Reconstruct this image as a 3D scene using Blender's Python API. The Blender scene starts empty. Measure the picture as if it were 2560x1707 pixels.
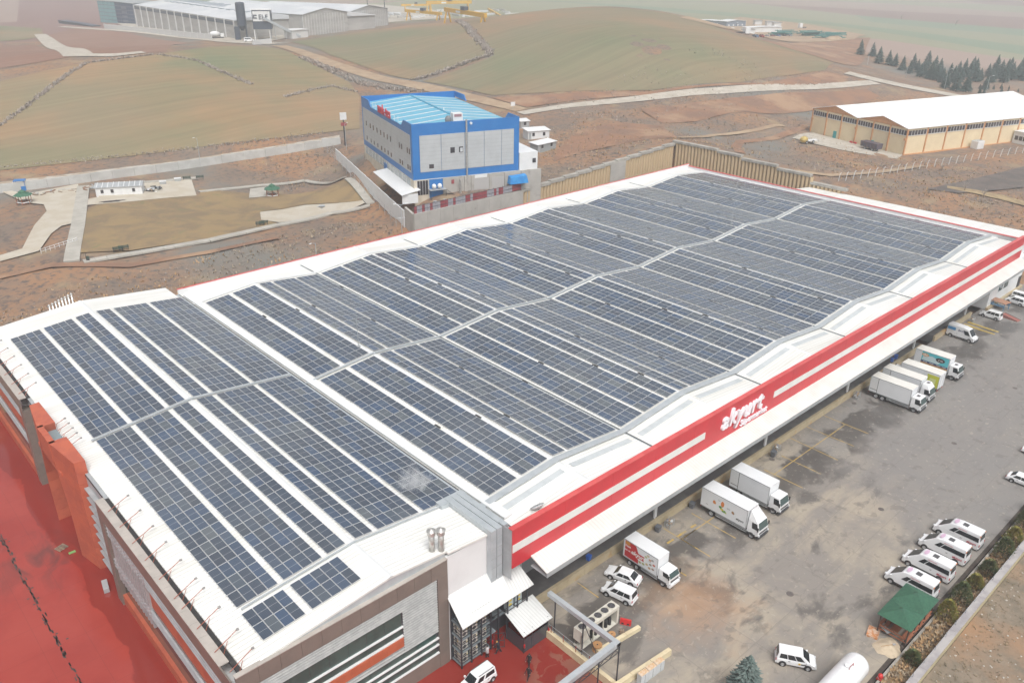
import bpy, bmesh, math, random
import numpy as np
from mathutils import Vector, Matrix
from mathutils.geometry import delaunay_2d_cdt

random.seed(7); np.random.seed(7)
SC = bpy.context.scene
COL = SC.collection
R = math.radians

# ------------------------------------------------------------------ camera
CAM = np.array([-19.9728, -57.0635, 65.2439]); FPX = 2054.78
def cam_axes(pitch, roll, yaw):
    cy, sy, cp, sp = math.cos(yaw), math.sin(yaw), math.cos(pitch), math.sin(pitch)
    fwd = np.array([sy*cp, cy*cp, -sp]); right = np.array([cy, -sy, 0]); up = np.cross(right, fwd)
    cr, sr = math.cos(roll), math.sin(roll)
    return np.array([cr*right+sr*up, -sr*right+cr*up, fwd])
CR = cam_axes(.4411, .0112, .7457)
cd = bpy.data.cameras.new('camera'); cam = bpy.data.objects.new('camera', cd); COL.objects.link(cam)
cd.sensor_width = 36; cd.lens = FPX/2560*36; cd.clip_start = 1; cd.clip_end = 9000
cam.matrix_world = Matrix(((CR[0][0], CR[1][0], -CR[2][0], CAM[0]), (CR[0][1], CR[1][1], -CR[2][1], CAM[1]),
                           (CR[0][2], CR[1][2], -CR[2][2], CAM[2]), (0, 0, 0, 1)))
SC.camera = cam

# ------------------------------------------------------------------ sky, sun, exposure
SUN_EL, SUN_AZ = R(58), R(205)          # overcast: a broad soft sun behind the camera's left
world = bpy.data.worlds.new('World'); SC.world = world; world.use_nodes = True
nt = world.node_tree; nt.nodes.clear()
sky = nt.nodes.new('ShaderNodeTexSky'); sky.sky_type = 'NISHITA'; sky.sun_disc = False
sky.sun_elevation = SUN_EL; sky.sun_rotation = SUN_AZ; sky.air_density = 1.0; sky.dust_density = 6.0; sky.ozone_density = 1.0
hs = nt.nodes.new('ShaderNodeHueSaturation'); hs.inputs['Saturation'].default_value = 0.25
bg = nt.nodes.new('ShaderNodeBackground'); bg.inputs['Strength'].default_value = 0.15
wo = nt.nodes.new('ShaderNodeOutputWorld')
nt.links.new(sky.outputs[0], hs.inputs['Color']); nt.links.new(hs.outputs[0], bg.inputs['Color']); nt.links.new(bg.outputs[0], wo.inputs['Surface'])
sl = bpy.data.lights.new('sun', 'SUN'); sl.energy = 1.5; sl.angle = R(32); sl.color = (1.0, .985, .955)
sun = bpy.data.objects.new('sun', sl); COL.objects.link(sun)
sd = Vector((math.sin(SUN_AZ)*math.cos(SUN_EL), math.cos(SUN_AZ)*math.cos(SUN_EL), math.sin(SUN_EL)))
sun.rotation_euler = sd.to_track_quat('Z', 'Y').to_euler(); sun.location = (0, 0, 400)
SC.view_settings.view_transform = 'Standard'; SC.view_settings.look = 'None'; SC.view_settings.gamma = 1
SC.view_settings.use_curve_mapping = False; SC.view_settings.exposure = 0.14
SC.render.engine = 'CYCLES'
SC.cycles.volume_bounces = 1; SC.cycles.max_bounces = 6; SC.cycles.volume_step_rate = 4

# ------------------------------------------------------------------ materials
MATS = {}
def mat(name, col, rough=.6, col2=None, scale=1.0, detail=4, metal=0.0, spec=.5, bump=0.0, bscale=None, stretch=None,
        col3=None, scale3=.1, lo=.42, hi=.58, rlo=None, coat=0.0, lo3=.5, hi3=.62, coord='Object', distort=0.0):
    if name in MATS: return MATS[name]
    m = bpy.data.materials.new(name); m.use_nodes = True; t = m.node_tree; b = t.nodes['Principled BSDF']
    b.inputs['Roughness'].default_value = rough; b.inputs['Metallic'].default_value = metal
    b.inputs['Specular IOR Level'].default_value = spec; b.inputs['Coat Weight'].default_value = coat
    b.inputs['Base Color'].default_value = (*col, 1)
    tc = t.nodes.new('ShaderNodeTexCoord'); mp = t.nodes.new('ShaderNodeMapping'); t.links.new(tc.outputs[coord], mp.inputs[0])
    if stretch: mp.inputs['Scale'].default_value = stretch
    def noise(sc, det=detail, raw=False):
        n = t.nodes.new('ShaderNodeTexNoise'); n.inputs['Scale'].default_value = sc; n.inputs['Detail'].default_value = det
        n.inputs['Roughness'].default_value = .62; n.inputs['Distortion'].default_value = distort
        t.links.new(tc.outputs[coord] if raw else mp.outputs[0], n.inputs['Vector']); return n
    def mask(n, a, c):
        r = t.nodes.new('ShaderNodeMapRange'); r.inputs[1].default_value = a; r.inputs[2].default_value = c
        t.links.new(n.outputs[0], r.inputs[0]); return r
    def mix(f, a, c):
        x = t.nodes.new('ShaderNodeMix'); x.data_type = 'RGBA'
        t.links.new(f.outputs[0], x.inputs[0])
        for s, v in ((6, a), (7, c)):
            if isinstance(v, tuple): x.inputs[s].default_value = (*v, 1)
            else: t.links.new(v, x.inputs[s])
        return x.outputs[2]
    out = None
    if col2:
        k = mask(noise(scale), lo, hi); out = mix(k, col, col2)
        if rlo is not None:
            r = t.nodes.new('ShaderNodeMapRange'); r.inputs[3].default_value = rough; r.inputs[4].default_value = rlo
            t.links.new(k.outputs[0], r.inputs[0]); t.links.new(r.outputs[0], b.inputs['Roughness'])
    if col3: out = mix(mask(noise(scale3), lo3, hi3), out if out else col, col3)
    if out: t.links.new(out, b.inputs['Base Color'])
    if bump:
        bn = t.nodes.new('ShaderNodeBump'); bn.inputs['Strength'].default_value = bump; bn.inputs['Distance'].default_value = .05
        t.links.new(noise(bscale or scale*4).outputs[0], bn.inputs['Height']); t.links.new(bn.outputs[0], b.inputs['Normal'])
    MATS[name] = m; return m

def ribbed(name, col, pitch, axis, rough=.45, metal=0.0, depth=.35, dirt=None, rib=.82, stretch=None):
    """painted profiled sheet metal: fine ribs across `axis`, a little dirt"""
    if name in MATS: return MATS[name]
    m = mat(name, col, rough, dirt or tuple(c*.88 for c in col), .35, 5, metal, lo=.42, hi=.72, stretch=stretch)
    t = m.node_tree; b = t.nodes['Principled BSDF']
    tc = t.nodes.new('ShaderNodeTexCoord'); sp = t.nodes.new('ShaderNodeSeparateXYZ'); t.links.new(tc.outputs['Object'], sp.inputs[0])
    mu = t.nodes.new('ShaderNodeMath'); mu.operation = 'MULTIPLY'; mu.inputs[1].default_value = 1/pitch; t.links.new(sp.outputs[axis], mu.inputs[0])
    fr = t.nodes.new('ShaderNodeMath'); fr.operation = 'FRACT'; t.links.new(mu.outputs[0], fr.inputs[0])
    pg = t.nodes.new('ShaderNodeMath'); pg.operation = 'PINGPONG'; pg.inputs[1].default_value = .5; t.links.new(fr.outputs[0], pg.inputs[0])
    mr = t.nodes.new('ShaderNodeMapRange'); mr.inputs[1].default_value = .08; mr.inputs[2].default_value = .16; t.links.new(pg.outputs[0], mr.inputs[0])
    bn = t.nodes.new('ShaderNodeBump'); bn.inputs['Strength'].default_value = depth; bn.inputs['Distance'].default_value = .06; bn.invert = True
    t.links.new(mr.outputs[0], bn.inputs['Height']); t.links.new(bn.outputs[0], b.inputs['Normal'])
    src = b.inputs['Base Color'].links[0].from_socket
    x = t.nodes.new('ShaderNodeMix'); x.data_type = 'RGBA'; x.blend_type = 'MULTIPLY'
    x.inputs[7].default_value = (rib, rib, rib, 1)
    iv = t.nodes.new('ShaderNodeMath'); iv.operation = 'SUBTRACT'; iv.inputs[0].default_value = 1; t.links.new(mr.outputs[0], iv.inputs[1])
    t.links.new(iv.outputs[0], x.inputs[0]); t.links.new(src, x.inputs[6]); t.links.new(x.outputs[2], b.inputs['Base Color'])
    return m

# ------------------------------------------------------------------ mesh helpers
class MB:
    """collects faces; build() links them as ONE mesh object"""
    def __init__(s): s.v = []; s.f = []; s.m = []; s.uv = None
    def add(s, vs, fs, mi=0):
        o = len(s.v); s.v += [tuple(p) for p in vs]; s.f += [tuple(i+o for i in f) for f in fs]; s.m += [mi]*len(fs); return s
    def quad(s, a, b, c, d, mi=0): return s.add([a, b, c, d], [(0, 1, 2, 3)], mi)
    def box(s, x0, x1, y0, y1, z0, z1, mi=0):
        v = [(x0,y0,z0),(x1,y0,z0),(x1,y1,z0),(x0,y1,z0),(x0,y0,z1),(x1,y0,z1),(x1,y1,z1),(x0,y1,z1)]
        return s.add(v, [(3,2,1,0),(4,5,6,7),(0,1,5,4),(1,2,6,5),(2,3,7,6),(3,0,4,7)], mi)
    def hexa(s, b, t, mi=0):
        """b,t: four bottom / top points, same winding (counter-clockwise from above)"""
        return s.add(list(b)+list(t), [(3,2,1,0),(4,5,6,7),(0,1,5,4),(1,2,6,5),(2,3,7,6),(3,0,4,7)], mi)
    def bar(s, a, b, w=.1, h=None, mi=0, up=(0,0,1)):
        a, b = Vector(a), Vector(b); d = (b-a).normalized(); u = Vector(up)
        if abs(d.dot(u)) > .95: u = Vector((1,0,0))
        sd_ = d.cross(u).normalized()*w/2; u2 = sd_.cross(d).normalized()*(h or w)/2
        v = [a-sd_-u2, a+sd_-u2, a+sd_+u2, a-sd_+u2, b-sd_-u2, b+sd_-u2, b+sd_+u2, b-sd_+u2]
        return s.add(v, [(0,1,2,3),(7,6,5,4),(0,4,5,1),(1,5,6,2),(2,6,7,3),(3,7,4,0)], mi)
    def tube(s, a, b, r=.05, r2=None, n=8, mi=0, cap=True):
        a, b = Vector(a), Vector(b); d = (b-a).normalized(); u = Vector((0,0,1)) if abs(d.z) < .9 else Vector((1,0,0))
        x = d.cross(u).normalized(); y = d.cross(x); r2 = r if r2 is None else r2
        v = [a+(x*math.cos(2*math.pi*i/n)+y*math.sin(2*math.pi*i/n))*r for i in range(n)] + [b+(x*math.cos(2*math.pi*i/n)+y*math.sin(2*math.pi*i/n))*r2 for i in range(n)]
        f = [(i, i+n, (i+1) % n+n, (i+1) % n) for i in range(n)]
        if cap: f += [tuple(range(n)), tuple(reversed(range(n, 2*n)))]
        return s.add(v, f, mi)
    def path(s, pts, r=.05, n=6, mi=0):
        for a, b in zip(pts[:-1], pts[1:]): s.tube(a, b, r, n=n, mi=mi)
        return s
    def lathe(s, prof, c=(0,0,0), n=16, mi=0):
        """prof: list of (radius, z)"""
        vs = [(c[0]+r*math.cos(2*math.pi*i/n), c[1]+r*math.sin(2*math.pi*i/n), c[2]+z) for r, z in prof for i in range(n)]
        k = len(prof); f = [(j*n+i, j*n+(i+1) % n, (j+1)*n+(i+1) % n, (j+1)*n+i) for j in range(k-1) for i in range(n)]
        f += [tuple(reversed(range(n))), tuple(range((k-1)*n, k*n))]
        return s.add(vs, f, mi)
    def prism(s, poly, axis, a, b, mi=0):
        """polygon in the two other axes, extruded along axis from a to b"""
        def P(p, t): return {'x': (t, p[0], p[1]), 'y': (p[0], t, p[1]), 'z': (p[0], p[1], t)}[axis]
        n = len(poly); v = [P(p, a) for p in poly]+[P(p, b) for p in poly]
        f = [(i, (i+1) % n, (i+1) % n+n, i+n) for i in range(n)] + [tuple(reversed(range(n))), tuple(range(n, 2*n))]
        return s.add(v, f, mi)
    def blob(s, c, r, n=8, k=5, jit=.15, seed=0, mi=0, flat=0.0):
        rg = random.Random(seed); vs = []
        for j in range(k+1):
            th = math.pi*j/k
            for i in range(n):
                q = 1+rg.uniform(-jit, jit); ph = 2*math.pi*i/n
                z = math.cos(th); z = max(z, flat) if flat else z
                vs.append((c[0]+r[0]*q*math.sin(th)*math.cos(ph), c[1]+r[1]*q*math.sin(th)*math.sin(ph), c[2]+r[2]*q*z))
        f = [(j*n+i, (j+1)*n+i, (j+1)*n+(i+1) % n, j*n+(i+1) % n) for j in range(k) for i in range(n)]
        return s.add(vs, f, mi)
    def mesh(s, name, mats, smooth=False, recalc=True):
        me = bpy.data.meshes.new(name); me.from_pydata(s.v, [], s.f)
        for m in (mats if isinstance(mats, (list, tuple)) else [mats]): me.materials.append(m)
        if any(s.m): me.polygons.foreach_set('material_index', s.m)
        if recalc and len(s.f) < 30000:
            bm = bmesh.new(); bm.from_mesh(me); bmesh.ops.recalc_face_normals(bm, faces=bm.faces); bm.to_mesh(me); bm.free()
        if smooth: me.shade_smooth()
        me.update(); return me
    def build(s, name, mats, parent=None, smooth=False, recalc=True, bevel=0.0):
        o = bpy.data.objects.new(name, s.mesh(name, mats, smooth, recalc)); COL.objects.link(o)
        if parent: o.parent = parent
        if bevel:
            bv = o.modifiers.new('bevel', 'BEVEL'); bv.width = bevel; bv.segments = 2; bv.limit_method = 'ANGLE'
        return o
def tag(o, label=None, cat=None, group=None, kind=None):
    if label: o['label'] = label
    if cat: o['category'] = cat
    if group: o['group'] = group
    if kind: o['kind'] = kind
    return o
def thing(name, label, cat, loc=(0,0,0), rz=0.0, group=None, scale=None):
    o = bpy.data.objects.new(name, None); o.empty_display_size = .5; COL.objects.link(o)
    o.location = loc; o.rotation_euler = (0, 0, rz)
    if scale: o.scale = (scale,)*3
    return tag(o, label, cat, group)
def struct(o): return tag(o, kind='structure')
CH = {}
def kids(o): return [c for c in bpy.data.objects if c.parent == o] if o.name not in CH else CH[o.name]
def copy_tree(o, loc=None, rz=None, label=None, parent=None, scale=None):
    c = o.copy(); COL.objects.link(c); c.parent = parent
    if loc is not None: c.location = loc
    if rz is not None: c.rotation_euler = (0, 0, rz)
    if scale is not None: c.scale = (scale,)*3
    if label: c['label'] = label
    for ch in o.children: copy_tree(ch, parent=c)
    return c
def inst(me, name, parent=None, loc=(0,0,0), rot=(0,0,0), scale=None):
    o = bpy.data.objects.new(name, me); COL.objects.link(o); o.location = loc; o.rotation_euler = rot
    if scale: o.scale = scale if isinstance(scale, tuple) else (scale,)*3
    if parent: o.parent = parent
    return o
TXT_SCENE = bpy.data.scenes.new('lettering bench')     # a small side scene, so that converting text stays fast
def text_mesh(txt, size, depth, name='lettering', shear=0.0, offset=0.0, spacing=1.0, align='CENTER'):
    vl = TXT_SCENE.view_layers[0]
    c = bpy.data.curves.new(name, 'FONT'); c.body = txt; c.size = size; c.extrude = depth; c.shear = shear
    c.offset = offset; c.space_character = spacing; c.align_x = align; c.resolution_u = 3
    o = bpy.data.objects.new(name, c); TXT_SCENE.collection.objects.link(o)
    vl.update(); dg = vl.depsgraph; me = bpy.data.meshes.new_from_object(o.evaluated_get(dg))
    bpy.data.objects.remove(o); return me
TXT = {}
def lettering(txt, size, depth, m, parent, loc, rot, shear=0.0, offset=0.0, spacing=1.0, name='lettering', align='CENTER'):
    key = (txt, size, depth, shear, offset, spacing, m.name)
    if key not in TXT:
        me = text_mesh(txt, size, depth, name, shear, offset, spacing, align); me.materials.clear(); me.materials.append(m); TXT[key] = me
    me = TXT[key]
    return inst(me, name, parent, loc, rot)

# ------------------------------------------------------------------ terrain height
D = 2560/2352                      # photograph measured on a 2352 wide copy
def ray(u, v):
    d = np.array([(u-1280)/FPX, -(v-853.5)/FPX, 1.]); return CR.T@d
def atz(u, v, z):
    d = ray(u, v); return CAM+d*(z-CAM[2])/d[2]
ctrl = []
for u, v, z in [(0,735,5),(100,690,5.2),(300,640,5.6),(600,590,6),(800,520,6.6),(900,500,7),(170,600,7),(190,430,7),(800,410,7.2),(850,470,7),
                (450,410,7),(460,540,7),(0,590,6.5),(100,480,7),(0,450,7),(0,430,7.5),(400,372,8),(780,330,10),
                (0,395,8.5),(400,350,9.5),(700,315,11),(0,300,13),(300,250,16),(600,250,16),(780,240,15),
                (350,125,24),(200,143,23),(500,105,24),(640,110,21),(0,185,20),(100,160,22),(300,100,15),(450,95,17),(100,85,13),(500,88,18),
                (300,78,15),(600,95,18),(700,80,18.5),(850,60,18.5),(950,40,18),(0,60,10),(100,22,8),(0,5,8),(400,2,8),
                (700,100,20),(900,180,17),(1050,48,25),(1000,120,23),(1130,128,25),(950,187,17.5),
                (1400,16,35),(1250,24,33),(1550,32,33),(1700,80,27),(1900,150,19),(1200,100,29),(1500,110,30),(1300,180,21),(1600,180,20.5),(1800,170,19),
                (1060,220,16.5),(1200,255,15.5),(1500,225,16),(1800,203,16),(2000,190,15),(2150,215,12),(2250,232,10),
                (1300,300,15),(1400,300,15.5),(1600,290,13),(1700,340,12),(1750,270,14),(1800,350,10),(1500,250,15),
                (1700,60,12.5),(1650,60,13),(1750,84,12),(1800,68,12),(1900,92,12),(1960,82,11),(1700,47,12),(1850,58,11),(1800,92,13),(1850,75,12),(2000,90,12),(1960,92,12),(1980,150,8),(2100,180,6),(2300,190,5),(2340,210,4),
                (2300,60,-6),(2000,18,-4),(2340,130,0),(2100,60,-4),(1100,5,12),(1250,2,10),(2200,5,-6),(1600,4,2),(2200,395,8.5),(2350,420,7.5)]:
    p = atz(u*D, v*D, z); ctrl.append((p[0], p[1], z))
ctrl += [(92,96,12.4),(130,131,14),(104,140,13.5),(119,92,12.4),(100,110,12.4),(130,91,12.6),(155,91,14),(178,92,15.8),(183,86,15.6),(183,70,14.8),(183,52,13.2),(183,38,10.5),(190,20,8.5),
         (182,0,6.5),(186,-15,4),(250,52,8),(263,92,8),(308,36,8),(325,78,8),(285,64,8),(50,-45,0),(100,-45,.2),(20,-60,-.6),(200,-45,2),(150,-60,0),(-40,60,0),(-40,0,-1.2),
         (300,-100,2),(0,-300,0),(-300,100,6),(-300,500,15),(-300,1500,8),(600,-200,0),(1500,-300,-5),(1500,300,-6),(1500,1500,-5),(500,1800,4),(3500,3500,0),(3500,-500,0),(-1500,3500,8),(-1500,-500,5),
         (30,84,5.2),(60,84,6.0),(82,86,6.6),(84,92,7),(-20,84,4.6)]
ctrl = np.array(ctrl)
def tps_fit(P):
    n = len(P); r2 = ((P[:, None, :2]-P[None, :, :2])**2).sum(2); K = .5*r2*np.log(r2+1e-9)
    K[np.arange(n), np.arange(n)] = 30.0            # a little smoothing
    A = np.zeros((n+3, n+3)); A[:n, :n] = K; Q = np.c_[np.ones(n), P[:, :2]/1000]; A[:n, n:] = Q; A[n:, :n] = Q.T
    return np.linalg.solve(A, np.r_[P[:, 2], 0, 0, 0])
W_ = tps_fit(ctrl)
def tps(x, y):
    x = np.atleast_1d(np.asarray(x, float)); y = np.atleast_1d(np.asarray(y, float)); out = np.zeros(len(x)); n = len(ctrl)
    for i in range(0, len(x), 20000):
        r2 = (x[i:i+20000, None]-ctrl[None, :, 0])**2+(y[i:i+20000, None]-ctrl[None, :, 1])**2
        out[i:i+20000] = (.5*r2*np.log(r2+1e-9))@W_[:n]+W_[n]+W_[n+1]*x[i:i+20000]/1000+W_[n+2]*y[i:i+20000]/1000
    return out
def in_pit(x, y):
    return ((x < 86.2) & (y < 79)) | ((x >= 86.2) & (x < 179.2) & (y < 89.2)) | ((x < 240) & (y < -8.4) & (y > -38.4)) 
def outside(x, y): return (y <= -38.4) & (y > -200) & (x > -5) & (x < 400)
def axis(core0, core1, step, far0, far1, ext):
    a = list(np.arange(core0, core1+.1, step)); s = step
    lo = []; v = core0
    while v > far0: s *= 1.22; v -= s; lo.append(v)
    hi = []; v = core1; s = step
    while v < far1: s *= 1.10; v += s; hi.append(v)
    return np.array(sorted(lo+a+hi+ext))
GX = axis(-40, 340, 3.0, -1800, 4500, [86.1, 86.3, 179.1, 179.3, 239.9])
GY = axis(-60, 330, 3.0, -700, 4500, [78.9, 79.1, 89.1, 89.3, -8.3, -8.5, -38.3, -38.5])
XX, YY = np.meshgrid(GX, GY, indexing='ij')
NAT = tps(XX.ravel(), YY.ravel()).reshape(XX.shape)
NAT = np.clip(NAT, -25, 60)
far_w = np.clip((np.hypot(XX-100, YY-100)-1500)/900, 0, 1); NAT = NAT*(1-far_w)
NT = {}
def vnoise(x, y, s, seed):
    if seed not in NT: NT[seed] = np.random.RandomState(seed).rand(256, 256)
    T = NT[seed]; a = x/s; b = y/s
    i = np.floor(a).astype(int); j = np.floor(b).astype(int); fa = a-i; fb = b-j; fa = fa*fa*(3-2*fa); fb = fb*fb*(3-2*fb)
    g = lambda p, q: T[p % 256, q % 256]
    return (g(i, j)*(1-fa)+g(i+1, j)*fa)*(1-fb)+(g(i, j+1)*(1-fa)+g(i+1, j+1)*fa)*fb-.5
ZZ = np.where(in_pit(XX, YY), -1.3, np.where(outside(XX, YY), np.minimum(NAT, .1)*0+.0, NAT))
def h(x, y):
    """terrain height (bilinear on the sheet), scalar"""
    i = min(max(np.searchsorted(GX, x)-1, 0), len(GX)-2); j = min(max(np.searchsorted(GY, y)-1, 0), len(GY)-2)
    a = (x-GX[i])/(GX[i+1]-GX[i]); b = (y-GY[j])/(GY[j+1]-GY[j])
    return float((ZZ[i, j]*(1-a)+ZZ[i+1, j]*a)*(1-b)+(ZZ[i, j+1]*(1-a)+ZZ[i+1, j+1]*a)*b)
def gp(u, v):
    """where the line of sight through display pixel (u,v) meets the terrain"""
    d = ray(u*D, v*D); d = d/np.linalg.norm(d); t = 60.0; st = 2.0; p = CAM
    while t < 5000:
        p = CAM+d*t
        if p[2] < h(p[0], p[1]):
            lo, hi = t-st, t
            for _ in range(18):
                m = (lo+hi)/2; q = CAM+d*m
                if q[2] < h(q[0], q[1]): hi = m
                else: lo = m
            q = CAM+d*hi; return Vector((q[0], q[1], h(q[0], q[1])))
        st = max(1.0, t*.006); t += st
    return Vector(CAM+d*5000)
def dirt_mat():
    m = bpy.data.materials.new('scrub ground'); m.use_nodes = True; MATS['scrub'] = m
    return m
# ------------------------------------------------------------------ ground sheet
def ground_material():
    m = mat('scrub', (.185,.14,.108), .95, (.30,.165,.088), .06, 9, col3=(.105,.088,.078), scale3=.8, lo=.40, hi=.60, lo3=.50, hi3=.64, bump=.5, bscale=1.2, distort=.15)
    t = m.node_tree; b = t.nodes['Principled BSDF']; src = b.inputs['Base Color'].links[0].from_socket
    tc = t.nodes.new('ShaderNodeTexCoord')
    def mixin(src, col, sc, a, c, st=(1,1,1), fac=1.0, dist=0.0):
        mp = t.nodes.new('ShaderNodeMapping'); mp.inputs['Scale'].default_value = st; t.links.new(tc.outputs['Object'], mp.inputs[0])
        n = t.nodes.new('ShaderNodeTexNoise'); n.inputs['Scale'].default_value = sc; n.inputs['Detail'].default_value = 7; n.inputs['Distortion'].default_value = dist; t.links.new(mp.outputs[0], n.inputs['Vector'])
        r = t.nodes.new('ShaderNodeMapRange'); r.inputs[1].default_value = a; r.inputs[2].default_value = c; r.inputs[4].default_value = fac; t.links.new(n.outputs[0], r.inputs[0])
        x = t.nodes.new('ShaderNodeMix'); x.data_type = 'RGBA'; t.links.new(r.outputs[0], x.inputs[0]); t.links.new(src, x.inputs[6]); x.inputs[7].default_value = (*col, 1); return x.outputs[2]
    src = mixin(src, (.30,.225,.135), .11, .56, .74, dist=.2)          # straw
    src = mixin(src, (.17,.16,.14), .03, .52, .66)                    # grey weeds
    # the open plain farther off: a patchwork of ploughed and green plots
    vo = t.nodes.new('ShaderNodeTexVoronoi'); vo.inputs['Scale'].default_value = .0045; mp = t.nodes.new('ShaderNodeMapping')
    mp.inputs['Scale'].default_value = (1.0, .45, 0); mp.inputs['Rotation'].default_value = (0, 0, .5); t.links.new(tc.outputs['Object'], mp.inputs[0]); t.links.new(mp.outputs[0], vo.inputs['Vector'])
    cr = t.nodes.new('ShaderNodeValToRGB'); cr.color_ramp.interpolation = 'CONSTANT'
    for i, (p, c) in enumerate([(0,(.24,.235,.15)),(.3,(.22,.135,.115)),(.55,(.17,.215,.14)),(.75,(.30,.22,.18))]):
        e = cr.color_ramp.elements[i] if i < 2 else cr.color_ramp.elements.new(p); e.position = p; e.color = (*c, 1)
    sp = t.nodes.new('ShaderNodeSeparateColor'); t.links.new(vo.outputs['Color'], sp.inputs[0]); t.links.new(sp.outputs[0], cr.inputs[0])
    ln = t.nodes.new('ShaderNodeVectorMath'); ln.operation = 'DISTANCE'; ln.inputs[1].default_value = (120, 120, 10); t.links.new(tc.outputs['Object'], ln.inputs[0])
    r = t.nodes.new('ShaderNodeMapRange'); r.inputs[1].default_value = 400; r.inputs[2].default_value = 430; t.links.new(ln.outputs['Value'], r.inputs[0])
    x = t.nodes.new('ShaderNodeMix'); x.data_type = 'RGBA'; t.links.new(r.outputs[0], x.inputs[0]); t.links.new(src, x.inputs[6]); t.links.new(cr.outputs[0], x.inputs[7])
    t.links.new(x.outputs[2], b.inputs['Base Color'])
    return m
nx, ny = XX.shape
rough_amp = np.where(in_pit(XX, YY), 0, np.where(outside(XX, YY), .12, .35))
rough_amp = rough_amp*np.clip((175-YY)/25,0,1)*np.clip((275-XX)/25,0,1)
ZR = ZZ+rough_amp*(vnoise(XX, YY, 6.1, 1)+.5*vnoise(XX, YY, 3.3, 2))-0.03
me = bpy.data.meshes.new('terrain')
verts = np.c_[XX.ravel(), YY.ravel(), ZR.ravel()]
idx = np.arange(nx*ny).reshape(nx, ny)
fq = np.c_[idx[:-1, :-1].ravel(), idx[1:, :-1].ravel(), idx[1:, 1:].ravel(), idx[:-1, 1:].ravel()]
me.from_pydata(verts.tolist(), [], fq.tolist()); me.materials.append(ground_material()); me.shade_smooth(); me.update()
struct(inst(me, 'terrain'))

def drape_world(name, poly, m, off=.1, cell=6.0, hfun=None, kind='structure', parent=None):
    """a sheet laid over the terrain inside a polygon of world (x,y) points"""
    P = []
    for a, b in zip(poly, poly[1:]+poly[:1]):
        a = Vector(a[:2]); b = Vector(b[:2]); n = max(1, int((b-a).length/cell))
        P += [a+(b-a)*i/n for i in range(n)]
    xs = [p.x for p in P]; ys = [p.y for p in P]; inner = []
    def inside(x, y):
        c = False; j = len(P)-1
        for i in range(len(P)):
            if (P[i].y > y) != (P[j].y > y) and x < (P[j].x-P[i].x)*(y-P[i].y)/(P[j].y-P[i].y)+P[i].x: c = not c
            j = i
        return c
    nn = 0
    x = min(xs)+cell*.37
    while x < max(xs):
        y = min(ys)+cell*.41
        while y < max(ys):
            if inside(x, y): inner.append(Vector((x, y)))
            y += cell
        x += cell
    r = delaunay_2d_cdt(P+inner, [], [list(range(len(P)))], 1, 1e-4)
    hf = hfun or h
    v = [(p.x, p.y, hf(p.x, p.y)+off) for p in r[0]]
    mb = MB(); mb.v = v; mb.f = [tuple(f) for f in r[2]]; mb.m = [0]*len(mb.f)
    me = mb.mesh(name, m, smooth=True, recalc=False)
    # make normals face up
    if len(me.polygons) and me.polygons[0].normal.z < 0: me.flip_normals()
    o = inst(me, name, parent); o['kind'] = kind; return o
def drape(name, px, m, off=.1, cell=6.0, **k):
    return drape_world(name, [tuple(gp(u, v)[:2]) for u, v in px], m, off, cell, **k)
def ribbon(name, px, width, m, off=.1, cell=4.0, world=None):
    C_ = world or [gp(u, v) for u, v in px]; L = []; Rr = []
    for i, p in enumerate(C_):
        a = C_[max(i-1, 0)]; b = C_[min(i+1, len(C_)-1)]; d = Vector((b[0]-a[0], b[1]-a[1])).normalized(); n = Vector((-d.y, d.x))
        w = width[i] if isinstance(width, list) else width
        L.append((p[0]+n.x*w/2, p[1]+n.y*w/2)); Rr.append((p[0]-n.x*w/2, p[1]-n.y*w/2))
    return drape_world(name, L+Rr[::-1], m, off, cell)

def field_mat(name, c1, c2, c3, ang):
    m = mat(name, c1, .95, c2, .011, 6, col3=c3, scale3=.008, lo=.42, hi=.62, lo3=.42, hi3=.62, bump=.25, bscale=.8)
    t = m.node_tree; b = t.nodes['Principled BSDF']; src = b.inputs['Base Color'].links[0].from_socket
    tc = t.nodes.new('ShaderNodeTexCoord'); mp = t.nodes.new('ShaderNodeMapping'); mp.inputs['Rotation'].default_value = (0, 0, ang); mp.inputs['Scale'].default_value = (.012, .35, 0)
    t.links.new(tc.outputs['Object'], mp.inputs[0]); n = t.nodes.new('ShaderNodeTexNoise'); n.inputs['Scale'].default_value = 1; n.inputs['Detail'].default_value = 5; t.links.new(mp.outputs[0], n.inputs['Vector'])
    r = t.nodes.new('ShaderNodeMapRange'); r.inputs[1].default_value = .3; r.inputs[2].default_value = .7; r.inputs[3].default_value = .88; r.inputs[4].default_value = 1.10; t.links.new(n.outputs[0], r.inputs[0])
    x = t.nodes.new('ShaderNodeVectorMath'); x.operation = 'SCALE'; t.links.new(src, x.inputs[0]); t.links.new(r.outputs[0], x.inputs['Scale']); t.links.new(x.outputs[0], b.inputs['Base Color'])
    return m
FA = field_mat('winter field', (.235,.185,.11), (.315,.19,.10), (.16,.17,.092), .5)
FB = field_mat('winter field hill', (.215,.172,.105), (.29,.175,.098), (.155,.165,.092), -.35)
FR = field_mat('red ploughed field', (.235,.125,.085), (.21,.13,.095), (.25,.15,.11), .2)
drape('field', [(0,292),(60,248),(130,192),(200,147),(350,128),(480,110),(600,108),(645,114),(700,140),(800,188),(826,222),(826,296),(700,310),(500,333),(250,365),(0,392)], FA, .12, 7)
drape('field', [(0,188),(100,165),(195,146),(125,190),(55,246),(0,286)], FA, .12, 8)
drape('field', [(668,97),(800,78),(950,58),(1048,49),(1124,128),(1090,141),(950,184),(870,166),(760,128)], FB, .13, 8)
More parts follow.
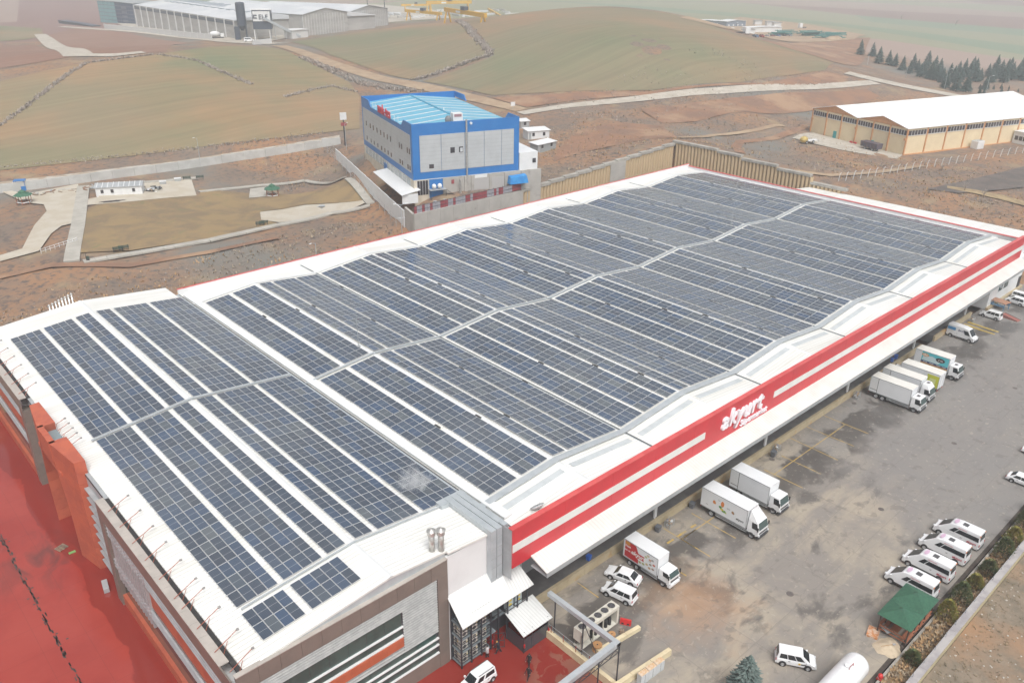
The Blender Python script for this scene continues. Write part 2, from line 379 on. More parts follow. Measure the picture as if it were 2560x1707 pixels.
drape('field', [(1056,48),(1150,36),(1250,26),(1400,19),(1500,27),(1600,47),(1700,83),(1820,112),(1915,145),(1895,162),(1700,190),(1500,208),(1250,214),(1130,220),(970,188),(1100,144),(1134,129)], FB, .13, 9)
drape('field', [(105,84),(190,62),(300,80),(430,99),(380,121),(250,126),(180,128),(150,110)], FR, .15, 12)
drape('field', [(0,104),(80,104),(140,118),(160,132),(80,146),(0,158)], FR, .15, 12)
drape('field', [(0,60),(95,66),(100,84),(60,92),(0,96)], FA, .12, 14)
SOIL = mat('red soil', (.27,.145,.085), .95, (.21,.125,.085), .12, 6, col3=(.33,.21,.13), scale3=.05, bump=.4, bscale=1)
DIRT = mat('dirt road', (.37,.275,.18), .95, (.31,.215,.14), .2, 6, bump=.3, bscale=2, stretch=(1,1,1))
GRAV = mat('gravel road', (.46,.42,.36), .95, (.39,.35,.29), .3, 6, bump=.3, bscale=3)
ribbon('dirt_road', [(640,106),(700,124),(760,146),(840,172),(930,192),(1030,214),(1110,232),(1200,254)], [8,8,8,8,8,8,7,6], DIRT, .2, 4)
ribbon('gravel_road', [(1195,262),(1300,245),(1400,235),(1500,224),(1650,210),(1800,201),(1950,195),(2010,190)], [5,5,6,6,6,6,6,6], GRAV, .2, 4)
ribbon('gravel_road', [(1945,168),(2010,184),(2100,203),(2200,222),(2290,240)], [9,9,9,9,9], GRAV, .25, 4)
ribbon('gravel_road', [(140,62),(260,70),(400,84),(520,95),(640,102)], [7,7,8,12,14], GRAV, .2, 8)
ribbon('gravel_road', [(92,80),(110,95),(140,112),(180,128),(260,128),(330,121)], [7,9,11,12,9,6], GRAV, .25, 8)
drape('soil_bank', [(1130,226),(1250,219),(1500,212),(1750,192),(1900,166),(1950,178),(1940,190),(1800,197),(1500,217),(1330,231),(1210,248)], SOIL, .2, 5)
drape('soil_bank', [(1470,252),(1600,236),(1800,214),(1990,206),(2020,222),(1990,236),(1800,262),(1600,280),(1520,284)], SOIL, .16, 5)
drape('soil_bank', [(1330,300),(1420,283),(1520,290),(1560,318),(1480,322),(1330,352),(1270,372),(1280,345)], SOIL, .12, 4)
drape('soil_bank', [(1740,92),(1830,118),(1940,150),(1985,140),(1990,110),(2000,88),(1960,88),(1850,95)], SOIL, .2, 9)
drape('works_ground', [(1560,42),(1700,40),(1860,58),(1990,82),(1960,92),(1850,98),(1760,88),(1660,66)], DIRT, .3, 12)
drape('works_ground', [(300,70),(470,92),(600,98),(700,82),(900,52),(1040,42),(1000,24),(880,12),(600,8),(230,30)], GRAV, .25, 14)
drape('gravel_pad', [(1820,318),(1870,306),(2080,352),(2060,366),(1900,338)], GRAV, .12, 4)
ribbon('dirt_track', [(1700,352),(1690,338),(1700,326),(1780,318),(1820,304),(1850,288)], [3,3,3,3,3,2], SOIL, .14, 3)

drape('ploughed_patch', [(2130,436),(2240,412),(2352,384),(2352,432),(2300,438),(2200,446)], mat('dark tilth', (.105,.09,.082), .95, (.14,.115,.10), .3, 8, bump=.6, bscale=1.5), .3, 4)
STRAW = mat('straw strip', (.36,.27,.15), .95, (.26,.19,.11), .5, 8, bump=.5, bscale=2)
ribbon('straw_strip', [(2175,432),(2235,442),(2300,456),(2365,474)], [2.5,4,5,4], STRAW, .34, 3)
ribbon('dirt_track', [(1790,398),(1900,404),(2010,398),(2120,382)], [2.2,2.4,2.2,2.0], DIRT, .3, 3); ribbon('dirt_track', [(0,640),(120,612),(300,612),(480,582),(640,548)], [1.6,2,2,1.8,1.5], SOIL, .32, 3)
ribbon('dirt_track', [(1560,318),(1640,312),(1740,300),(1800,290)], [2,2.4,2.2,2], DIRT, .28, 3)
# ------------------------------------------------------------------ park on the left
LAWN = mat('dry lawn', (.27,.19,.095), .95, (.20,.145,.085), .14, 9, col3=(.16,.165,.075), scale3=.3, lo3=.58, hi3=.74, bump=.4, bscale=3, distort=.5)
PAVE = mat('pale paving', (.42,.40,.355), .9, (.36,.34,.30), .35, 6, bump=.15, bscale=4)
BETON = mat('bare concrete', (.47,.43,.36), .9, (.43,.38,.30), .25, 6, bump=.15, bscale=4)
drape('lawn', [(186,583),(196,487),(220,473),(460,450),(458,436),(790,415),(840,462),(700,472),(600,488),(598,505),(640,516),(470,553),(300,578)], LAWN, .28, 4)
def slabs(name, px, width, m, off=.44, ln=2.4, parent_label=None):
    """a path of paving slabs, each slab a piece of its own with an open joint"""
    C_ = [gp(u, v) for u, v in px]; root = struct(thing(name, None, None, C_[0]))
    for a, b in zip(C_[:-1], C_[1:]):
        L = (b-a).length; n = max(1, round(L/ln)); d = (b-a).normalized(); s = Vector((-d.y, d.x, 0))*width/2; g = .05
        for i in range(n):
            p = a+d*(L*i/n+g/2); q = a+d*(L*(i+1)/n-g/2); pz = h(p.x, p.y)+off; qz = h(q.x, q.y)+off
            t = [Vector((w.x, w.y, zz)) for w, zz in ((p-s, pz), (q-s, qz), (q+s, qz), (p+s, pz))]
            o = MB().hexa([w-Vector((0,0,.35)) for w in t], t).build('slab', m, root); o.location = -Vector(C_[0])
    return root
slabs('paved_path', [(165,603),(180,520),(192,430)], 3.0, PAVE)
slabs('paved_path', [(192,604),(300,586),(400,569),(480,555),(560,537),(640,519),(760,492),(850,473)], 2.0, PAVE)
slabs('paved_path', [(852,470),(800,412)], 2.2, PAVE)
slabs('paved_path', [(792,409),(700,417),(600,428),(458,443)], 1.6, PAVE)
slabs('paved_path', [(192,434),(280,425),(380,418),(456,411)], 1.8, PAVE)
drape('concrete_pad', [(226,428),(440,414),(452,452),(300,466),(192,475),(193,462),(228,455)], BETON, .34, 4)
drape('concrete_pad', [(598,490),(700,474),(838,463),(842,468),(640,514),(600,508)], BETON, .36, 4)
drape('concrete_pad', [(575,437),(612,432),(618,454),(572,458)], PAVE, .4, 3)
drape('access_road', [(100,470),(180,462),(176,514),(142,522),(118,540),(90,580),(0,604),(0,590),(52,574),(80,520),(108,488)], BETON, .34, 4)
drape('access_ground', [(0,434),(60,448),(180,425),(185,462),(100,472),(60,468),(0,440)], BETON, .30, 4)

# ------------------------------------------------------------------ yard and forecourt
def yard_mat():
    m = mat('yard concrete', (.345,.302,.24), .68, (.235,.215,.192), .13, 10, col3=(.13,.12,.108), scale3=.16, lo=.40, hi=.56, lo3=.54, hi3=.63, bump=.12, bscale=5, distort=.4, stretch=(.75,1.3,1))
    t = m.node_tree; b = t.nodes['Principled BSDF']; src = b.inputs['Base Color'].links[0].from_socket
    tc = t.nodes.new('ShaderNodeTexCoord'); sp = t.nodes.new('ShaderNodeSeparateXYZ'); t.links.new(tc.outputs['Object'], sp.inputs[0])
    def nz(sc, st=(1,1,1), det=6, dist=.5):
        mp = t.nodes.new('ShaderNodeMapping'); mp.inputs['Scale'].default_value = st; t.links.new(tc.outputs['Object'], mp.inputs[0])
        n = t.nodes.new('ShaderNodeTexNoise'); n.inputs['Scale'].default_value = sc; n.inputs['Detail'].default_value = det; n.inputs['Distortion'].default_value = dist; t.links.new(mp.outputs[0], n.inputs['Vector']); return n.outputs[0]
    def mth(op, a, b_):
        x = t.nodes.new('ShaderNodeMath'); x.operation = op
        for i, q in enumerate((a, b_)):
            if isinstance(q, (int, float)): x.inputs[i].default_value = q
            else: t.links.new(q, x.inputs[i])
        return x.outputs[0]
    def rng(v, a, c, lo=0., hi=1.):
        r = t.nodes.new('ShaderNodeMapRange'); r.inputs[1].default_value = a; r.inputs[2].default_value = c; r.inputs[3].default_value = lo; r.inputs[4].default_value = hi; t.links.new(v, r.inputs[0]); return r.outputs[0]
    def mx(f, a, c):
        x = t.nodes.new('ShaderNodeMix'); x.data_type = 'RGBA'; t.links.new(f, x.inputs[0]); t.links.new(a, x.inputs[6])
        x.inputs[7].default_value = (*c, 1); return x.outputs[2]
    # newer grey asphalt on the far half of the yard
    asph = rng(mth('ADD', mth('ADD', sp.outputs[0], mth('MULTIPLY', sp.outputs[1], -.55)), mth('MULTIPLY', nz(.05), 26)), 96, 112)
    src = mx(mth('MULTIPLY', asph, rng(nz(.25, (.3,1.4,1)), .3, .7, .8, 1.)), src, (.215,.205,.195))
    # the dark wet belt left by wheels in front of the docks
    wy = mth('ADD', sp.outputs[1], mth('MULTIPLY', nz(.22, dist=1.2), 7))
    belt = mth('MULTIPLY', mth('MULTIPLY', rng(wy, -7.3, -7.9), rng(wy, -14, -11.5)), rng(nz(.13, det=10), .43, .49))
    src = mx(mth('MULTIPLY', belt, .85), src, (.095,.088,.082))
    # pale strip along the dock
    # rust washed out near the chiller
    dx = t.nodes.new('ShaderNodeVectorMath'); dx.operation = 'DISTANCE'; dx.inputs[1].default_value = (43, -19.5, 0); t.links.new(tc.outputs['Object'], dx.inputs[0])
    rust = rng(mth('ADD', dx.outputs['Value'], mth('MULTIPLY', nz(.35), 9)), 12, 5.5, 0, .6)
    src = mx(rust, src, (.40,.235,.13))
    # scattered damp spots and dry tyre streaks
    src = mx(rng(nz(.55, det=10, dist=.3), .60, .64, 0, .36), src, (.12,.11,.10))
    src = mx(rng(nz(.5, (.35,2.6,1), 8, .2), .56, .70, 0, .30), src, (.16,.148,.135))
    src = mx(rng(nz(1.7, det=8), .62, .66, 0, .4), src, (.40,.36,.30))
    # hairline cracks
    vc = t.nodes.new('ShaderNodeTexVoronoi'); vc.feature = 'DISTANCE_TO_EDGE'; vc.inputs['Scale'].default_value = .09
    wv = t.nodes.new('ShaderNodeVectorMath'); wv.operation = 'ADD'; nn = t.nodes.new('ShaderNodeTexNoise'); nn.inputs['Scale'].default_value = .5; nn.inputs['Detail'].default_value = 6; t.links.new(tc.outputs['Object'], nn.inputs['Vector'])
    sc_ = t.nodes.new('ShaderNodeVectorMath'); sc_.operation = 'SCALE'; sc_.inputs['Scale'].default_value = 3.0; t.links.new(nn.outputs['Color'], sc_.inputs[0]); t.links.new(tc.outputs['Object'], wv.inputs[0]); t.links.new(sc_.outputs[0], wv.inputs[1]); t.links.new(wv.outputs[0], vc.inputs['Vector'])
    src = mx(rng(vc.outputs['Distance'], .005, .002, 0, .25), src, (.09,.08,.075))
    # slab joints every 6 m / 5.2 m
    def joint(v, p):
        f = mth('PINGPONG', mth('MULTIPLY', v, 1/p), .5); return rng(f, .010, .003)
    wob = mth('MULTIPLY', nz(.9), .25)
    jn = mth('MAXIMUM', joint(mth('ADD', sp.outputs[0], wob), 7.2), joint(mth('ADD', sp.outputs[1], wob), 5.4))
    src = mx(mth('MULTIPLY', jn, .3), src, (.12,.11,.10))
    t.links.new(src, b.inputs['Base Color'])
    t.links.new(rng(belt, 0, 1, .68, .3), b.inputs['Roughness'])
    return m
YARD = yard_mat()
yd = MB()
for x0, x1, y0, y1 in ((28.0, 240, -38.0, -8.0), (26.0, 28.0, -60, -20.5)): pass
yd.box(28.0, 240, -37.9, -7.6, -1.2, 0.0)
struct(yd.build('yard', YARD))
y2 = MB().box(28.6, 47.2, -60, -37.9, -1.2, -.004); struct(y2.build('yard', YARD))
def forecourt_mat():
    m = mat('red floor', (.32,.040,.028), .42, (.36,.058,.042), .10, 6, col3=(.27,.032,.024), scale3=.06, lo=.3, hi=.7, lo3=.45, hi3=.65, bump=.015, bscale=1.2, distort=.2)
    t = m.node_tree; b = t.nodes['Principled BSDF']; src = b.inputs['Base Color'].links[0].from_socket
    tc = t.nodes.new('ShaderNodeTexCoord'); sp = t.nodes.new('ShaderNodeSeparateXYZ'); t.links.new(tc.outputs['Object'], sp.inputs[0])
    def nz(sc, det=6, st=(1,1,1)):
        mp = t.nodes.new('ShaderNodeMapping'); mp.inputs['Scale'].default_value = st; t.links.new(tc.outputs['Object'], mp.inputs[0])
        n = t.nodes.new('ShaderNodeTexNoise'); n.inputs['Scale'].default_value = sc; n.inputs['Detail'].default_value = det; n.inputs['Distortion'].default_value = 1; t.links.new(mp.outputs[0], n.inputs['Vector']); return n.outputs[0]
    def rng(v, a, c, lo=0., hi=1.):
        r = t.nodes.new('ShaderNodeMapRange'); r.inputs[1].default_value = a; r.inputs[2].default_value = c; r.inputs[3].default_value = lo; r.inputs[4].default_value = hi; t.links.new(v, r.inputs[0]); return r.outputs[0]
    def mth(op, a, b_):
        x = t.nodes.new('ShaderNodeMath'); x.operation = op
        for i, q in enumerate((a, b_)):
            if isinstance(q, (int, float)): x.inputs[i].default_value = q
            else: t.links.new(q, x.inputs[i])
        return x.outputs[0]
    def mx(f, a, c):
        x = t.nodes.new('ShaderNodeMix'); x.data_type = 'RGBA'; t.links.new(f, x.inputs[0]); t.links.new(a, x.inputs[6]); x.inputs[7].default_value = (*c, 1); return x.outputs[2]
    # paint worn through to concrete beside the gantry
    dx = t.nodes.new('ShaderNodeVectorMath'); dx.operation = 'DISTANCE'; dx.inputs[1].default_value = (25.5, -17.2, -.8); t.links.new(tc.outputs['Object'], dx.inputs[0])
    worn = mth('MULTIPLY', rng(dx.outputs['Value'], 5.6, 3.6), rng(nz(.5, 8), .53, .55))
    src = mx(worn, src, (.36,.27,.19))
    # soot and oil in front of the portal
    d2 = t.nodes.new('ShaderNodeVectorMath'); d2.operation = 'DISTANCE'; d2.inputs[1].default_value = (-6.6, 37, -.8); t.links.new(tc.outputs['Object'], d2.inputs[0])
    oil = mth('MULTIPLY', rng(d2.outputs['Value'], 9, 2), rng(nz(.35, 8, (1,.5,1)), .46, .66))
    src = mx(mth('MULTIPLY', oil, .8), src, (.05,.035,.032))
    def joint(v, p, w=.008):
        f = mth('PINGPONG', mth('MULTIPLY', v, 1/p), .5); return rng(f, w, w*.4)
    jn = mth('MAXIMUM', joint(sp.outputs[0], 4.2, .006), joint(sp.outputs[1], 4.4, .006)); src = mx(mth('MULTIPLY', jn, .5), src, (.15,.03,.025))
    t.links.new(src, b.inputs['Base Color'])
    # wet band hugging the wall, the dark building's reflection painted into its red
    wet_refl = rng(mth('ADD', sp.outputs[0], mth('MULTIPLY', nz(.16, 8, (1.0,.5,1)), 6.0)), -3.6, -3.35)
    src = mx(mth('MULTIPLY', wet_refl, .75), src, (.20,.024,.018))
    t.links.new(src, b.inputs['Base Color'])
    # a film of water: the puddles next to the wall mirror the sky
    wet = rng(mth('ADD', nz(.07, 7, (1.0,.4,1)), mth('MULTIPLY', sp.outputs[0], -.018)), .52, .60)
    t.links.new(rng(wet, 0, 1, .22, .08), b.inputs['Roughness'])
    b.inputs['Specular IOR Level'].default_value = .6
    return m
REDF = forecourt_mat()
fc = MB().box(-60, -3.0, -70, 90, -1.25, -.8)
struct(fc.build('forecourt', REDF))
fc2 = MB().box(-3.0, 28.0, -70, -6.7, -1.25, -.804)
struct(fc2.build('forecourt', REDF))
# ------------------------------------------------------------------ colours used on the buildings
WROOF = ribbed('white roof sheet', (.79,.79,.765), .52, 1, .42, dirt=(.68,.67,.62), rib=.84, stretch=(.10,1.5,1))
WROOFX = ribbed('cream canopy sheet', (.69,.68,.645), .48, 0, .5, dirt=(.61,.595,.555), rib=.88)
WHITE = mat('white paint', (.70,.71,.71), .5, (.63,.64,.64), .4, 5, lo=.45, hi=.8)
WWALL = mat('white render', (.70,.71,.71), .7, (.62,.63,.63), .25, 6, lo=.45, hi=.8, bump=.05)
RED = mat('red fascia', (.58,.030,.042), .38, (.52,.030,.040), .3, 5)
REDCAP = mat('red coping', (.62,.10,.095), .3, (.55,.07,.07), .5, 4)
STRIPE = mat('white stripe', (.72,.73,.70), .5, (.66,.67,.64), .4, 4)
BROWN = mat('brown cladding', (.195,.163,.140), .42, (.175,.147,.127), .6, 4)
COPE = mat('beige coping', (.44,.40,.36), .45, (.39,.355,.32), .7, 4)
GALV = mat('galvanised steel', (.50,.53,.55), .42, (.40,.44,.46), 1.1, 6, metal=.25, lo=.3, hi=.7)
GREYM = mat('grey sheet', (.42,.44,.45), .45, (.36,.38,.39), .5, 5, metal=.2)
DARK = mat('dark rubber', (.025,.025,.027), .7, (.04,.04,.04), 2, 3)
BLACK = mat('black steel', (.03,.035,.042), .45, (.045,.05,.058), 3, 3)
ORANGE = mat('orange panel', (.46,.12,.058), .5, (.41,.105,.05), .8, 4)
BRICK = mat('terracotta cladding', (.47,.115,.06), .55, (.40,.095,.055), .5, 5)
GLASS = mat('green glass', (.035,.075,.068), .06, (.05,.10,.09), .5, 3, spec=.9)
SLAT = mat('grey slat', (.40,.41,.40), .45, (.33,.34,.335), 1.5, 4)
PIPE = mat('stainless pipe', (.58,.57,.54), .28, (.45,.44,.42), 3, 4, metal=.6)
SKYL = mat('polycarbonate', (.52,.55,.56), .35, (.46,.49,.50), .8, 4)
DOCK = mat('dock deck', (.10,.10,.10), .8, (.14,.14,.135), .4, 5)
DOCKF = mat('dock edge', (.47,.40,.27), .85, (.38,.31,.20), .5, 7, lo=.35, hi=.65, col3=(.46,.27,.10), scale3=.35, lo3=.55, hi3=.7)
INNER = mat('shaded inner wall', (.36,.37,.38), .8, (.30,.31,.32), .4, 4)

market = thing('supermarket_warehouse', 'huge white-roofed supermarket depot with red fascia and rows of solar panels', 'building')
GZ, SL = 12.8, math.tan(.0942); ANG = .0942
RA = 11.80
def zA(x): return GZ+SL*x if x <= RA else GZ+SL*RA-SL*(x-RA)
VAL = [26.0, 49.0, 72.5, 96.1, 119.8, 143.4, 167.2]; VZ = 12.35
RID = [37.1]+[(VAL[i]+VAL[i+1])/2 for i in range(1, 6)]
def zB(x):
    for i in range(6):
        if VAL[i] <= x <= VAL[i+1]:
            r = RID[i]; return VZ+SL*(x-VAL[i]) if x <= r else VZ+SL*(VAL[i+1]-x)
    return VZ
def profile(name, xs, zf, dz, th, y0, y1, m, parent=market):
    top = [(x, zf(x)+dz) for x in xs]; bot = [(x, zf(x)+dz-th) for x in reversed(xs)]
    return MB().prism(top+bot, 'y', y0, y1).build(name, m, parent)
# section A
profile('roof', [-2.6, RA, 18.2], zA, -.17, .2, -6.7, 80.5, WROOF)
profile('roof', [18.2, 25.5], zA, -.17, .2, -7.0, 80.5, WROOF)
MB().box(-2.4, 25.6, -6.5, 80.2, -.8, 12.2).build('wall', WWALL, market)
MB().box(18.1, 25.4, -6.85, -6.5, -.8, 12.55).build('wall', WWALL, market)
MB().prism([(x, zA(x)-.37) for x in (-2.4, RA, 18.1)]+[(18.1, 12.2), (-2.4, 12.2)], 'y', -6.62, -6.5).build('gable_flashing', GALV, market)
MB().prism([(x, zA(x)-.37) for x in (-2.4, RA, 25.6)]+[(25.6, 12.2), (-2.4, 12.2)], 'y', 80.05, 80.2).build('gable_flashing', GALV, market)
MB().box(-3.05, -2.6, -6.6, 80.0, 12.05, 12.2).build('gutter', DARK, market)
for y in (-6.9, -6.9): pass
# B roof
xs = sorted(VAL+RID)
profile('roof', xs, zB, -.16, .2, -8.5, 76.0, WROOF)
MB().box(26.2, 168.4, -4.0, 76.3, -.8, 12.1).build('wall', WWALL, market)
MB().box(26.0, 168.6, 76.0, 76.35, 8, 13.3).build('parapet', WHITE, market)
MB().box(25.9, 168.7, 75.98, 76.37, 13.3, 13.36).build('coping', REDCAP, market)
MB().box(168.2, 168.6, -8.4, 76.0, 8, 12.75).build('parapet', WHITE, market)
MB().box(168.1, 168.7, -8.4, 75.92, 12.75, 12.87).build('coping', REDCAP, market)
for i, x in enumerate(VAL[:-1]):
    g = MB(); w = .35
    if i == 0: g.box(25.55, 26.1, -8.5, 76, 12.25, 12.46)
    else: g.box(x-w/2, x+w/2, -8.5, 76, VZ-.2, VZ-.09)
    gt = g.build('valley_gutter', GALV, market)
    MB().box(x-.07, x+.07, -8.4, 75.9, VZ-.1 if i else 12.46, VZ-.06 if i else 12.48).build('gutter_slot', DARK, gt)
for x in RID+[RA]:
    z = (zA(x) if x == RA else zB(x)); y0, y1 = (-6.7, 80.5) if x == RA else (-8.5, 76)
    MB().prism([(x-.3, z-.19), (x, z-.10), (x+.3, z-.19), (x+.3, z-.22), (x-.3, z-.22)], 'y', y0, y1).build('ridge_cap', WHITE, market)
# cable trays and walkways that follow the roof
def strip(name, xs, zf, y0, y1, dz, th, m):
    return profile(name, xs, zf, dz, th, y0, y1, m)
BX = sorted(VAL+RID)
strip('cable_tray', BX, zB, -3.25, -2.45, .18, .12, GALV)
strip('walkway', BX, zB, 33.55, 33.9, .14, .1, GALV)
strip('walkway', BX, zB, 70.3, 70.9, .02, .1, WHITE)
strip('cable_tray', [-.4, RA, 25.4], zA, 36.85, 37.15, .14, .1, GALV)
strip('cable_tray', [0.2, RA, 25.0], zA, -.55, -.40, .10, .1, GALV)
MB().box(26.35, 27.5, -6.0, 75, 12.37, 12.60).build('duct_cover', WHITE, market)
for i in range(6):
    for a, b in ((VAL[i]+.9, RID[i]-.7), (RID[i]+.7, VAL[i+1]-.9)):
        MB().hexa([(a, -5.0, zB(a)-.18), (b, -5.0, zB(b)-.18), (b, -4.2, zB(b)-.18), (a, -4.2, zB(a)-.18)],
                  [(a, -5.0, zB(a)-.13), (b, -5.0, zB(b)-.13), (b, -4.2, zB(b)-.13), (a, -4.2, zB(a)-.13)]).build('skylight', SKYL, market)
# red fascia with its white stripe, in panels with open joints
fx = list(np.linspace(24.8, 168.4, 20))
for a, b in zip(fx[:-1], fx[1:]):
    MB().box(a, b-.02, -9.0, -8.5, 8.7, 13.48).build('fascia_panel', RED, market)
MB().box(24.75, 168.45, -9.05, -8.4, 13.48, 13.56).build('coping', REDCAP, market)
for a, b in ((24.8, 57.35), (73.15, 168.4)):
    n = max(1, round((b-a)/7.56)); 
    for k in range(n):
        MB().box(a+(b-a)*k/n, a+(b-a)*(k+1)/n-.015, -9.035, -9.0, 10.69, 11.64).build('stripe_panel', STRIPE, market)
MB().box(24.75, 24.8, -8.9, -6.9, 7.2, 13.4).build('fascia_end', GREYM, market)
SIGNW = mat('white sign letters', (.82,.80,.84), .35)
lettering('akyurt', 3.4, .16, SIGNW, market, (65.2, -9.16, 10.62), (R(90), 0, 0), shear=.24, offset=.045, spacing=1.06, name='sign_lettering')
lettering('Süpermarket', 1.22, .10, SIGNW, market, (68.3, -9.12, 9.40), (R(90), 0, 0), shear=.22, offset=.008, spacing=1.0, name='sign_lettering')
# loading canopy
cn = MB().prism([(-9.0, 8.95), (-11.4, 8.16), (-11.4, 8.06), (-9.0, 8.8)], 'x', 27.4, 168.3).build('canopy_roof', WROOFX, market)
for a, b in zip(np.arange(27.4, 168, 3.4), list(np.arange(30.8, 168, 3.4))+[168.3]):
    MB().box(a, b-.02, -11.45, -11.4, 7.58, 8.14).build('canopy_edge', GREYM, market)
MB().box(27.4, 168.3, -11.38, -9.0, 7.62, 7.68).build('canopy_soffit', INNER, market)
for x in (50.6, 75.9, 100.3, 125.0, 148.5):
    p = MB().bar((x, -7.45, 1.1), (x, -7.45, 7.62), .22).build('canopy_post', WHITE, market)
    MB().bar((x+.35, -7.45, 1.1), (x+.35, -7.45, 7.62), .12).build('downpipe', WHITE, p)
    MB().bar((x, -7.45, 6.6), (x, -10.6, 7.6), .12).build('brace', WHITE, p)
# dock
for a, b in ((28.2, 96), (96, 128), (133.5, 151)):
    d = MB().box(a, b, -7.6, -3.9, -.5, 1.06).build('dock_deck', DOCK, market)
    n = round((b-a)/4.5)
    for k in range(n): MB().box(a+(b-a)*k/n, a+(b-a)*(k+1)/n-.03, -7.95, -7.6, -.5, 1.1).build('dock_edge_block', DOCKF, d)
for i, x in enumerate(np.arange(31, 156, 4.4)):
    dd = MB().box(x, x+2.6, -4.1, -4.0, 1.1, 4.2).build('dock_door', WHITE if i % 3 else GREYM, market)
    MB().box(x-.3, x+2.9, -4.35, -4.1, 4.2, 4.8).build('door_hood', DARK, dd)
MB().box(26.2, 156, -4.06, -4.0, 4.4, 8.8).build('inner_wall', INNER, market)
MB().box(157.5, 176, -8.4, -4.0, 0, 7.7).build('office_wall', WWALL, market)
for x in (162.4, 165.4):
    w = MB().box(x, x+2.2, -8.46, -8.4, 2.6, 3.9).build('window', GLASS, market)
    MB().box(x-.08, x+2.28, -8.5, -8.46, 2.5, 2.6).build('sill', WHITE, w)
MB().box(174.2, 175.9, -8.47, -8.4, 0, 3).build('door', DARK, market)
MB().box(157, 177, -8.9, -8.4, 0, .5).build('plinth', DOCKF, market)
# lean-to at the far end
MB().hexa([(168.7,-8,10.9),(180.2,-8,10.2),(178.6,45,10.2),(168.7,47,10.9)], [(168.7,-8,11.8),(180.4,-8,11.3),(178.8,45,11.3),(168.7,47,11.8)]).build('lean_to_roof', WROOF, market)
MB().box(168.7, 179.5, -7.5, 44.5, 0, 10.3).build('lean_to_wall', WWALL, market)
# ---- brown framed street front (facing -y)
pj = [18.1-1.967*k for k in range(12)]
for a, b in zip(pj[1:], pj[:-1]):
    MB().box(max(a, -3.98)+.012, b-.012, -7.0, -6.85, 10.68, 12.42).build('cladding_panel', BROWN, market)
    MB().box(max(a, -3.98)+.008, b-.008, -7.05, -6.55, 12.42, 12.52).build('coping_piece', COPE, market)
for k in range(7): MB().box(16.85, 18.1, -7.0, -6.5, -.8+1.64*k, -.8+1.64*(k+1)-.02).build('column_panel', BROWN, market)
def louvre(x0, x1, z0, z1, n):
    for k in range(n):
        z = z0+(z1-z0)*(k+.5)/n; hh = (z1-z0)/n*.24
        MB().hexa([(x0,-6.98,z-hh),(x1,-6.98,z-hh),(x1,-6.84,z-hh*.2),(x0,-6.84,z-hh*.2)], [(x0,-6.98,z-hh*.4),(x1,-6.98,z-hh*.4),(x1,-6.84,z+hh),(x0,-6.84,z+hh)]).build('slat', SLAT, market)
MB().box(-3.0, 16.85, -6.8, -6.5, 1.2, 10.7).build('recess_wall', BLACK, market)
louvre(-3.3, 16.8, 9.15, 10.66, 5); louvre(12.7, 16.8, 4.0, 9.15, 16); louvre(-3.3, 12.68, 4.02, 5.1, 3)
for k in range(8):
    a = -3.0+1.945*k
    for z0, z1 in ((6.45, 7.35), (7.5, 9.1)): MB().box(a+.02, a+1.92, -6.86, -6.82, z0, z1).build('pane', GLASS, market)
    MB().box(a+.01, a+1.94, -7.12, -6.82, 5.12, 6.2).build('orange_panel', ORANGE, market)
for k in range(10):
    a = -3.0+1.95*k
    for z0, z1 in ((1.35, 2.3), (2.42, 3.15), (3.28, 3.98)): MB().box(a+.02, min(a+1.93, 16.8), -6.86, -6.82, z0, z1).build('pane', GLASS, market)
for z, x1 in ((7.42, 12.65), (6.3, 12.65), (3.22, 16.8), (2.36, 16.8), (1.28, 16.8)): MB().box(-3.2, x1, -7.04, -6.8, z-.07, z+.05).build('ledge', WHITE, market)
MB().box(-3.6, 16.85, -6.95, -6.5, -.8, 1.2).build('plinth', BROWN, market)
# ---- street front facing -x : two brown frames, tubes, red band, and the terracotta portal between
for y0, y1 in ((-7.0, 25.0), (54.0, 81.0)):
    n = round((y1-y0)/1.97)
    for k in range(n):
        a = y0+(y1-y0)*k/n; b = y0+(y1-y0)*(k+1)/n
        if not (y0 < 0 and k == 0): MB().box(-3.98, -3.1, a+.01, b-.01, 12.42, 12.52).build('coping_piece', COPE, market)
        MB().box(-3.98, -3.83, a+.012, b-.012, 10.7, 12.42).build('cladding_panel', BROWN, market)
    for yy in ((y1-1.5, y1) if y0 < 0 else (y0, y0+1.5),):
        for k in range(7): MB().box(-3.98, -2.6, yy[0], yy[1], -.8+1.64*k, -.8+1.64*(k+1)-.02).build('column_panel', BROWN, market)
    ya, yb = (y0+.2, y1-1.5) if y0 < 0 else (y0+1.5, y1)
    MB().box(-3.3, -2.4, ya, yb, -.8, 10.7).build('recess_wall', WWALL, market)
    for z in (10.2, 9.75, 9.3, 8.85, 5.6, 5.15, 4.7): MB().tube((-3.72, ya, z), (-3.72, yb, z), .15, n=10).build('tube', GREYM, market, smooth=False)
    n = 8
    for k in range(n):
        a, b = ya+(yb-ya)*k/n, ya+(yb-ya)*(k+1)/n
        MB().box(-3.6, -3.3, a+.01, b-.01, 6.0, 8.4).build('red_panel', BRICK, market)
        MB().box(-3.42, -3.3, a+.02, b-.02, .6, 4.3).build('pane', GLASS, market)
    MB().box(-3.8, -3.3, ya, yb, -.8, .6).build('plinth', BRICK, market)
for k in range(14): MB().hexa([(-3.85,13.0+.72*k,3.4),(-3.4,13.0+.72*k,3.4),(-3.4,13.5+.72*k,3.4),(-3.85,13.3+.72*k,3.4)], [(-3.85,13.0+.72*k,10.5),(-3.4,13.0+.72*k,10.5),(-3.4,13.5+.72*k,10.5),(-3.85,13.3+.72*k,10.5)]).build('fin', GREYM, market)
MB().box(-3.0, -2.4, 25.0, 54.0, -.8, 12.3).build('recess_wall', GREYM, market)
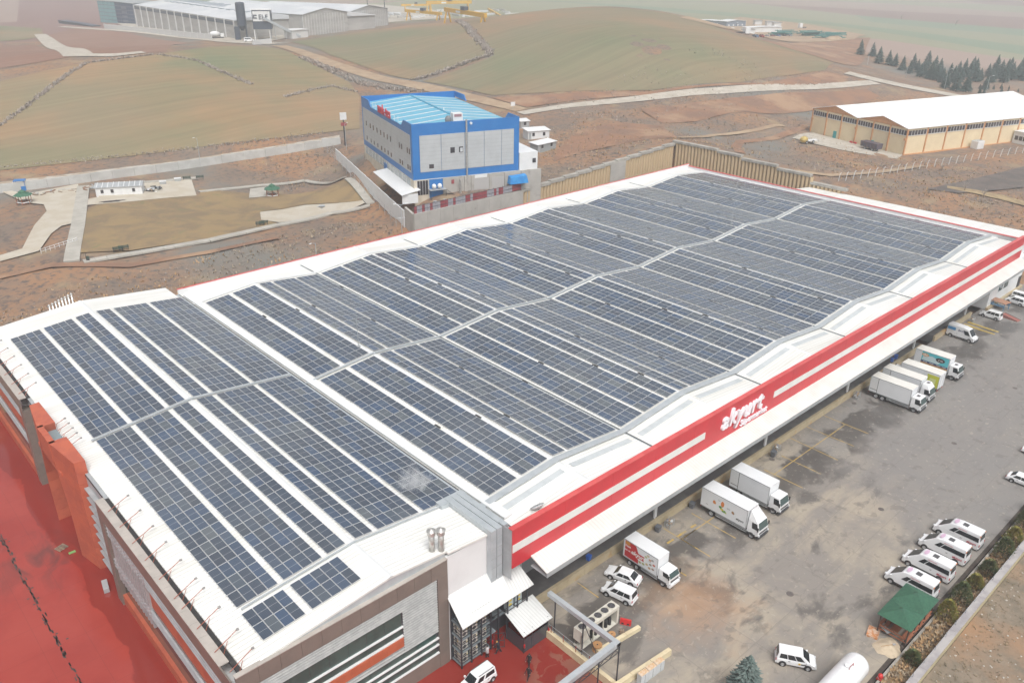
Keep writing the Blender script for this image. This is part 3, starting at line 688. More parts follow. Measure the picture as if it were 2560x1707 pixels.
for k in range(9): MB().box(-3.5, -3.0, 25.3, 31.0, .6+1.25*k, .72+1.25*k).build('ledge', GREYM, market)
portal_plan = [(-2.7, 31.2), (-2.7, 35.4), (-4.65, 35.45), (-3.85, 31.35)]
for mir in (0, 1):
    pl = [(x, 79.85-y) for x, y in portal_plan] if mir else portal_plan
    for k in range(10):
        z0, z1 = -.8+1.48*k, -.8+1.48*(k+1)-.03
        w0 = max(0, (z0-6)/8)*2.4; w1 = max(0, (z1-6)/8)*2.4
        def ex(w): return [(x, y+((w if not mir else -w) if i in (1, 2) else 0)) for i, (x, y) in enumerate(pl)]
        MB().hexa([(x, y, z0) for x, y in ex(w0)], [(x, y, z1) for x, y in ex(w1)]).build('cladding_block', BRICK, market)
for k in range(5):
    a, b = 37.4+1.01*k*1.0, 37.4+1.01*(k+1)
    MB().box(-4.66, -4.0, a, b-.02, 10.9, 13.97).build('cladding_block', BRICK, market)
MB().box(-4.0, -2.7, 37.4, 42.5, 12.0, 12.9).build('portal_glazing', mat('blue grey glass', (.22,.29,.31), .12, spec=.8), market)
MB().box(-4.6, -2.7, 35.5, 44.4, 10.4, 10.9).build('portal_soffit', BRICK, market)
# ---- ducts at the joint of both sections
for k in range(3):
    x = 23.2+.78*k; d = MB()
    d.box(x, x+.7, -6.9, -.2, 12.75, 13.3); d.box(x, x+.7, -7.6, -6.9, 6.6, 13.3)
    du = d.build('air_duct', GALV, market)
    for q in range(5): MB().box(x-.02, x+.72, -7.62, -7.6, 7.4+1.2*q, 7.46+1.2*q).build('duct_flange', GREYM, du)
MB().box(22.2, 25.6, -.9, .1, 12.6, 13.25).build('air_duct', GALV, market)
for x, y in ((17.2, -5.8), (17.95, -6.3)):
    c = MB().lathe([(.3,0),(.3,2.2)], (x, y, 13.1), 16).build('chimney_pipe', PIPE, market, smooth=True)
    MB().lathe([(.42,2.05),(.42,2.45),(.48,2.5),(.1,2.75)], (x, y, 13.1), 16).build('chimney_cap', PIPE, c)
for k in range(8):
    x = 7.5+.5*k; c = MB().lathe([(.16,0),(.16,13.0+.25*k*.6)], (x, 81.3, .8), 10).build('flue_pipe', PIPE, market, smooth=True)
    MB().lathe([(.22,0),(.22,.12),(.05,.3)], (x, 81.3, 13.75+.15*k), 10).build('flue_cap', PIPE, c)
# floodlight arms along the street front
RUST = mat('rusty arm', (.36,.10,.06), .6, (.25,.08,.05), 2, 4)
LAMPG = mat('lamp head', (.28,.27,.26), .5)
ys = [-6.2,-3.4,.1,3.3,5.0,8.4,11.9,15.2,18.6,22.0]+[55.5,59,62.5,66,69.5,73,76.5]+[37.2,38.7,40.2,41.7,43.2]
OW = ('first','second','third','fourth','fifth','sixth','seventh','eighth','ninth','tenth')
for q_, y in enumerate(ys):
    wh_ = f'{OW[q_]} rusty floodlight arm along the eave, counted from the near roof corner' if q_ < 10 else f'{OW[q_-10]} rusty floodlight arm beyond the terracotta portal, counted from it' if q_ < 17 else f'{OW[q_-17]} of five close-set floodlight arms behind the terracotta portal'
    f = thing('floodlight', wh_, 'floodlight', (-3.1, y, 12.5), group='floodlight arms along the eave')
    a = MB().path([(-.5,0,.1),(1.8,.5,.75)], .035); a.path([(.1,-.3,-.3),(.75,.15,.42)], .03); a.build('arm', RUST, f)
    MB().box(1.72, 1.95, .42, .58, .66, .82).build('lamp_head', LAMPG, f)
# small things on the roof
dish = thing('satellite_dish', 'white satellite dish on the roof behind the red fascia', 'satellite dish', (29.9, -7.6, 12.55))
MB().lathe([(.05,0),(.45,.08),(.75,.28),(.78,.32),(.45,.14),(.05,.06)], (0,0,.3), 20).build('reflector', WHITE, dish, smooth=True).rotation_euler = (R(-35), 0, 0)
MB().path([(0,0,0),(0,0,.35)], .05).path([(0,.35,.3),(.05,.1,1.1)], .025).build('mount', GREYM, dish)
for (x, y), lab in zip(((36.7, 37.2), (129.8, 36.2)), ('thin lightning rod standing on the first roof ridge of the depot', 'thin lightning rod on a far roof ridge of the depot')):
    l = thing('lightning_rod', lab, 'lightning rod', (x, y, 13.3)); MB().tube((0,0,0),(0,0,5.2),.05,.02,6).build('rod', GREYM, l); MB().box(-.25,.25,-.25,.25,0,.12).build('base', GREYM, l)

# ------------------------------------------------------------------ solar arrays
def panel_mats():
    fr = mat('panel frame', (.66,.67,.68), .35, metal=.3)
    m = bpy.data.materials.new('solar cells'); m.use_nodes = True; t = m.node_tree; b = t.nodes['Principled BSDF']
    uv = t.nodes.new('ShaderNodeUVMap'); sp = t.nodes.new('ShaderNodeSeparateXYZ'); t.links.new(uv.outputs[0], sp.inputs[0])
    oi = t.nodes.new('ShaderNodeObjectInfo'); ge = t.nodes.new('ShaderNodeNewGeometry')
    def mth(op, a, b_=0.0):
        x = t.nodes.new('ShaderNodeMath'); x.operation = op
        for i, q in enumerate((a, b_)):
            if isinstance(q, (int, float)): x.inputs[i].default_value = q
            else: t.links.new(q, x.inputs[i])
        return x.outputs[0]
    rnd = mth('FRACT', mth('ADD', oi.outputs['Random'], ge.outputs['Random Per Island']))
    cr = t.nodes.new('ShaderNodeValToRGB')
    for i, (p, c) in enumerate([(0,(.042,.055,.075)),(.5,(.046,.066,.098)),(.82,(.040,.072,.130)),(.94,(.070,.088,.105)),(1,(.095,.112,.124))]):
        e = cr.color_ramp.elements[i] if i < 2 else cr.color_ramp.elements.new(p); e.position = p; e.color = (*c, 1)
    t.links.new(rnd, cr.inputs[0])
    def line(v, n, w):
        f = mth('PINGPONG', mth('MULTIPLY', v, n), .5); r = t.nodes.new('ShaderNodeMapRange'); r.inputs[1].default_value = w; r.inputs[2].default_value = w*.5; t.links.new(f, r.inputs[0]); return r.outputs[0]
    fine = mth('MAXIMUM', line(sp.outputs[0], 6, .05), line(sp.outputs[1], 24, .06))
    half = mth('LESS_THAN', mth('ABSOLUTE', mth('SUBTRACT', sp.outputs[1], .5)), .008)
    x = t.nodes.new('ShaderNodeMix'); x.data_type = 'RGBA'; t.links.new(mth('MULTIPLY', fine, .35), x.inputs[0]); t.links.new(cr.outputs[0], x.inputs[6]); x.inputs[7].default_value = (.20,.23,.27,1)
    y = t.nodes.new('ShaderNodeMix'); y.data_type = 'RGBA'; t.links.new(half, y.inputs[0]); t.links.new(x.outputs[2], y.inputs[6]); y.inputs[7].default_value = (.42,.44,.47,1)
    # dust film, heavier in drifts across the roof
    nz = t.nodes.new('ShaderNodeTexNoise'); nz.inputs['Scale'].default_value = .06; nz.inputs['Detail'].default_value = 6; t.links.new(ge.outputs['Position'], nz.inputs['Vector'])
    dr = t.nodes.new('ShaderNodeMapRange'); dr.inputs[1].default_value = .42; dr.inputs[2].default_value = .68; dr.inputs[4].default_value = .15; t.links.new(nz.outputs[0], dr.inputs[0])
    w = t.nodes.new('ShaderNodeMix'); w.data_type = 'RGBA'; t.links.new(dr.outputs[0], w.inputs[0]); t.links.new(y.outputs[2], w.inputs[6]); w.inputs[7].default_value = (.28,.29,.28,1)
    t.links.new(w.outputs[2], b.inputs['Base Color'])
    rr_ = t.nodes.new('ShaderNodeMapRange'); rr_.inputs[3].default_value = .10; rr_.inputs[4].default_value = .24; t.links.new(rnd, rr_.inputs[0]); t.links.new(rr_.outputs[0], b.inputs['Roughness'])
    b.inputs['Roughness'].default_value = .14; b.inputs['Specular IOR Level'].default_value = 1.0
    b.inputs['Coat Weight'].default_value = .0
    return fr, m
PFR, PCELL = panel_mats()
PW, PH, PX = .985, 1.985, 1.02
def panel_geo(mb, uvs, ox, oy, py):
    """frame with an open underside and a recessed glass sheet: 9 quads"""
    a, b, c, d = ox+.012, ox+PW, oy+.015, oy+py-.03; w = .022; z = 0.0; gz = -.006
    vs = [(a,c,z),(b,c,z),(b,d,z),(a,d,z),(a+w,c+w,gz),(b-w,c+w,gz),(b-w,d-w,gz),(a+w,d-w,gz),(a,c,-.05),(b,c,-.05),(b,d,-.05),(a,d,-.05)]
    mb.add(vs, [(0,1,5,4),(1,2,6,5),(2,3,7,6),(3,0,4,7),(0,8,9,1),(1,9,10,2),(2,10,11,3),(3,11,8,0)], 0); mb.add([vs[4],vs[5],vs[6],vs[7]], [(0,1,2,3)], 1)
    uvs += [(0,0)]*32+[(0,0),(1,0),(1,1),(0,1)]
def panel_mesh(name, cells, py):
    mb = MB(); uvs = []
    for ox, oy in cells: panel_geo(mb, uvs, ox, oy, py)
    me = mb.mesh(name, [PFR, PCELL], recalc=False)
    ul = me.uv_layers.new(name='UVMap'); ul.data.foreach_set('uv', [c for p in uvs for c in p]); return me
ONE = {}
RAILM = mat('mounting rail', (.62,.63,.64), .4, metal=.3)
def hash_(x, y): return int(abs(x*7.3+y*3.1))
def array(x, y, z, ang, nc, nr, py, label, single):
    o = thing('solar_array', label, 'solar array', (x, y, z), group='solar arrays on the depot roof'); o.rotation_euler = (0, ang, 0)
    if single:
        key = round(py, 4)
        if key not in ONE: ONE[key] = panel_mesh('panel', [(0, 0)], py)
        for i in range(nc):
            for j in range(nr): inst(ONE[key], 'panel', o, (i*PX, j*py, 0))
    else:
        s = inst(panel_mesh('panels', [(i*PX, j*py) for i in range(nc) for j in range(nr)], py), 'panels', o); s['kind'] = 'stuff'
    rl = MB()
    for j in range(nr):
        for f in (.25, .75): rl.box(-.06, nc*PX+.03, (j+f)*py-.03, (j+f)*py+.03, -.12, -.055)
    r = rl.build('rails', RAILM, o, recalc=False); r['kind'] = 'stuff'
    if nr == 17: q = 2+(hash_(x, y) % 12); MB().box(nc*PX+.03, nc*PX+.24, q*py-.5, q*py+.5, -.1, .03).build('junction_box', DARK, o)
    return o
side = ('yard-side half', 'field-side half'); ordw = ('first', 'second', 'third', 'fourth', 'fifth', 'sixth')
num = {2: 'two', 4: 'four', 5: 'five'}
pyA = 36.6876/18
def a_col(s): return s*math.cos(ANG), GZ+s*math.sin(ANG)
g, hh = .555, .53
Sn = [(0,4), (4*PX+g,4), (8*PX+2*g,2)]
Sf = [(hh,2), (hh+2*PX+g,5), (hh+7*PX+2*g,5)]
for half, (y0, nr) in enumerate(((0, 18), (36.6876+.83, 18))):
    for k, (s, nc) in enumerate(Sn):
        x, z = a_col(s); array(x, y0, z, -ANG, nc, nr, pyA, f'{num[nc]}-column solar array, {ordw[k]} from the street eave on the front roof slope, {side[half]}', True)
    for k, (s, nc) in enumerate(Sf):
        x = RA+s*math.cos(ANG); array(x, y0, zA(RA)-s*math.sin(ANG), ANG, nc, nr, pyA, f'{num[nc]}-column solar array, {ordw[k]} behind the front ridge of the depot roof, {side[half]}', True)
x, z = a_col(-.05); array(x, -.98-2*pyA, z, -ANG, 4, 2, pyA, 'small eight-panel solar array at the near corner of the front roof', True)
x, z = a_col(4.7); array(x, -.95-2*pyA, z, -ANG, 5, 2, pyA, 'small ten-panel solar array beside the smallest one at the near roof corner', True)
pyB = 35.1/17
for b in range(6):
    v0, r0, v1 = VAL[b], RID[b], VAL[b+1]
    near = [(27.85,4), (32.62,4)] if b == 0 else [(v0+.52,4), (v0+5.02,4), (v0+9.52,2)]
    farr = [(r0+.42,2), (r0+2.95,4), (r0+7.4,4)]
    for half, y0 in enumerate((-1.95, 34.4)):
        for k, (x, nc) in enumerate(near):
            array(x, y0, zB(x), -ANG, nc, 17, pyB, f'{num[nc]}-column solar array, {ordw[k]} up the near slope of the {ordw[b]} rear roof bay, {side[half]}', b < 2)
        for k, (x, nc) in enumerate(farr):
            array(x, y0, zB(x), ANG, nc, 17, pyB, f'{num[nc]}-column solar array, {ordw[k]} down the far slope of the {ordw[b]} rear roof bay, {side[half]}', b < 2)
# ------------------------------------------------------------------ vehicles
PAINT = mat('white car paint', (.78,.79,.80), .22, (.74,.75,.76), 1, 3, coat=.4)
PAINTD = mat('dusty white paint', (.70,.70,.68), .45, (.60,.59,.56), .7, 6, lo=.4, hi=.75)
BOXW = mat('truck box white', (.72,.735,.75), .4, (.65,.665,.68), .5, 5, lo=.45, hi=.8)
BOXR = mat('truck box roof', (.72,.71,.67), .55, (.52,.49,.43), .9, 7, lo=.5, hi=.78, stretch=(.5,2.5,1))
TYRE = mat('tyre', (.018,.018,.02), .8); RIM = mat('rim', (.42,.43,.44), .4, metal=.4); CHAS = mat('chassis', (.05,.05,.055), .7, (.08,.075,.07), 2, 4)
AGL = mat('car glass', (.018,.024,.028), .05, spec=.8); TGL = mat('truck windscreen', (.05,.085,.085), .06, spec=.8)
TAIL = mat('tail lamp', (.35,.02,.02), .3); HEAD = mat('head lamp', (.62,.64,.66), .15); BUMP = mat('dark plastic', (.04,.042,.046), .6)
TRIM = mat('dark trim', (.09,.09,.095), .5)
WH = {}
def wheel(parent, x, y, r, w, name='wheel'):
    k = (round(r, 3), round(w, 3))
    if k not in WH:
        t = MB(); n = 20
        prof = [(r*.62,-w/2),(r*.93,-w/2),(r,-w*.3),(r,w*.3),(r*.93,w/2),(r*.62,w/2)]
        vs = [(rr*math.cos(2*math.pi*i/n), yy, rr*math.sin(2*math.pi*i/n)) for rr, yy in prof for i in range(n)]
        t.add(vs, [(j*n+i, j*n+(i+1) % n, (j+1)*n+(i+1) % n, (j+1)*n+i) for j in range(5) for i in range(n)])
        rm = MB(); q = [(r*.12,-w*.46),(r*.2,-w*.44),(r*.55,-w*.3),(r*.63,-w*.49),(r*.63,w*.49),(r*.55,w*.3),(r*.2,w*.44),(r*.12,w*.46)]
        vs = [(rr*math.cos(2*math.pi*i/n), yy, rr*math.sin(2*math.pi*i/n)) for rr, yy in q for i in range(n)]
        rm.add(vs, [(j*n+i, j*n+(i+1) % n, (j+1)*n+(i+1) % n, (j+1)*n+i) for j in range(7) for i in range(n)]+[tuple(range(n)), tuple(range(7*n, 8*n))])
        WH[k] = (t.mesh('wheel', TYRE, True), rm.mesh('rim', RIM))
    o = inst(WH[k][0], name, parent, (x, y, r)); inst(WH[k][1], 'rim', o); return o
def lerp(a, b, t): return tuple(p+(q-p)*t for p, q in zip(a, b))
def patch(mb, q, u0, u1, v0, v1, out=.008, mi=0):
    """inset piece of a quad q (a,b bottom; c,d top: a-b-c-d), lifted off along its normal"""
    a, b, c, d = [Vector(p) for p in q]; n = (b-a).cross(d-a).normalized()*out
    f = lambda u, v: (a.lerp(b, u)).lerp(d.lerp(c, u), v)+n
    return mb.add([f(u0,v0), f(u1,v0), f(u1,v1), f(u0,v1)], [(0,1,2,3)], mi)
def truck(label, xc, yr, L, W=2.33, zt=3.68, z0=1.02, cab='flat', axles=1, roof=BOXR, side_door=False, art=None, cabp=PAINT, group='delivery trucks backed up to the loading dock', reverse=False):
    """box truck; local +x is forward; placed nose towards -y with its tail at y = yr"""
    t = thing('box_truck', label, 'truck', (xc, yr, 0), R(-90) if not reverse else R(90), group)
    if reverse: t.location = (xc, yr-L, 0)
    bx = MB().box(0, L, -W/2, W/2, z0, zt-.03).build('cargo_box', BOXW, t, bevel=.02)
    MB().box(.02, L-.02, -W/2+.02, W/2-.02, zt-.03, zt).build('box_roof', roof, bx)
    e = MB()
    for y in (-W/2, W/2):
        e.box(-.02, L+.02, y-.02, y+.02, zt-.08, zt+.01); e.box(-.02, L+.02, y-.02, y+.02, z0-.06, z0+.05)
        for x in (0, L): e.box(x-.03, x+.03, y-.025, y+.025, z0, zt)
    e.build('edge_trim', GREYM, bx)
    for y in (-W/4, W/4):
        d = MB().box(-.03, 0, y-W/4+.04, y+W/4-.04, z0+.06, zt-.12).build('rear_door', BOXW, bx); MB().tube((-.05, y, z0+.2), (-.05, y, zt-.2), .02, n=6).build('lock_bar', GREYM, d)
    if side_door:
        d = MB().box(.15, 1.25, -W/2-.014, -W/2, z0+.5, zt-.15).build('side_door', WHITE, bx); MB().box(1.25, 1.31, -W/2-.02, -W/2, z0+.05, zt-.1).build('door_frame', DARK, bx); MB().box(.15, 1.25, -W/2-.016, -W/2, z0+.42, z0+.5).build('door_frame', DARK, bx)
    c0 = L+.12; cl = 1.62; ct = 2.55 if cab != 'small' else 2.15; w2 = W/2-.06 if cab != 'small' else W/2-.08
    MB().box(.1, c0+1.3, -.42, .42, .55, .95).build('chassis', CHAS, t)
    zb = .55
    base = [(c0,-w2,zb),(c0+cl,-w2,zb),(c0+cl,w2,zb),(c0,w2,zb)]; belt = [(c0,-w2,1.45),(c0+cl+.05,-w2,1.45),(c0+cl+.05,w2,1.45),(c0,w2,1.45)]
    top = [(c0+.02,-w2+.07,ct),(c0+cl-.28,-w2+.1,ct),(c0+cl-.28,w2-.1,ct),(c0+.02,w2-.07,ct)]
    cb = MB(); cb.add(base+belt+top, [(3,2,1,0),(0,1,5,4),(1,2,6,5),(2,3,7,6),(3,0,4,7),(4,5,9,8),(5,6,10,9),(6,7,11,10),(7,4,8,11),(8,9,10,11)])
    cabo = cb.build('cab', cabp, t, bevel=.07)
    g = MB(); patch(g, (belt[1], belt[2], top[2], top[1]), .05, .95, .06, .9, .02); g.build('windscreen', TGL, cabo)
    g = MB(); patch(g, (belt[0], belt[1], top[1], top[0]), .42, .93, .08, .82, .02); g.build('side_window', AGL, cabo)
    g = MB(); patch(g, (belt[2], belt[3], top[3], top[2]), .07, .58, .08, .82, .02); g.build('side_window', AGL, cabo)
    MB().box(c0+cl-.25, c0+cl+.16, -w2-.02, w2+.02, .35, .72).build('bumper', BUMP if cab != 'small' else PAINT, cabo, bevel=.04)
    for s in (-1, 1):
        MB().box(c0+cl+.04, c0+cl+.18, s*w2-.16 if s > 0 else s*w2-.02, s*w2+.02 if s > 0 else s*w2+.16, .74, .95).build('headlight', HEAD, cabo)
        MB().box(c0+cl-.12, c0+cl+.05, s*(w2+.12)-.04, s*(w2+.12)+.04, 1.5, 2.05).build('mirror', DARK, cabo)
        MB().box(c0+.1, c0+1.25, s*w2-.1, s*w2+.03, .55, .78).build('wheel_arch', BUMP, cabo)
    MB().box(c0+cl+.03, c0+cl+.075, -w2+.25, w2-.25, .95, 1.2).build('grille', TRIM, cabo)
    if cab in ('flat', 'hatch', 'high'):
        if cab != 'flat': MB().box(c0+.4, c0+.85, -.3, .3, ct+(0 if cab == 'hatch' else .62), ct+(.05 if cab == 'hatch' else .67)).build('roof_hatch', TRIM, cabo)
    if cab == 'high':
        MB().hexa([(c0+.02,-w2+.07,ct-.02),(c0+cl-.3,-w2+.12,ct-.02),(c0+cl-.3,w2-.12,ct-.02),(c0+.02,w2-.07,ct-.02)], [(c0+.05,-w2+.2,ct+.62),(c0+cl-.75,-w2+.3,ct+.62),(c0+cl-.75,w2-.3,ct+.62),(c0+.05,w2-.2,ct+.62)]).build('cab_roof', cabp, cabo, bevel=.1)
    if cab == 'fairing':
        MB().add([(c0+.05,-w2+.06,ct-.03),(c0+cl-.35,-w2+.12,ct-.03),(c0+cl-.35,w2-.12,ct-.03),(c0+.05,w2-.06,ct-.03),(c0+.08,-.75,zt+.05),(c0+.08,.75,zt+.05),(c0+.5,0,zt+.1)],
                 [(0,1,4),(2,3,5),(1,2,6),(1,6,4),(2,5,6),(3,0,4,5),(4,6,5),(3,2,1,0)]).build('wind_fairing', cabp, cabo)
    rw, ww = (.46, .3) if cab != 'small' else (.38, .26)
    xs_r = [L*.25] if axles == 1 else [L*.2, L*.2+1.05]
    for x in xs_r+[c0+.72]:
        for s in (-1, 1): wheel(t, x, s*(W/2-.2), rw, ww)
    for s in (-1, 1):
        gd = MB(); a, b = xs_r[-1]+.65, c0-.05
        for z in (.55, .8): gd.box(a, b, s*(W/2-.05)-.03, s*(W/2-.05)+.03, z-.06, z+.06)
        gd.build('side_guard', GREYM, t)
        MB().box(xs_r[0]-.6, xs_r[-1]+.6, s*(W/2-.2)-.16, s*(W/2-.2)+.16, rw*2+.02, rw*2+.07).build('mudguard', CHAS, t)
        MB().box(-.04, .02, s*(W/2-.2)-.12, s*(W/2-.2)+.12, .7, .85).build('tail_lamp', TAIL, t)
    if art: art(t, bx, L, W, z0, zt)
    return t
RA90 = R(90)
def side_text(txt, size, col, bx, x, z, W, shear=0.0, name='side_lettering', off=.0, depth=.004, left=False):
    # on the side that faces the camera (-x in the world): local y = -W/2, text reads along local +x
    return lettering(txt, size, depth, col, bx, (x, -W/2-.012-.004, z), (RA90, 0, 0), shear=shear, offset=off, name=name)
def print_m(n, c): return mat('print '+n, c, .4)
def disc(bx, x, z, rx, rz, m, W, d=.010, name='printed_emblem', n=20):
    mb = MB(); mb.add([(x+rx*math.cos(2*math.pi*i/n), -W/2-d, z+rz*math.sin(2*math.pi*i/n)) for i in range(n)], [tuple(range(n))]); return mb.build(name, m, bx, recalc=False)
def plate(bx, x0, x1, z0, z1, m, W, d=.006, name='printed_panel', poly=None):
    pts = poly or [(x0,z0),(x1,z0),(x1,z1),(x0,z1)]; mb = MB(); mb.add([(x, -W/2-d, z) for x, z in pts], [tuple(range(len(pts)))]); return mb.build(name, m, bx, recalc=False)
def art_food(t, bx, L, W, z0, zt):
    H = zt-z0
    for x, z, rx, rz, c, n in [(.29,.52,.055,.13,(.62,.22,.06),'tomato'),(.315,.49,.03,.08,(.68,.33,.07),'orange'),(.47,.62,.065,.21,(.62,.20,.05),'emblem rim'),(.47,.62,.05,.16,(.72,.72,.70),'emblem face'),
                               (.43,.42,.06,.09,(.08,.24,.05),'leaves'),(.47,.33,.07,.08,(.62,.50,.05),'peppers'),(.53,.28,.05,.09,(.14,.33,.06),'cucumber'),(.50,.25,.06,.05,(.10,.28,.05),'cabbage'),(.56,.24,.03,.05,(.45,.50,.08),'lettuce'),
                               (.70,.47,.05,.10,(.35,.20,.10),'nuts'),(.72,.44,.03,.07,(.24,.12,.06),'nut')]:
        disc(bx, L*x, z0+H*z, L*rx*.55, H*rz*.75, print_m(n, c), W, .006+.001*random.random()*6)
    side_text('Ce', .28, print_m('grey ink', (.2,.2,.2)), bx, L*.39, z0+H*.72, W); side_text('taze', .3, print_m('grey ink', (.2,.2,.2)), bx, L*.60, z0+H*.52, W, .2)
    side_text('akyurt', .42, print_m('dark ink', (.06,.06,.06)), bx, L*.86, z0+H*.22, W, .2, off=.012)
    side_text('iveco', .16, print_m('dark ink', (.06,.06,.06)), bx, L*.14, z0+H*.2, W)
def art_red(t, bx, L, W, z0, zt):
    H = zt-z0; rd = print_m('red', (.50,.022,.03)); w = print_m('white ink', (.80,.78,.76))
    plate(bx, 0, 0, 0, 0, rd, W, .006, poly=[(.04*L,z0+.02*H+.08),(.45*L,z0+.08),(.45*L,z0+.35*H),(.62*L,z0+.35*H),(.62*L,z0+.62*H),(.44*L,z0+.62*H),(.36*L,zt-.12),(.04*L,zt-.12)])
    disc(bx, L*.12, z0+H*.85, L*.075, H*.09, print_m('badge orange', (.60,.26,.03)), W, .009); side_text('Ozen', .42, w, bx, L*.12, z0+H*.64, W, .15, off=.01); side_text('444 19 75', .30, w, bx, L*.15, z0+H*.40, W, 0, off=.01)
    side_text('akyurt', .78, w, bx, L*.44, z0+H*.40, W, .18, off=.022); side_text('süpermarket', .22, w, bx, L*.52, z0+H*.29, W)
    for k, (x, z, c) in enumerate([(.66,.7,(.45,.50,.25)),(.72,.82,(.55,.45,.30)),(.78,.66,(.5,.3,.2)),(.85,.72,(.35,.35,.34)),(.9,.5,(.5,.15,.1)),(.8,.42,(.3,.28,.22)),(.7,.32,(.52,.40,.20)),(.6,.22,(.35,.40,.15)),(.5,.2,(.45,.35,.15)),(.88,.25,(.32,.25,.2)),(.78,.2,(.48,.3,.15))]):
        disc(bx, L*x, z0+H*z, L*.04, H*.06, print_m('product %d' % k, c), W, .0065+k*.0004)
    side_text('www', .18, print_m('dark ink', (.06,.06,.06)), bx, L*.78, z0+H*.55, W)
def art_bill(t, bx, L, W, z0, zt):
    H = zt-z0
    plate(bx, .2*L, .98*L, z0+.36*H, zt-.1, print_m('cyan', (.10,.50,.56)), W, .006); plate(bx, .2*L, .98*L, z0+.24*H, z0+.36*H, print_m('navy', (.03,.03,.13)), W, .0065); plate(bx, .2*L, .98*L, z0+.03*H, z0+.24*H, print_m('caramel', (.45,.25,.08)), W, .006)
    plate(bx, 0, 0, 0, 0, print_m('pale wave', (.55,.68,.70)), W, .008, poly=[(.22*L,z0+.38*H),(.7*L,z0+.38*H),(.78*L,z0+.6*H),(.5*L,z0+.78*H),(.25*L,z0+.66*H)])
    disc(bx, L*.30, z0+H*.76, L*.105, H*.11, print_m('badge orange', (.60,.26,.03)), W, .010); side_text('ülker', .42, print_m('white ink', (.8,.78,.76)), bx, L*.30, z0+H*.71, W, .2, off=.012)
    disc(bx, L*.74, z0+H*.68, L*.135, H*.15, print_m('oval black', (.035,.02,.02)), W, .010); side_text('Cafe', .44, print_m('white ink', (.8,.78,.76)), bx, L*.74, z0+H*.62, W, .2)
    for x in (.33, .52, .72, .88): plate(bx, L*(x-.06), L*(x+.06), z0+.28*H, z0+.31*H, print_m('white ink', (.8,.78,.76)), W, .008)
def art_lime(t, bx, L, W, z0, zt):
    H = zt-z0; yl = print_m('lime', (.52,.55,.05)); plate(bx, .02*L, .30*L, z0+.08, zt-.3, yl, W); disc(bx, .16*L, z0+H*.55, .1*L, H*.2, print_m('pale lime', (.62,.66,.30)), W, .009)
    side_text('taze', .45, print_m('grey ink', (.2,.2,.2)), bx, .24*L, z0+H*.7, W, .2)
truck('white box truck with red printed side, nearest truck on the dock beside two parked cars', 43.4, -9.35, 5.0, 2.02, 3.42, .95, 'small', 2, BOXW, art=art_red)
truck('white box truck with fruit and vegetable print and peaked cab fairing', 58.62, -9.55, 6.75, cab='fairing', roof=BOXW, art=art_food)
truck('plain white box truck with grey side door, parked beside the vegetable-print truck', 65.0, -9.6, 5.8, cab='flat', roof=BOXW, side_door=True)
truck('plain white three-axle box truck at the near end of the far dock row', 104.95, -9.5, 6.6, cab='hatch', axles=2, side_door=True)
truck('white box truck with tall rounded cab, second in the far dock row', 109.35, -9.4, 6.25, cab='high', side_door=True)
tr = truck('white box truck with lime green print, nose towards the dock', 113.5, -10.6, 6.35, cab='small', reverse=True, zt=3.68)
# its camera-facing side is the local +y side, so print there
bxl = [c for c in tr.children if c.name.startswith('cargo_box')][0]
for (a, b, c, d, m, off) in ((.05, 1.95, 1.12, 3.3, print_m('lime', (.52,.55,.05)), .008), (.5, 1.5, 1.8, 2.7, print_m('pale lime', (.62,.66,.30)), .012)):
    MB().add([(a, 1.165+off, c), (b, 1.165+off, c), (b, 1.165+off, d), (a, 1.165+off, d)], [(3,2,1,0)]).build('printed_panel', m, bxl, recalc=False)
lettering('taze', .5, .004, print_m('grey ink', (.2,.2,.2)), bxl, (2.5, 1.18, 2.7), (RA90, 0, R(180)), shear=.2, name='side_lettering')
truck('white box truck with turquoise advertising side and brown oval badge', 120.9, -9.8, 5.8, cab='hatch', side_door=False, art=art_bill)

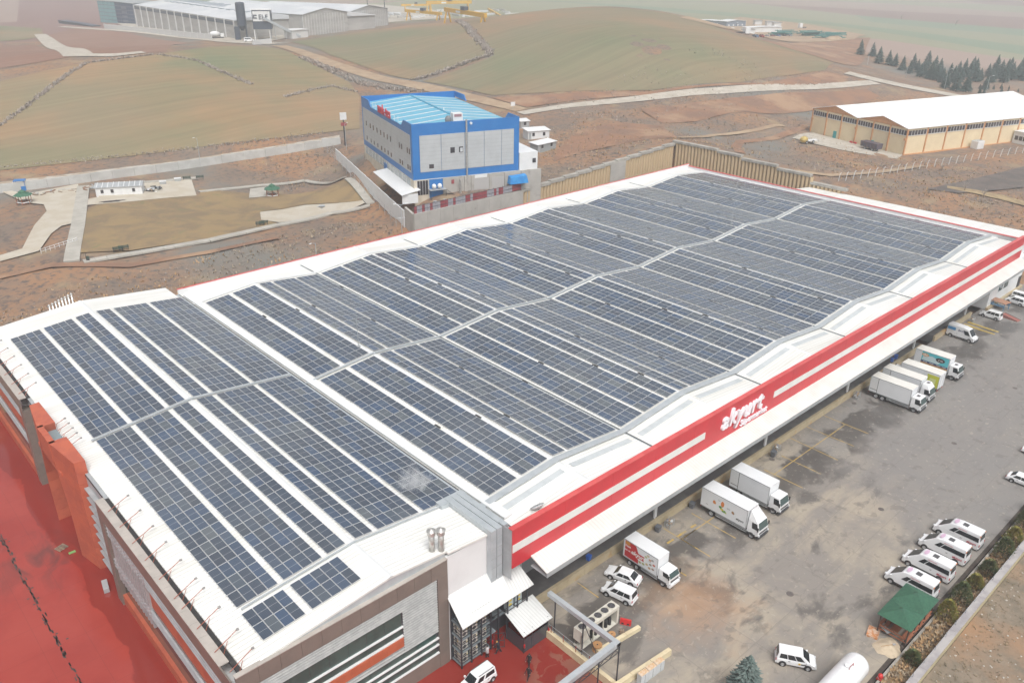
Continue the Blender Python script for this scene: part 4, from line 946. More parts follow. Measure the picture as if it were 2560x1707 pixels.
def car(label, cat, kind, loc, head, paint=PAINT, name=None, group=None, extra=None):
    """local +x forward, origin on the ground between the axles; head = heading angle in the world"""
    P = {  # L front, L rear, half width, belt z, roof z, greenhouse base front/rear, roof front/rear, wheel x front/rear, wheel radius
        'sedan': (2.05, -2.1, .86, .82, 1.33, 1.0, -1.72, .35, -1.0, 1.22, -1.3, .30),
        'mpv': (2.0, -1.95, .85, .92, 1.62, 1.35, -1.9, .55, -1.72, 1.22, -1.24, .31),
        'minibus': (2.75, -2.8, .97, 1.12, 2.35, 2.25, -2.76, .85, -2.6, 1.85, -1.75, .34),
        'van': (2.65, -2.7, .97, 1.15, 2.45, 2.1, -2.68, 1.2, -2.58, 1.75, -1.75, .34),
        'fiorino': (1.8, -1.85, .80, .92, 1.60, 1.3, -1.8, .55, -1.68, 1.12, -1.25, .29),
    }[kind]
    lf, lr, w, zb, zr, ga, gd, ra, rd, wf, wr, rr = P
    t = thing(name or {'sedan': 'parked_car', 'mpv': 'people_carrier', 'minibus': 'minibus', 'van': 'delivery_van', 'fiorino': 'small_van'}[kind], label, cat, loc, head, group)
    hood = zb-.02 if kind in ('sedan', 'mpv', 'fiorino') else zb
    nose = hood-.17
    prof = [(lr+.03,.28),(lr,.5),(lr+.02,zb-.12),(lr+.08,zb),(ga-.05,zb),(lf-.55,hood-.05),(lf-.12,nose),(lf,.52),(lf-.04,.28)]
    if kind == 'sedan': prof = [(lr+.05,.28),(lr,.52),(lr+.03,zb-.1),(lr+.1,zb-.02),(gd,zb),(ga,zb),(lf-.5,zb-.1),(lf-.1,zb-.24),(lf,.5),(lf-.05,.28)]
    n = len(prof); bd = MB()
    def ring(f, y): return [(x*(1 if abs(x) < lf*.7 else f), y, z) for x, z in prof]
    rings = [ring(.965, -w+.06), ring(1, -w*.72), ring(1.0, w*.72), ring(.965, w-.06)]
    # outer skin slightly bulged at the shoulder
    rings[0] = [(x, -w+(.07 if z < .35 else .0 if z < zb-.15 else .05), z) for x, y, z in rings[0]]; rings[3] = [(x, -y, z) for x, y, z in rings[0]]
    vs = [p for r_ in rings for p in r_]; fs = [(j*n+i, j*n+(i+1) % n, (j+1)*n+(i+1) % n, (j+1)*n+i) for j in range(3) for i in range(n)]+[tuple(range(n)), tuple(range(3*n, 4*n))]
    bd.add(vs, fs); body = bd.build('body', paint, t, bevel=.05)
    wb, wt = w-.09, w-.2
    A = [(ga,-wb,zb-.02),(ga,wb,zb-.02),(gd,wb,zb-.02),(gd,-wb,zb-.02)]; T = [(ra,-wt,zr),(ra,wt,zr),(rd,wt,zr),(rd,-wt,zr)]
    if kind in ('minibus', 'van'): wt = w-.16; wb = w-.05; A = [(ga,-wb,zb-.02),(ga,wb,zb-.02),(gd,wb,zb-.02),(gd,-wb,zb-.02)]; T = [(ra,-wt,zr-.12),(ra,wt,zr-.12),(rd,wt,zr),(rd,-wt,zr)]
    gh = MB(); gh.add(A+T, [(0,1,5,4),(1,2,6,5),(2,3,7,6),(3,0,4,7),(4,5,6,7)])
    if kind in ('minibus', 'van'):   # raised rear roof
        gh.add([(ra,-wt,zr-.12),(ra,wt,zr-.12),(ra-.9,-wt+.04,zr+.06),(ra-.9,wt-.04,zr+.06),(rd,-wt+.04,zr+.06),(rd,wt-.04,zr+.06),(rd,-wt,zr),(rd,wt,zr)], [(0,1,3,2),(2,3,5,4),(4,5,7,6),(0,2,4,6),(1,7,5,3)])
    cabn = gh.build('cabin', paint, t, bevel=.06)
    qf = (A[0], A[1], T[1], T[0]); qr = (A[2], A[3], T[3], T[2]); ql = (A[1], A[2], T[2], T[1]); qs = (A[3], A[0], T[0], T[3])
    def gl(nm, q, parts, m=AGL):
        for u0, u1, v0, v1 in parts: mb = MB(); patch(mb, q, u0, u1, v0, v1, .022); mb.build(nm, m, cabn, recalc=False)
    gl('windscreen', qf, [(.06, .94, .06, .90)])
    if kind == 'minibus':
        gl('rear_window', qr, [(.1, .9, .3, .85)]); pr = [(.24, .37, .18, .72), (.39, .975, .22, .68)]
        gl('side_window', ql, pr); gl('side_window', qs, [(1-b, 1-a, c, d) for a, b, c, d in pr])
    elif kind == 'van':
        pr = [(.06, .27, .1, .72)]; gl('side_window', ql, pr); gl('side_window', qs, [(1-b, 1-a, c, d) for a, b, c, d in pr]); gl('rear_window', qr, [(.1,.45,.4,.8),(.55,.9,.4,.8)])
    else:
        gl('rear_window', qr, [(.08, .92, .12, .9)])
        pr = [(.13, .36, .10, .82), (.385, .64, .10, .84), (.665, .92, .14, .84)] if kind != 'sedan' else [(.14, .46, .10, .85), (.49, .86, .10, .85)]
        if kind == 'fiorino': pr = [(.13, .42, .10, .84), (.50, .92, .14, .8)]
        gl('side_window', ql, pr); gl('side_window', qs, [(1-b, 1-a, c, d) for a, b, c, d in pr])
    for s in (-1, 1):
        MB().box(lf-.22, lf-.02, s*(w-.28)-.14, s*(w-.28)+.14, nose-.10, nose+.02).build('headlight', HEAD, body)
        MB().box(lr-.01, lr+.06, s*(w-.16)-.08, s*(w-.16)+.08, zb-.32 if kind != 'minibus' else .75, zb-.08).build('tail_lamp', TAIL, body)
        MB().box(ga-.35, ga-.18, s*(w+.06)-.09, s*(w+.06)+.07, zb+.02, zb+.18).build('mirror', paint, body)
        for wx in (wf, wr):
            MB().lathe([(rr+.07,-.02),(rr+.07,.02)], (0,0,0), 18).build('wheel_arch', DARK, body).matrix_basis = Matrix.Translation((wx, s*(w-.035), rr+.01)) @ Matrix.Rotation(RA90, 4, 'X')
            wheel(t, wx, s*(w-.08), rr, .2)
        if kind in ('minibus', 'van'): MB().box(wr+.4, wf-.4, s*(w-.02)-.02, s*(w-.02)+.02, .36, .52).build('side_sill', BUMP, body)
        MB().box(-.75, -.55, s*(w-.015)-.02, s*(w-.015)+.02, zb-.14, zb-.1).build('door_handle', TRIM, body)
    MB().box(lf-.14, lf+.035, -w+.12, w-.12, .26, .48 if kind not in ('minibus', 'van') else .62).build('front_bumper', BUMP if kind in ('minibus', 'van') else paint, body, bevel=.03)
    MB().box(lr-.04, lr+.1, -w+.1, w-.1, .26, .46).build('rear_bumper', BUMP if kind in ('minibus', 'van') else paint, body, bevel=.03)
    if extra: extra(t, body, cabn, P)
    return t
def veh(front, rear, right, kind, **k):
    """place from the two measured wheel contacts on one side; right=True if they are the right-hand wheels"""
    f, r = Vector(front), Vector(rear); d = (f-r).normalized(); hw = {'sedan': .86, 'mpv': .85, 'minibus': .97, 'van': .97, 'fiorino': .8}[kind]-.03
    s = Vector((-d.y, d.x))*(hw if right else -hw); wf, wr = {'sedan': (1.22,-1.3), 'mpv': (1.22,-1.24), 'minibus': (1.85,-1.75), 'van': (1.75,-1.75), 'fiorino': (1.12,-1.25)}[kind]
    c = (f+r)/2+s-d*((wf+wr)/2); return (c.x, c.y), math.atan2(d.y, d.x)
def park(label, cat, kind, front, rear, right, z=0, **k):
    (x, y), a = veh(front, rear, right, kind); return car(label, cat, kind, (x, y, z), a, **k)
CARG = 'white cars parked in the yard'
park('white saloon car parked beside the red-sided truck', 'car', 'sedan', (38.93,-10.38), (39.69,-12.88), False, group=CARG)
park('white people carrier parked between the saloon car and the chiller', 'car', 'mpv', (36.49,-12.0), (37.03,-14.39), False, group=CARG)
def badge(t, body, cabn, P): 
    MB().box(.25, .45, -P[2]-.012, -P[2]+.02, .62, .8).build('door_badge', print_m('badge yellow', (.62,.40,.04)), body); MB().box(.5, 1.0, -P[2]-.012, -P[2]+.02, .64, .74).build('door_print', print_m('dark ink', (.06,.06,.06)), body)
park('white people carrier with yellow door badge, alone near the spruce tree', 'car', 'mpv', (43.64,-32.72), (42.32,-30.65), True, group=CARG, extra=badge)
park('white people carrier parked nose to dock beside the rusty lifting platform', 'car', 'mpv', (152.92,-9.44), (152.8,-11.91), False, group=CARG)
park('white people carrier parked beyond the rusty lifting platform', 'car', 'mpv', (164.9,-9.87), (164.5,-12.69), False, group=CARG)
park('farthest white people carrier by the yard office wall', 'car', 'mpv', (168.0,-12.6), (168.3,-9.9), True, group=CARG)
park('white saloon car cut by the right edge of the yard', 'car', 'sedan', (94.95,-36.95), (94.87,-34.42), True, group=CARG)
park('white car of which only a corner shows at the right edge', 'car', 'sedan', (104.2,-38.1+2.2), (104.1,-33.3), True, group=CARG)
RED_M = print_m('sign red', (.45,.03,.06)); PINK = print_m('sign violet', (.55,.38,.50))
def bus_art(t, body, cabn, P):
    MB().box(-.9, -.3, -.32, .32, 2.40, 2.47).build('roof_hatch', TRIM, cabn)
    for s in (-1, 1): lettering('akyurt', .42, .004, RED_M, body, (-1.9, s*(P[2]+.014), .82), (RA90, 0, R(180) if s > 0 else 0), shear=.15, offset=.012, name='side_lettering')
    for s in (-1, 1): lettering('süpermarket', .2, .004, RED_M, cabn, (-.6, s*(P[2]-.105), 2.05), (RA90, 0, R(180) if s > 0 else 0), name='side_lettering')
    e = MB(); e.add([(.45+.22*math.cos(a*.3142), .55*math.sin(a*.3142), 2.325+.09) for a in range(20)], [tuple(range(20))]); e.build('roof_emblem', PINK, cabn, recalc=False)
    for s in (-1, 1): MB().box(-2.66, -2.6, s*.75-.12, s*.75+.12, 2.1, 2.25).build('marker_lamp', mat('orange lamp', (.6,.2,.06), .4), cabn)
for x, lab in ((62.55, 'white minibus next to the green-roofed shelter'), (67.08, 'white minibus second from the green-roofed shelter'), (71.55, 'white minibus third from the green-roofed shelter'), (75.8, 'white minibus farthest from the green-roofed shelter')):
    park(lab, 'minibus', 'minibus', (x,-32.4), (x-.05,-36.1), False, group='staff minibuses parked along the drain', extra=bus_art)
def van_art(t, body, cabn, P):
    w = P[2]
    MB().add([(-2.5,-w+.0,1.55),(-1.0,-w+.0,1.55),(-1.0,-w+.04,2.1),(-2.5,-w+.04,2.1)], [(0,1,2,3)]).build('printed_panel', print_m('sky blue', (.05,.25,.50)), cabn, recalc=False).location = (0,-.03,0)
    lettering('BAYS', .5, .004, print_m('navy', (.03,.03,.13)), cabn, (.05, -w+.0, 1.6), (RA90, 0, 0), offset=.012, name='side_lettering')
park('white high-roofed panel van with blue side print at the far dock', 'van', 'van', (137.86,-12.46), (138.1,-8.96), True, extra=van_art)
def rack(t, body, cabn, P):
    for s in (-1, 1): MB().bar((.4, s*.56, 1.66), (-1.5, s*.56, 1.66), .05).build('roof_rail', TRIM, cabn)
park('small white van on the red forecourt below the equipment cage', 'van', 'fiorino', (17.27,-11.92), (19.64,-11.92), False, z=-.8, extra=rack)
# water tanker
tk = thing('tank_trailer', 'white cylindrical tank trailer with red frame beside the spruce tree', 'tank', (42.3, -36.2, 0))
def hlathe(prof, n, m, nm, par, sm=True):
    mb = MB(); vs = [(x, r_*math.cos(2*math.pi*i/n), 1.75+r_*math.sin(2*math.pi*i/n)) for x, r_ in prof for i in range(n)]
    mb.add(vs, [(j*n+i, j*n+(i+1) % n, (j+1)*n+(i+1) % n, (j+1)*n+i) for j in range(len(prof)-1) for i in range(n)]+[tuple(range(n)), tuple(range((len(prof)-1)*n, len(prof)*n))]); return mb.build(nm, m, par, smooth=sm)
hlathe([(-5,.3),(-4.9,1.0),(-4.6,1.3),(3.9,1.3),(4.3,1.2),(4.6,.95),(4.75,.5),(4.8,.05)], 28, PAINT, 'tank', tk)
REDST = mat('red steel', (.36,.04,.03), .5, (.28,.04,.03), 2, 4)
MB().box(-5, 3.5, -.5, .5, .45, .7).build('frame', REDST, tk); MB().box(-4.5, 2.6, 1.28, 1.5, .55, .8).build('side_frame', REDST, tk)
for k in range(3): MB().box(-3+2.1*k, -2.6+2.1*k, 1.2, 1.5, .8, 1.25).build('bracket', REDST, tk)
hat = MB().lathe([(.35,0),(.35,.22),(.1,.3)], (1.9, 0, 3.0), 16).build('manhole', PAINT, tk)
MB().path([(1.5,-.3,3.05),(1.5,-.3,3.4),(2.3,-.3,3.4),(2.3,-.3,3.05)], .03).build('handrail', REDST, hat)
for x in (-3.2, -1.9):
    for s in (-1, 1): wheel(tk, x, s*1.0, .45, .28)
# ------------------------------------------------------------------ yard markings, drain, boundary wall
YEL = mat('yellow line paint', (.50,.33,.07), .7, (.36,.28,.15), 1.5, 7, lo=.45, hi=.6)
def S3(a, b): return (1700+a/2.735, 850+b/2.735)
def S6(a, b): return (1700+a/2.735, 1277+b/2.735)
def S5(a, b): return (1440+a/7.84, 1300+b/7.84)
def line_mark(p, q, w=.12):
    a, b = atz(*p, 0), atz(*q, 0); d = Vector((b[0]-a[0], b[1]-a[1])).normalized(); n = Vector((-d.y, d.x))*w/2; z = .005
    struct(MB().quad((a[0]-n.x,a[1]-n.y,z), (b[0]-n.x,b[1]-n.y,z), (b[0]+n.x,b[1]+n.y,z), (a[0]+n.x,a[1]+n.y,z)).build('parking_line', YEL))
for f, segs in ((S3, [((970,510),(1290,640)),((860,590),(1190,725)),((745,665),(1080,820)),((695,790),(965,915)),((575,885),(840,1010)),((1125,580),(640,920))]),
                (S6, [((80,15),(380,185)),((0,185),(205,310)),((0,415),(45,440)),((240,35),(15,190))]),
                (S5, [((1720,160),(2330,530)),((2080,360),(2352,180)),((2010,1000),(2160,1090)),((30,1220),(440,1510))])):
    for p, q in segs: line_mark(f(*p), f(*q))
for p, q in (((1790,450),(1910,370)), ((1990,315),(2160,210)), ((2250,140),(2352,80))): line_mark(S5(*p), S5(*q), .28)
IRON = mat('cast iron', (.10,.09,.085), .7, (.14,.12,.11), 4, 4)
for k, (a, b) in enumerate([(2290,328),(1875,705),(630,815),(1375,1155),(1190,432)]):
    p = atz(*S3(a, b), 0); o = tag(MB().lathe([(.38,0),(.38,.012),(.32,.02)], (p[0], p[1], .0), 18).build('manhole_cover', IRON), ('round iron manhole cover in the grey yard at far right','round iron manhole cover in the middle of the yard','round iron manhole cover close to the dock edge','round iron manhole cover in front of the vegetable-print truck','iron manhole cover at the dock by the three-axle truck')[k], 'manhole', 'manhole covers in the yard')
p = atz(*S6(752,565), 0); tag(MB().lathe([(.42,0),(.42,.012),(.34,.02)], (p[0], p[1], 0), 18).build('manhole_cover', IRON), 'round iron manhole cover on the pale concrete near the shelter', 'manhole', 'manhole covers in the yard')
struct(MB().box(46.5, 240, -37.9, -37.45, -.3, .006).build('drain_channel', mat('drain', (.045,.036,.03), .85, (.07,.055,.045), 2, 5)))
KERB = mat('kerb stone', (.36,.34,.30), .85, (.29,.27,.24), 1, 5)
struct(MB().box(46.8, 240, -38.3, -38.05, -.3, .14).build('kerb', KERB))
# planted strip and boundary wall on the right
struct(MB().box(46.5, 240, -40.3, -38.3, -.4, .10).build('planting_strip', mat('litter soil', (.155,.115,.075), .95, (.25,.165,.085), .6, 7, bump=.6, bscale=2.5, col3=(.10,.085,.06), scale3=.9)))
struct(MB().box(28.5, 240, -200, -41.1, -.5, .02).build('bare_lot', mat('bare lot', (.245,.195,.145), .95, (.165,.14,.105), .5, 10, col3=(.30,.185,.11), scale3=.09, bump=.7, bscale=2.2, lo=.40, hi=.64, lo3=.52, hi3=.68)))
wl = thing('boundary_wall', 'long cream boundary wall with grey coping along the right side of the yard', 'wall')
CREAMW = mat('cream wall', (.48,.42,.27), .85, (.40,.345,.225), .35, 7, lo=.4, hi=.7, bump=.1)
for k in range(26):
    a = 44+7.5*k; MB().box(a, a+7.48, -41.05, -40.85, -.2, 1.05).build('wall_panel', CREAMW, wl)
    MB().box(a, a+7.48, -41.1, -40.35, 1.05, 1.15).build('coping', mat('wall coping', (.40,.38,.37), .85, (.30,.28,.29), .5, 7), wl)
for k in range(24):
    x = 47+2.6*k; MB().bar((x, -40.5, 1.1), (x, -40.5, 1.75), .05).build('wire_post', GREYM, wl)
MB().path([(47+2.6*k, -40.5+.05*math.sin(k*1.7), 1.7-.1*(k % 2)) for k in range(24)], .012, n=4).build('wire', GREYM, wl)

rg = random.Random(9); pb, wd = MB(), MB()
for k in range(420):
    x, y = rg.uniform(49,95), rg.uniform(-52,-41.4); r_ = rg.uniform(.04,.13); pb.blob((x,y,.03),(r_,r_,r_*.6),6,3,.2,k)
for k in range(900):
    x, y = rg.uniform(49,95), -41.3-abs(rg.gauss(0,4)); s_ = rg.uniform(.1,.35)
    for q in range(4): a = rg.uniform(0,6.283); wd.add([(x-.05,y,.02),(x+.05,y,.02),(x+s_*math.cos(a)*.7,y+s_*math.sin(a)*.7,s_*.7)],[(0,1,2)])
tag(pb.build('pebbles', mat('pale stone', (.48,.45,.40), .9), recalc=False),'pale stones strewn over the bare lot','stones',kind='stuff'); tag(wd.build('dry_weeds', mat('lot weeds', (.30,.235,.14), .95, (.20,.17,.11), 1, 4), recalc=False),'dry weeds over the bare lot beyond the boundary wall','weeds',kind='stuff')
# ------------------------------------------------------------------ cage with air conditioners
cage = thing('equipment_cage', 'black steel cage of stacked air conditioners under a white sheet roof', 'cage', (0,0,0))
WS = ribbed('white lean-to sheet', (.70,.71,.70), .36, 0, .45, rib=.84)
MB().hexa([(18.05,-9.25,5.1),(27.7,-9.25,5.1),(26.95,-6.87,7.55),(18.0,-6.87,7.7)], [(18.05,-9.25,5.18),(27.7,-9.25,5.18),(26.95,-6.87,7.63),(18.0,-6.87,7.78)]).build('sheet_roof', WS, cage)
px = [18.35, 19.65, 21.0, 22.25, 23.3, 24.6, 26.0, 27.4]
for x in px:
    for y in (-8.6, -7.0): MB().bar((x,y,-.8), (x,y,5.4 if y < -8 else 7.2), .13).build('post', BLACK, cage)
FLG = mat('cage floor', (.20,.235,.25), .5, (.15,.18,.19), 2, 4)
for z in (-.45, 1.25, 2.95, 4.65):
    MB().box(18.3, 22.3 if z < 1 else 23.0, -8.6, -6.95, z-.06, z).build('floor', FLG, cage)
    for dz in (.35, .75, 1.15):
        MB().bar((18.3,-8.62,z+dz), (22.3,-8.62,z+dz), .045).build('rail', BLACK, cage); MB().bar((18.33,-8.6,z+dz), (18.33,-6.95,z+dz), .045).build('rail', BLACK, cage)
for z in (2.95, 4.65):
    for dz in (.5, 1.0): MB().bar((22.3,-8.62,z+dz-.5), (27.4,-8.62,z+dz-.5), .06).build('rail', BLACK, cage)
MB().box(18.3, 27.3, -7.0, -6.92, -.8, 6.8).build('back_panel', mat('dark backing', (.06,.075,.085), .6), cage)
MB().box(22.4, 27.4, -8.4, -7.0, 4.55, 4.65).build('floor', FLG, cage); MB().box(22.4, 24.2, -8.5, -7.0, 2.85, 2.95).build('floor', FLG, cage)
ACM = mat('ac casing', (.62,.61,.56), .5, (.55,.53,.47), 2, 4); ACF = mat('ac grille', (.06,.06,.06), .6); YST = mat('yellow sticker', (.62,.48,.04), .5)
def ac(x, y, z, lab, w=.85, rz=0):
    t = thing('air_conditioner', lab, 'air conditioner', (x, y, z), rz, 'air conditioners stacked in the cage')
    MB().box(-w/2, w/2, -.18, .18, .06, 1.22).build('casing', ACM, t, bevel=.02)
    for zz in (.38, .92):
        f = MB(); f.add([(.24*math.cos(a*.3927), -.187, zz+.24*math.sin(a*.3927)) for a in range(16)], [tuple(range(16))]); f.build('fan', ACF, t, recalc=False)
        MB().bar((-w/2, -.2, zz), (w/2, -.2, zz), .02).build('guard', ACM, t)
    MB().box(w/2-.2, w/2-.04, -.19, -.18, .75, .95).build('sticker', YST, t)
lvl = ('bottom', 'middle', 'top'); pos = ('at the near corner', 'second from the near corner', 'third from the near corner')
for i, z in enumerate((-.45, 1.25, 2.95)):
    for j, x in enumerate((18.95, 20.25, 21.6)):
        ac(x, -8.15, z, f'pale air conditioner on the {lvl[i]} level of the cage, {pos[j]}', .85 if j < 2 else .55)
    ac(18.75, -7.45, z, f'pale air conditioner on the {lvl[i]} level, facing the brown wall', .75, R(-90))
CAB = mat('pale blue cabinet', (.36,.43,.44), .5)
for x, lab in ((25.0, 'pale blue switch cabinet with yellow stickers, left of the pair above the booth'), (26.2, 'pale blue switch cabinet with yellow stickers, right of the pair above the booth')):
    t = thing('switch_cabinet', lab, 'cabinet', (x, -8.3, 2.96)); MB().box(-.45,.45,-.25,.25,0,1.65).build('case', CAB, t, bevel=.02); MB().box(-.2,.2,-.26,-.25,.5,.75).build('sticker', YST, t); MB().box(-.2,.2,-.26,-.25,1.0,1.25).build('sticker', YST, t)
booth = thing('smoking_booth', 'dark glazed booth with white sheet roof beside the cage', 'booth', (0,0,0))
MB().hexa([(24.0,-11.7,1.95),(28.2,-11.7,1.95),(28.5,-8.3,2.6),(24.4,-8.3,2.6)], [(24.0,-11.7,2.02),(28.2,-11.7,2.02),(28.5,-8.3,2.67),(24.4,-8.3,2.67)]).build('sheet_roof', WS, booth)
DGL = mat('smoked glass', (.055,.07,.08), .12, spec=.7)
for x, y in ((24.45,-11.3),(25.6,-11.3),(27.85,-11.3),(24.45,-8.6),(27.85,-8.6)): MB().bar((x,y,-.8),(x,y,2.1 if y < -10 else 2.5), .1).build('post', BLACK, booth)
for a, b in (((24.5,-11.3),(25.55,-11.3)), ((25.65,-11.3),(27.8,-11.3)), ((24.45,-11.25),(24.45,-8.65)), ((27.85,-11.25),(27.85,-8.65))):
    n = 2
    for k in range(n):
        p = lerp(a, b, k/n); q = lerp(a, b, (k+1)/n); MB().hexa([(p[0]-.015,p[1]-.015,-.75),(q[0]+.015,q[1]-.015,-.75),(q[0]+.015,q[1]+.015,-.75),(p[0]-.015,p[1]+.015,-.75)], [(p[0]-.015,p[1]-.015,1.0),(q[0]+.015,q[1]-.015,1.0),(q[0]+.015,q[1]+.015,1.0),(p[0]-.015,p[1]+.015,1.0)]).build('pane', DGL, booth)
    MB().bar((*a,1.02), (*b,1.02), .06).build('rail', BLACK, booth)
EXT = mat('extinguisher red', (.5,.02,.02), .35)
for (x, y), lab in (((24.42,-11.42), 'red fire extinguisher on the near corner post of the booth'), ((22.35,-8.78), 'red fire extinguisher on the cage gate'), ((27.95,-11.45), 'red fire extinguisher on the booth post by the railing')):
    t = thing('fire_extinguisher', lab, 'extinguisher', (x, y, .05)); MB().lathe([(.09,0),(.09,.42),(.04,.5),(.03,.56)], (0,0,0), 10).build('cylinder', EXT, t, smooth=True); MB().box(-.03,.1,-.02,.02,.55,.62).build('valve', BLACK, t)
gate = thing('cage_gate', 'open black steel gate leaf between the cage and the booth', 'gate', (22.6,-8.7,-.8), R(-35))
for p, q in (((0,0,0),(0,0,2)), ((0,0,2),(1.1,0,2)), ((1.1,0,2),(1.1,0,0)), ((0,0,.1),(1.1,0,.1)), ((0,0,.1),(1.1,0,2)), ((0,0,1.0),(1.1,0,1.0))): MB().bar(p, q, .06).build('bar', BLACK, gate)
# low wall with railing between forecourt and yard
lw = thing('low_wall', 'low cream wall with thin railing between red forecourt and yard', 'wall', (0,0,0))
CRB = mat('cream beam', (.66,.57,.38), .7, (.58,.49,.32), .8, 5)
for k in range(4): MB().box(27.75, 28.2, -11.3-2.4*k-2.38, -11.3-2.4*k, -.8, .12).build('block', CRB, lw)
for y in (-11.8, -13.6, -15.4, -17.3): MB().bar((27.95,y,.1), (27.95,y,1.05), .05).build('post', REDST, lw)
for z in (.55, 1.05): MB().bar((27.95,-11.4,z), (27.95,-17.4,z), .035).build('rail', GREYM, lw)
for (a, b, zz, lab) in (((29.5,-17.0),(35.4,-17.7),.5,'pale cream beam barrier lying behind the chiller'), ((26.8,-21.2),(35.1,-22.0),.75,'long cream ramp wall running out from the gantry')):
    t = thing('beam_barrier', lab, 'barrier'); d = Vector((b[0]-a[0], b[1]-a[1])).normalized(); n = Vector((-d.y, d.x))*.22
    for k in range(3):
        p = lerp(a, b, k/3); q = lerp(a, b, (k+1)/3-.005); MB().hexa([(p[0]-n.x,p[1]-n.y,0),(q[0]-n.x,q[1]-n.y,0),(q[0]+n.x,q[1]+n.y,0),(p[0]+n.x,p[1]+n.y,0)], [(p[0]-n.x,p[1]-n.y,zz),(q[0]-n.x,q[1]-n.y,zz),(q[0]+n.x,q[1]+n.y,zz),(p[0]+n.x,p[1]+n.y,zz)]).build('segment', CRB, t)
# gantry frame of galvanised boxes and lattice on thin dark posts
gf = thing('cable_gantry', 'galvanised cable gantry with black lattice on slim dark posts', 'gantry')
for k in range(6): MB().box(28.0, 28.5, -11.0-1.56*(k+1)+.01, -11.0-1.56*k, 4.55, 5.02).build('tray_section', GALV, gf)
for k in range(7): MB().box(28.5-1.7*(k+1)+.01, 28.5-1.7*k, -20.6, -20.0+.0, 4.55, 5.05).build('tray_section', GALV, gf)
MB().box(28.0, 28.5, -20.6, -20.36, 4.56, 5.04).build('tray_section', GALV, gf)
for x, y in ((28.2,-12.0),(28.2,-16.0),(28.35,-20.6),(25.4,-20.6),(22.0,-20.6)): MB().tube((x,y,-.8 if x < 28 else -.2),(x,y,4.55), .075, n=8).build('post', BLACK, gf)
MB().bar((28.2,-16.0,4.4), (28.2,-18.4,1.0), .06).build('brace', BLACK, gf)
for z in (4.5, 3.95): MB().bar((28.3,-20.66,z), (17.5,-20.66,z), .06).build('lattice_chord', BLACK, gf)
for k in range(14): MB().bar((28.3-.75*k,-20.66,4.5 if k % 2 else 3.95), (28.3-.75*(k+1),-20.66,3.95 if k % 2 else 4.5), .045).build('lattice_web', BLACK, gf)
# chiller with five fans
ch = thing('chiller', 'beige rooftop style chiller with five round fans standing in the yard', 'chiller', (28.4,-15.7,0))
BEI = mat('beige casing', (.62,.60,.53), .5, (.54,.52,.45), 1, 5)
MB().box(0,5.85,0,1.15,2.2,2.62).build('top_casing', BEI, ch, bevel=.02); MB().box(0,1.2,0,1.15,1.1,2.2).build('end_casing', BEI, ch); MB().box(5.55,5.85,0,1.15,.25,2.2).build('end_casing', BEI, ch)
MB().box(.1,5.7,.75,1.1,.5,2.2).build('coil', mat('coil fins', (.07,.07,.068), .6, (.11,.11,.10), 6, 3), ch)
for x in (.05, 1.9, 3.4, 5.75): MB().bar((x,.06,.2),(x,.06,2.2),.1).build('leg', BEI, ch); 
MB().box(0,5.85,0,1.15,.2,.32).build('base_frame', BEI, ch)
for x in (2.1, 2.7, 3.7, 4.3, 4.9): MB().lathe([(.2,0),(.2,.8),(.12,.9)], (x,.45,.35), 12).build('compressor', DARK, ch)
for k, x in enumerate((.65, 2.0, 3.05, 4.1, 5.15)):
    MB().lathe([(.5,0),(.5,.09),(.43,.09),(.43,.02)], (x,.58,2.62), 22).build('fan_ring', BEI, ch); f = MB().lathe([(.42,0),(.42,.03)], (x,.58,2.625), 22).build('fan', ACF, ch)
    for q in range(4): MB().bar((x,.58,2.68),(x+.4*math.cos(q*1.571+.4),.58+.4*math.sin(q*1.571+.4),2.68),.12,.01).build('blade', mat('fan blade', (.10,.10,.11), .4), f)
SPL = mat('plywood reel', (.45,.24,.10), .7, (.36,.19,.08), 3, 4)
def reel(x, y, z, lab, s=1.0, flat=False):
    t = thing('cable_reel', lab, 'cable reel', (x, y, z), 0, 'cable reels around the chiller', s)
    MB().lathe([(.4,0),(.4,.06)], (0,0,0), 18).build('flange', SPL, t); MB().lathe([(.2,.06),(.2,.5)], (0,0,0), 14).build('drum', SPL, t); MB().lathe([(.4,.5),(.4,.56)], (0,0,0), 18).build('flange', SPL, t); MB().lathe([(.07,.56),(.07,.575)], (0,0,0), 10).build('hub_hole', DARK, t)
reel(32.3,-16.5,.0,'orange plywood cable reel standing between chiller and beam barrier'); reel(29.9,-16.6,.0,'larger plywood cable reel under the gantry corner',1.3)
RB = mat('red plastic', (.55,.03,.03), .4)
def barrier(x, y, rz, lab, z=0.0):
    t = thing('plastic_barrier', lab, 'barrier', (x, y, z), rz, 'red plastic barriers'); MB().hexa([(-.6,-.22,0),(.6,-.22,0),(.6,.22,0),(-.6,.22,0)],[(-.6,-.08,.7),(.6,-.08,.7),(.6,.08,.7),(-.6,.08,.7)]).build('shell', RB, t, bevel=.03)
    for q in (-.3,.3): MB().box(q-.12,q+.12,-.235,-.2,.12,.3).build('slot', DARK, t)
barrier(34.9,-16.2,R(-60),'red plastic barrier at the far end of the chiller')
JK = mat('junk wood', (.30,.22,.15), .8, (.20,.16,.12), 3, 4)
jt = thing('scrap_pile', 'small pile of boards and parts beside the chiller', 'scrap', (33.6,-16.9,0))
for k in range(7): MB().box(-.4,.4,-.06,.06,.05*k,.05*k+.05).build('board', JK, jt).rotation_euler = (0,0,k*.9)
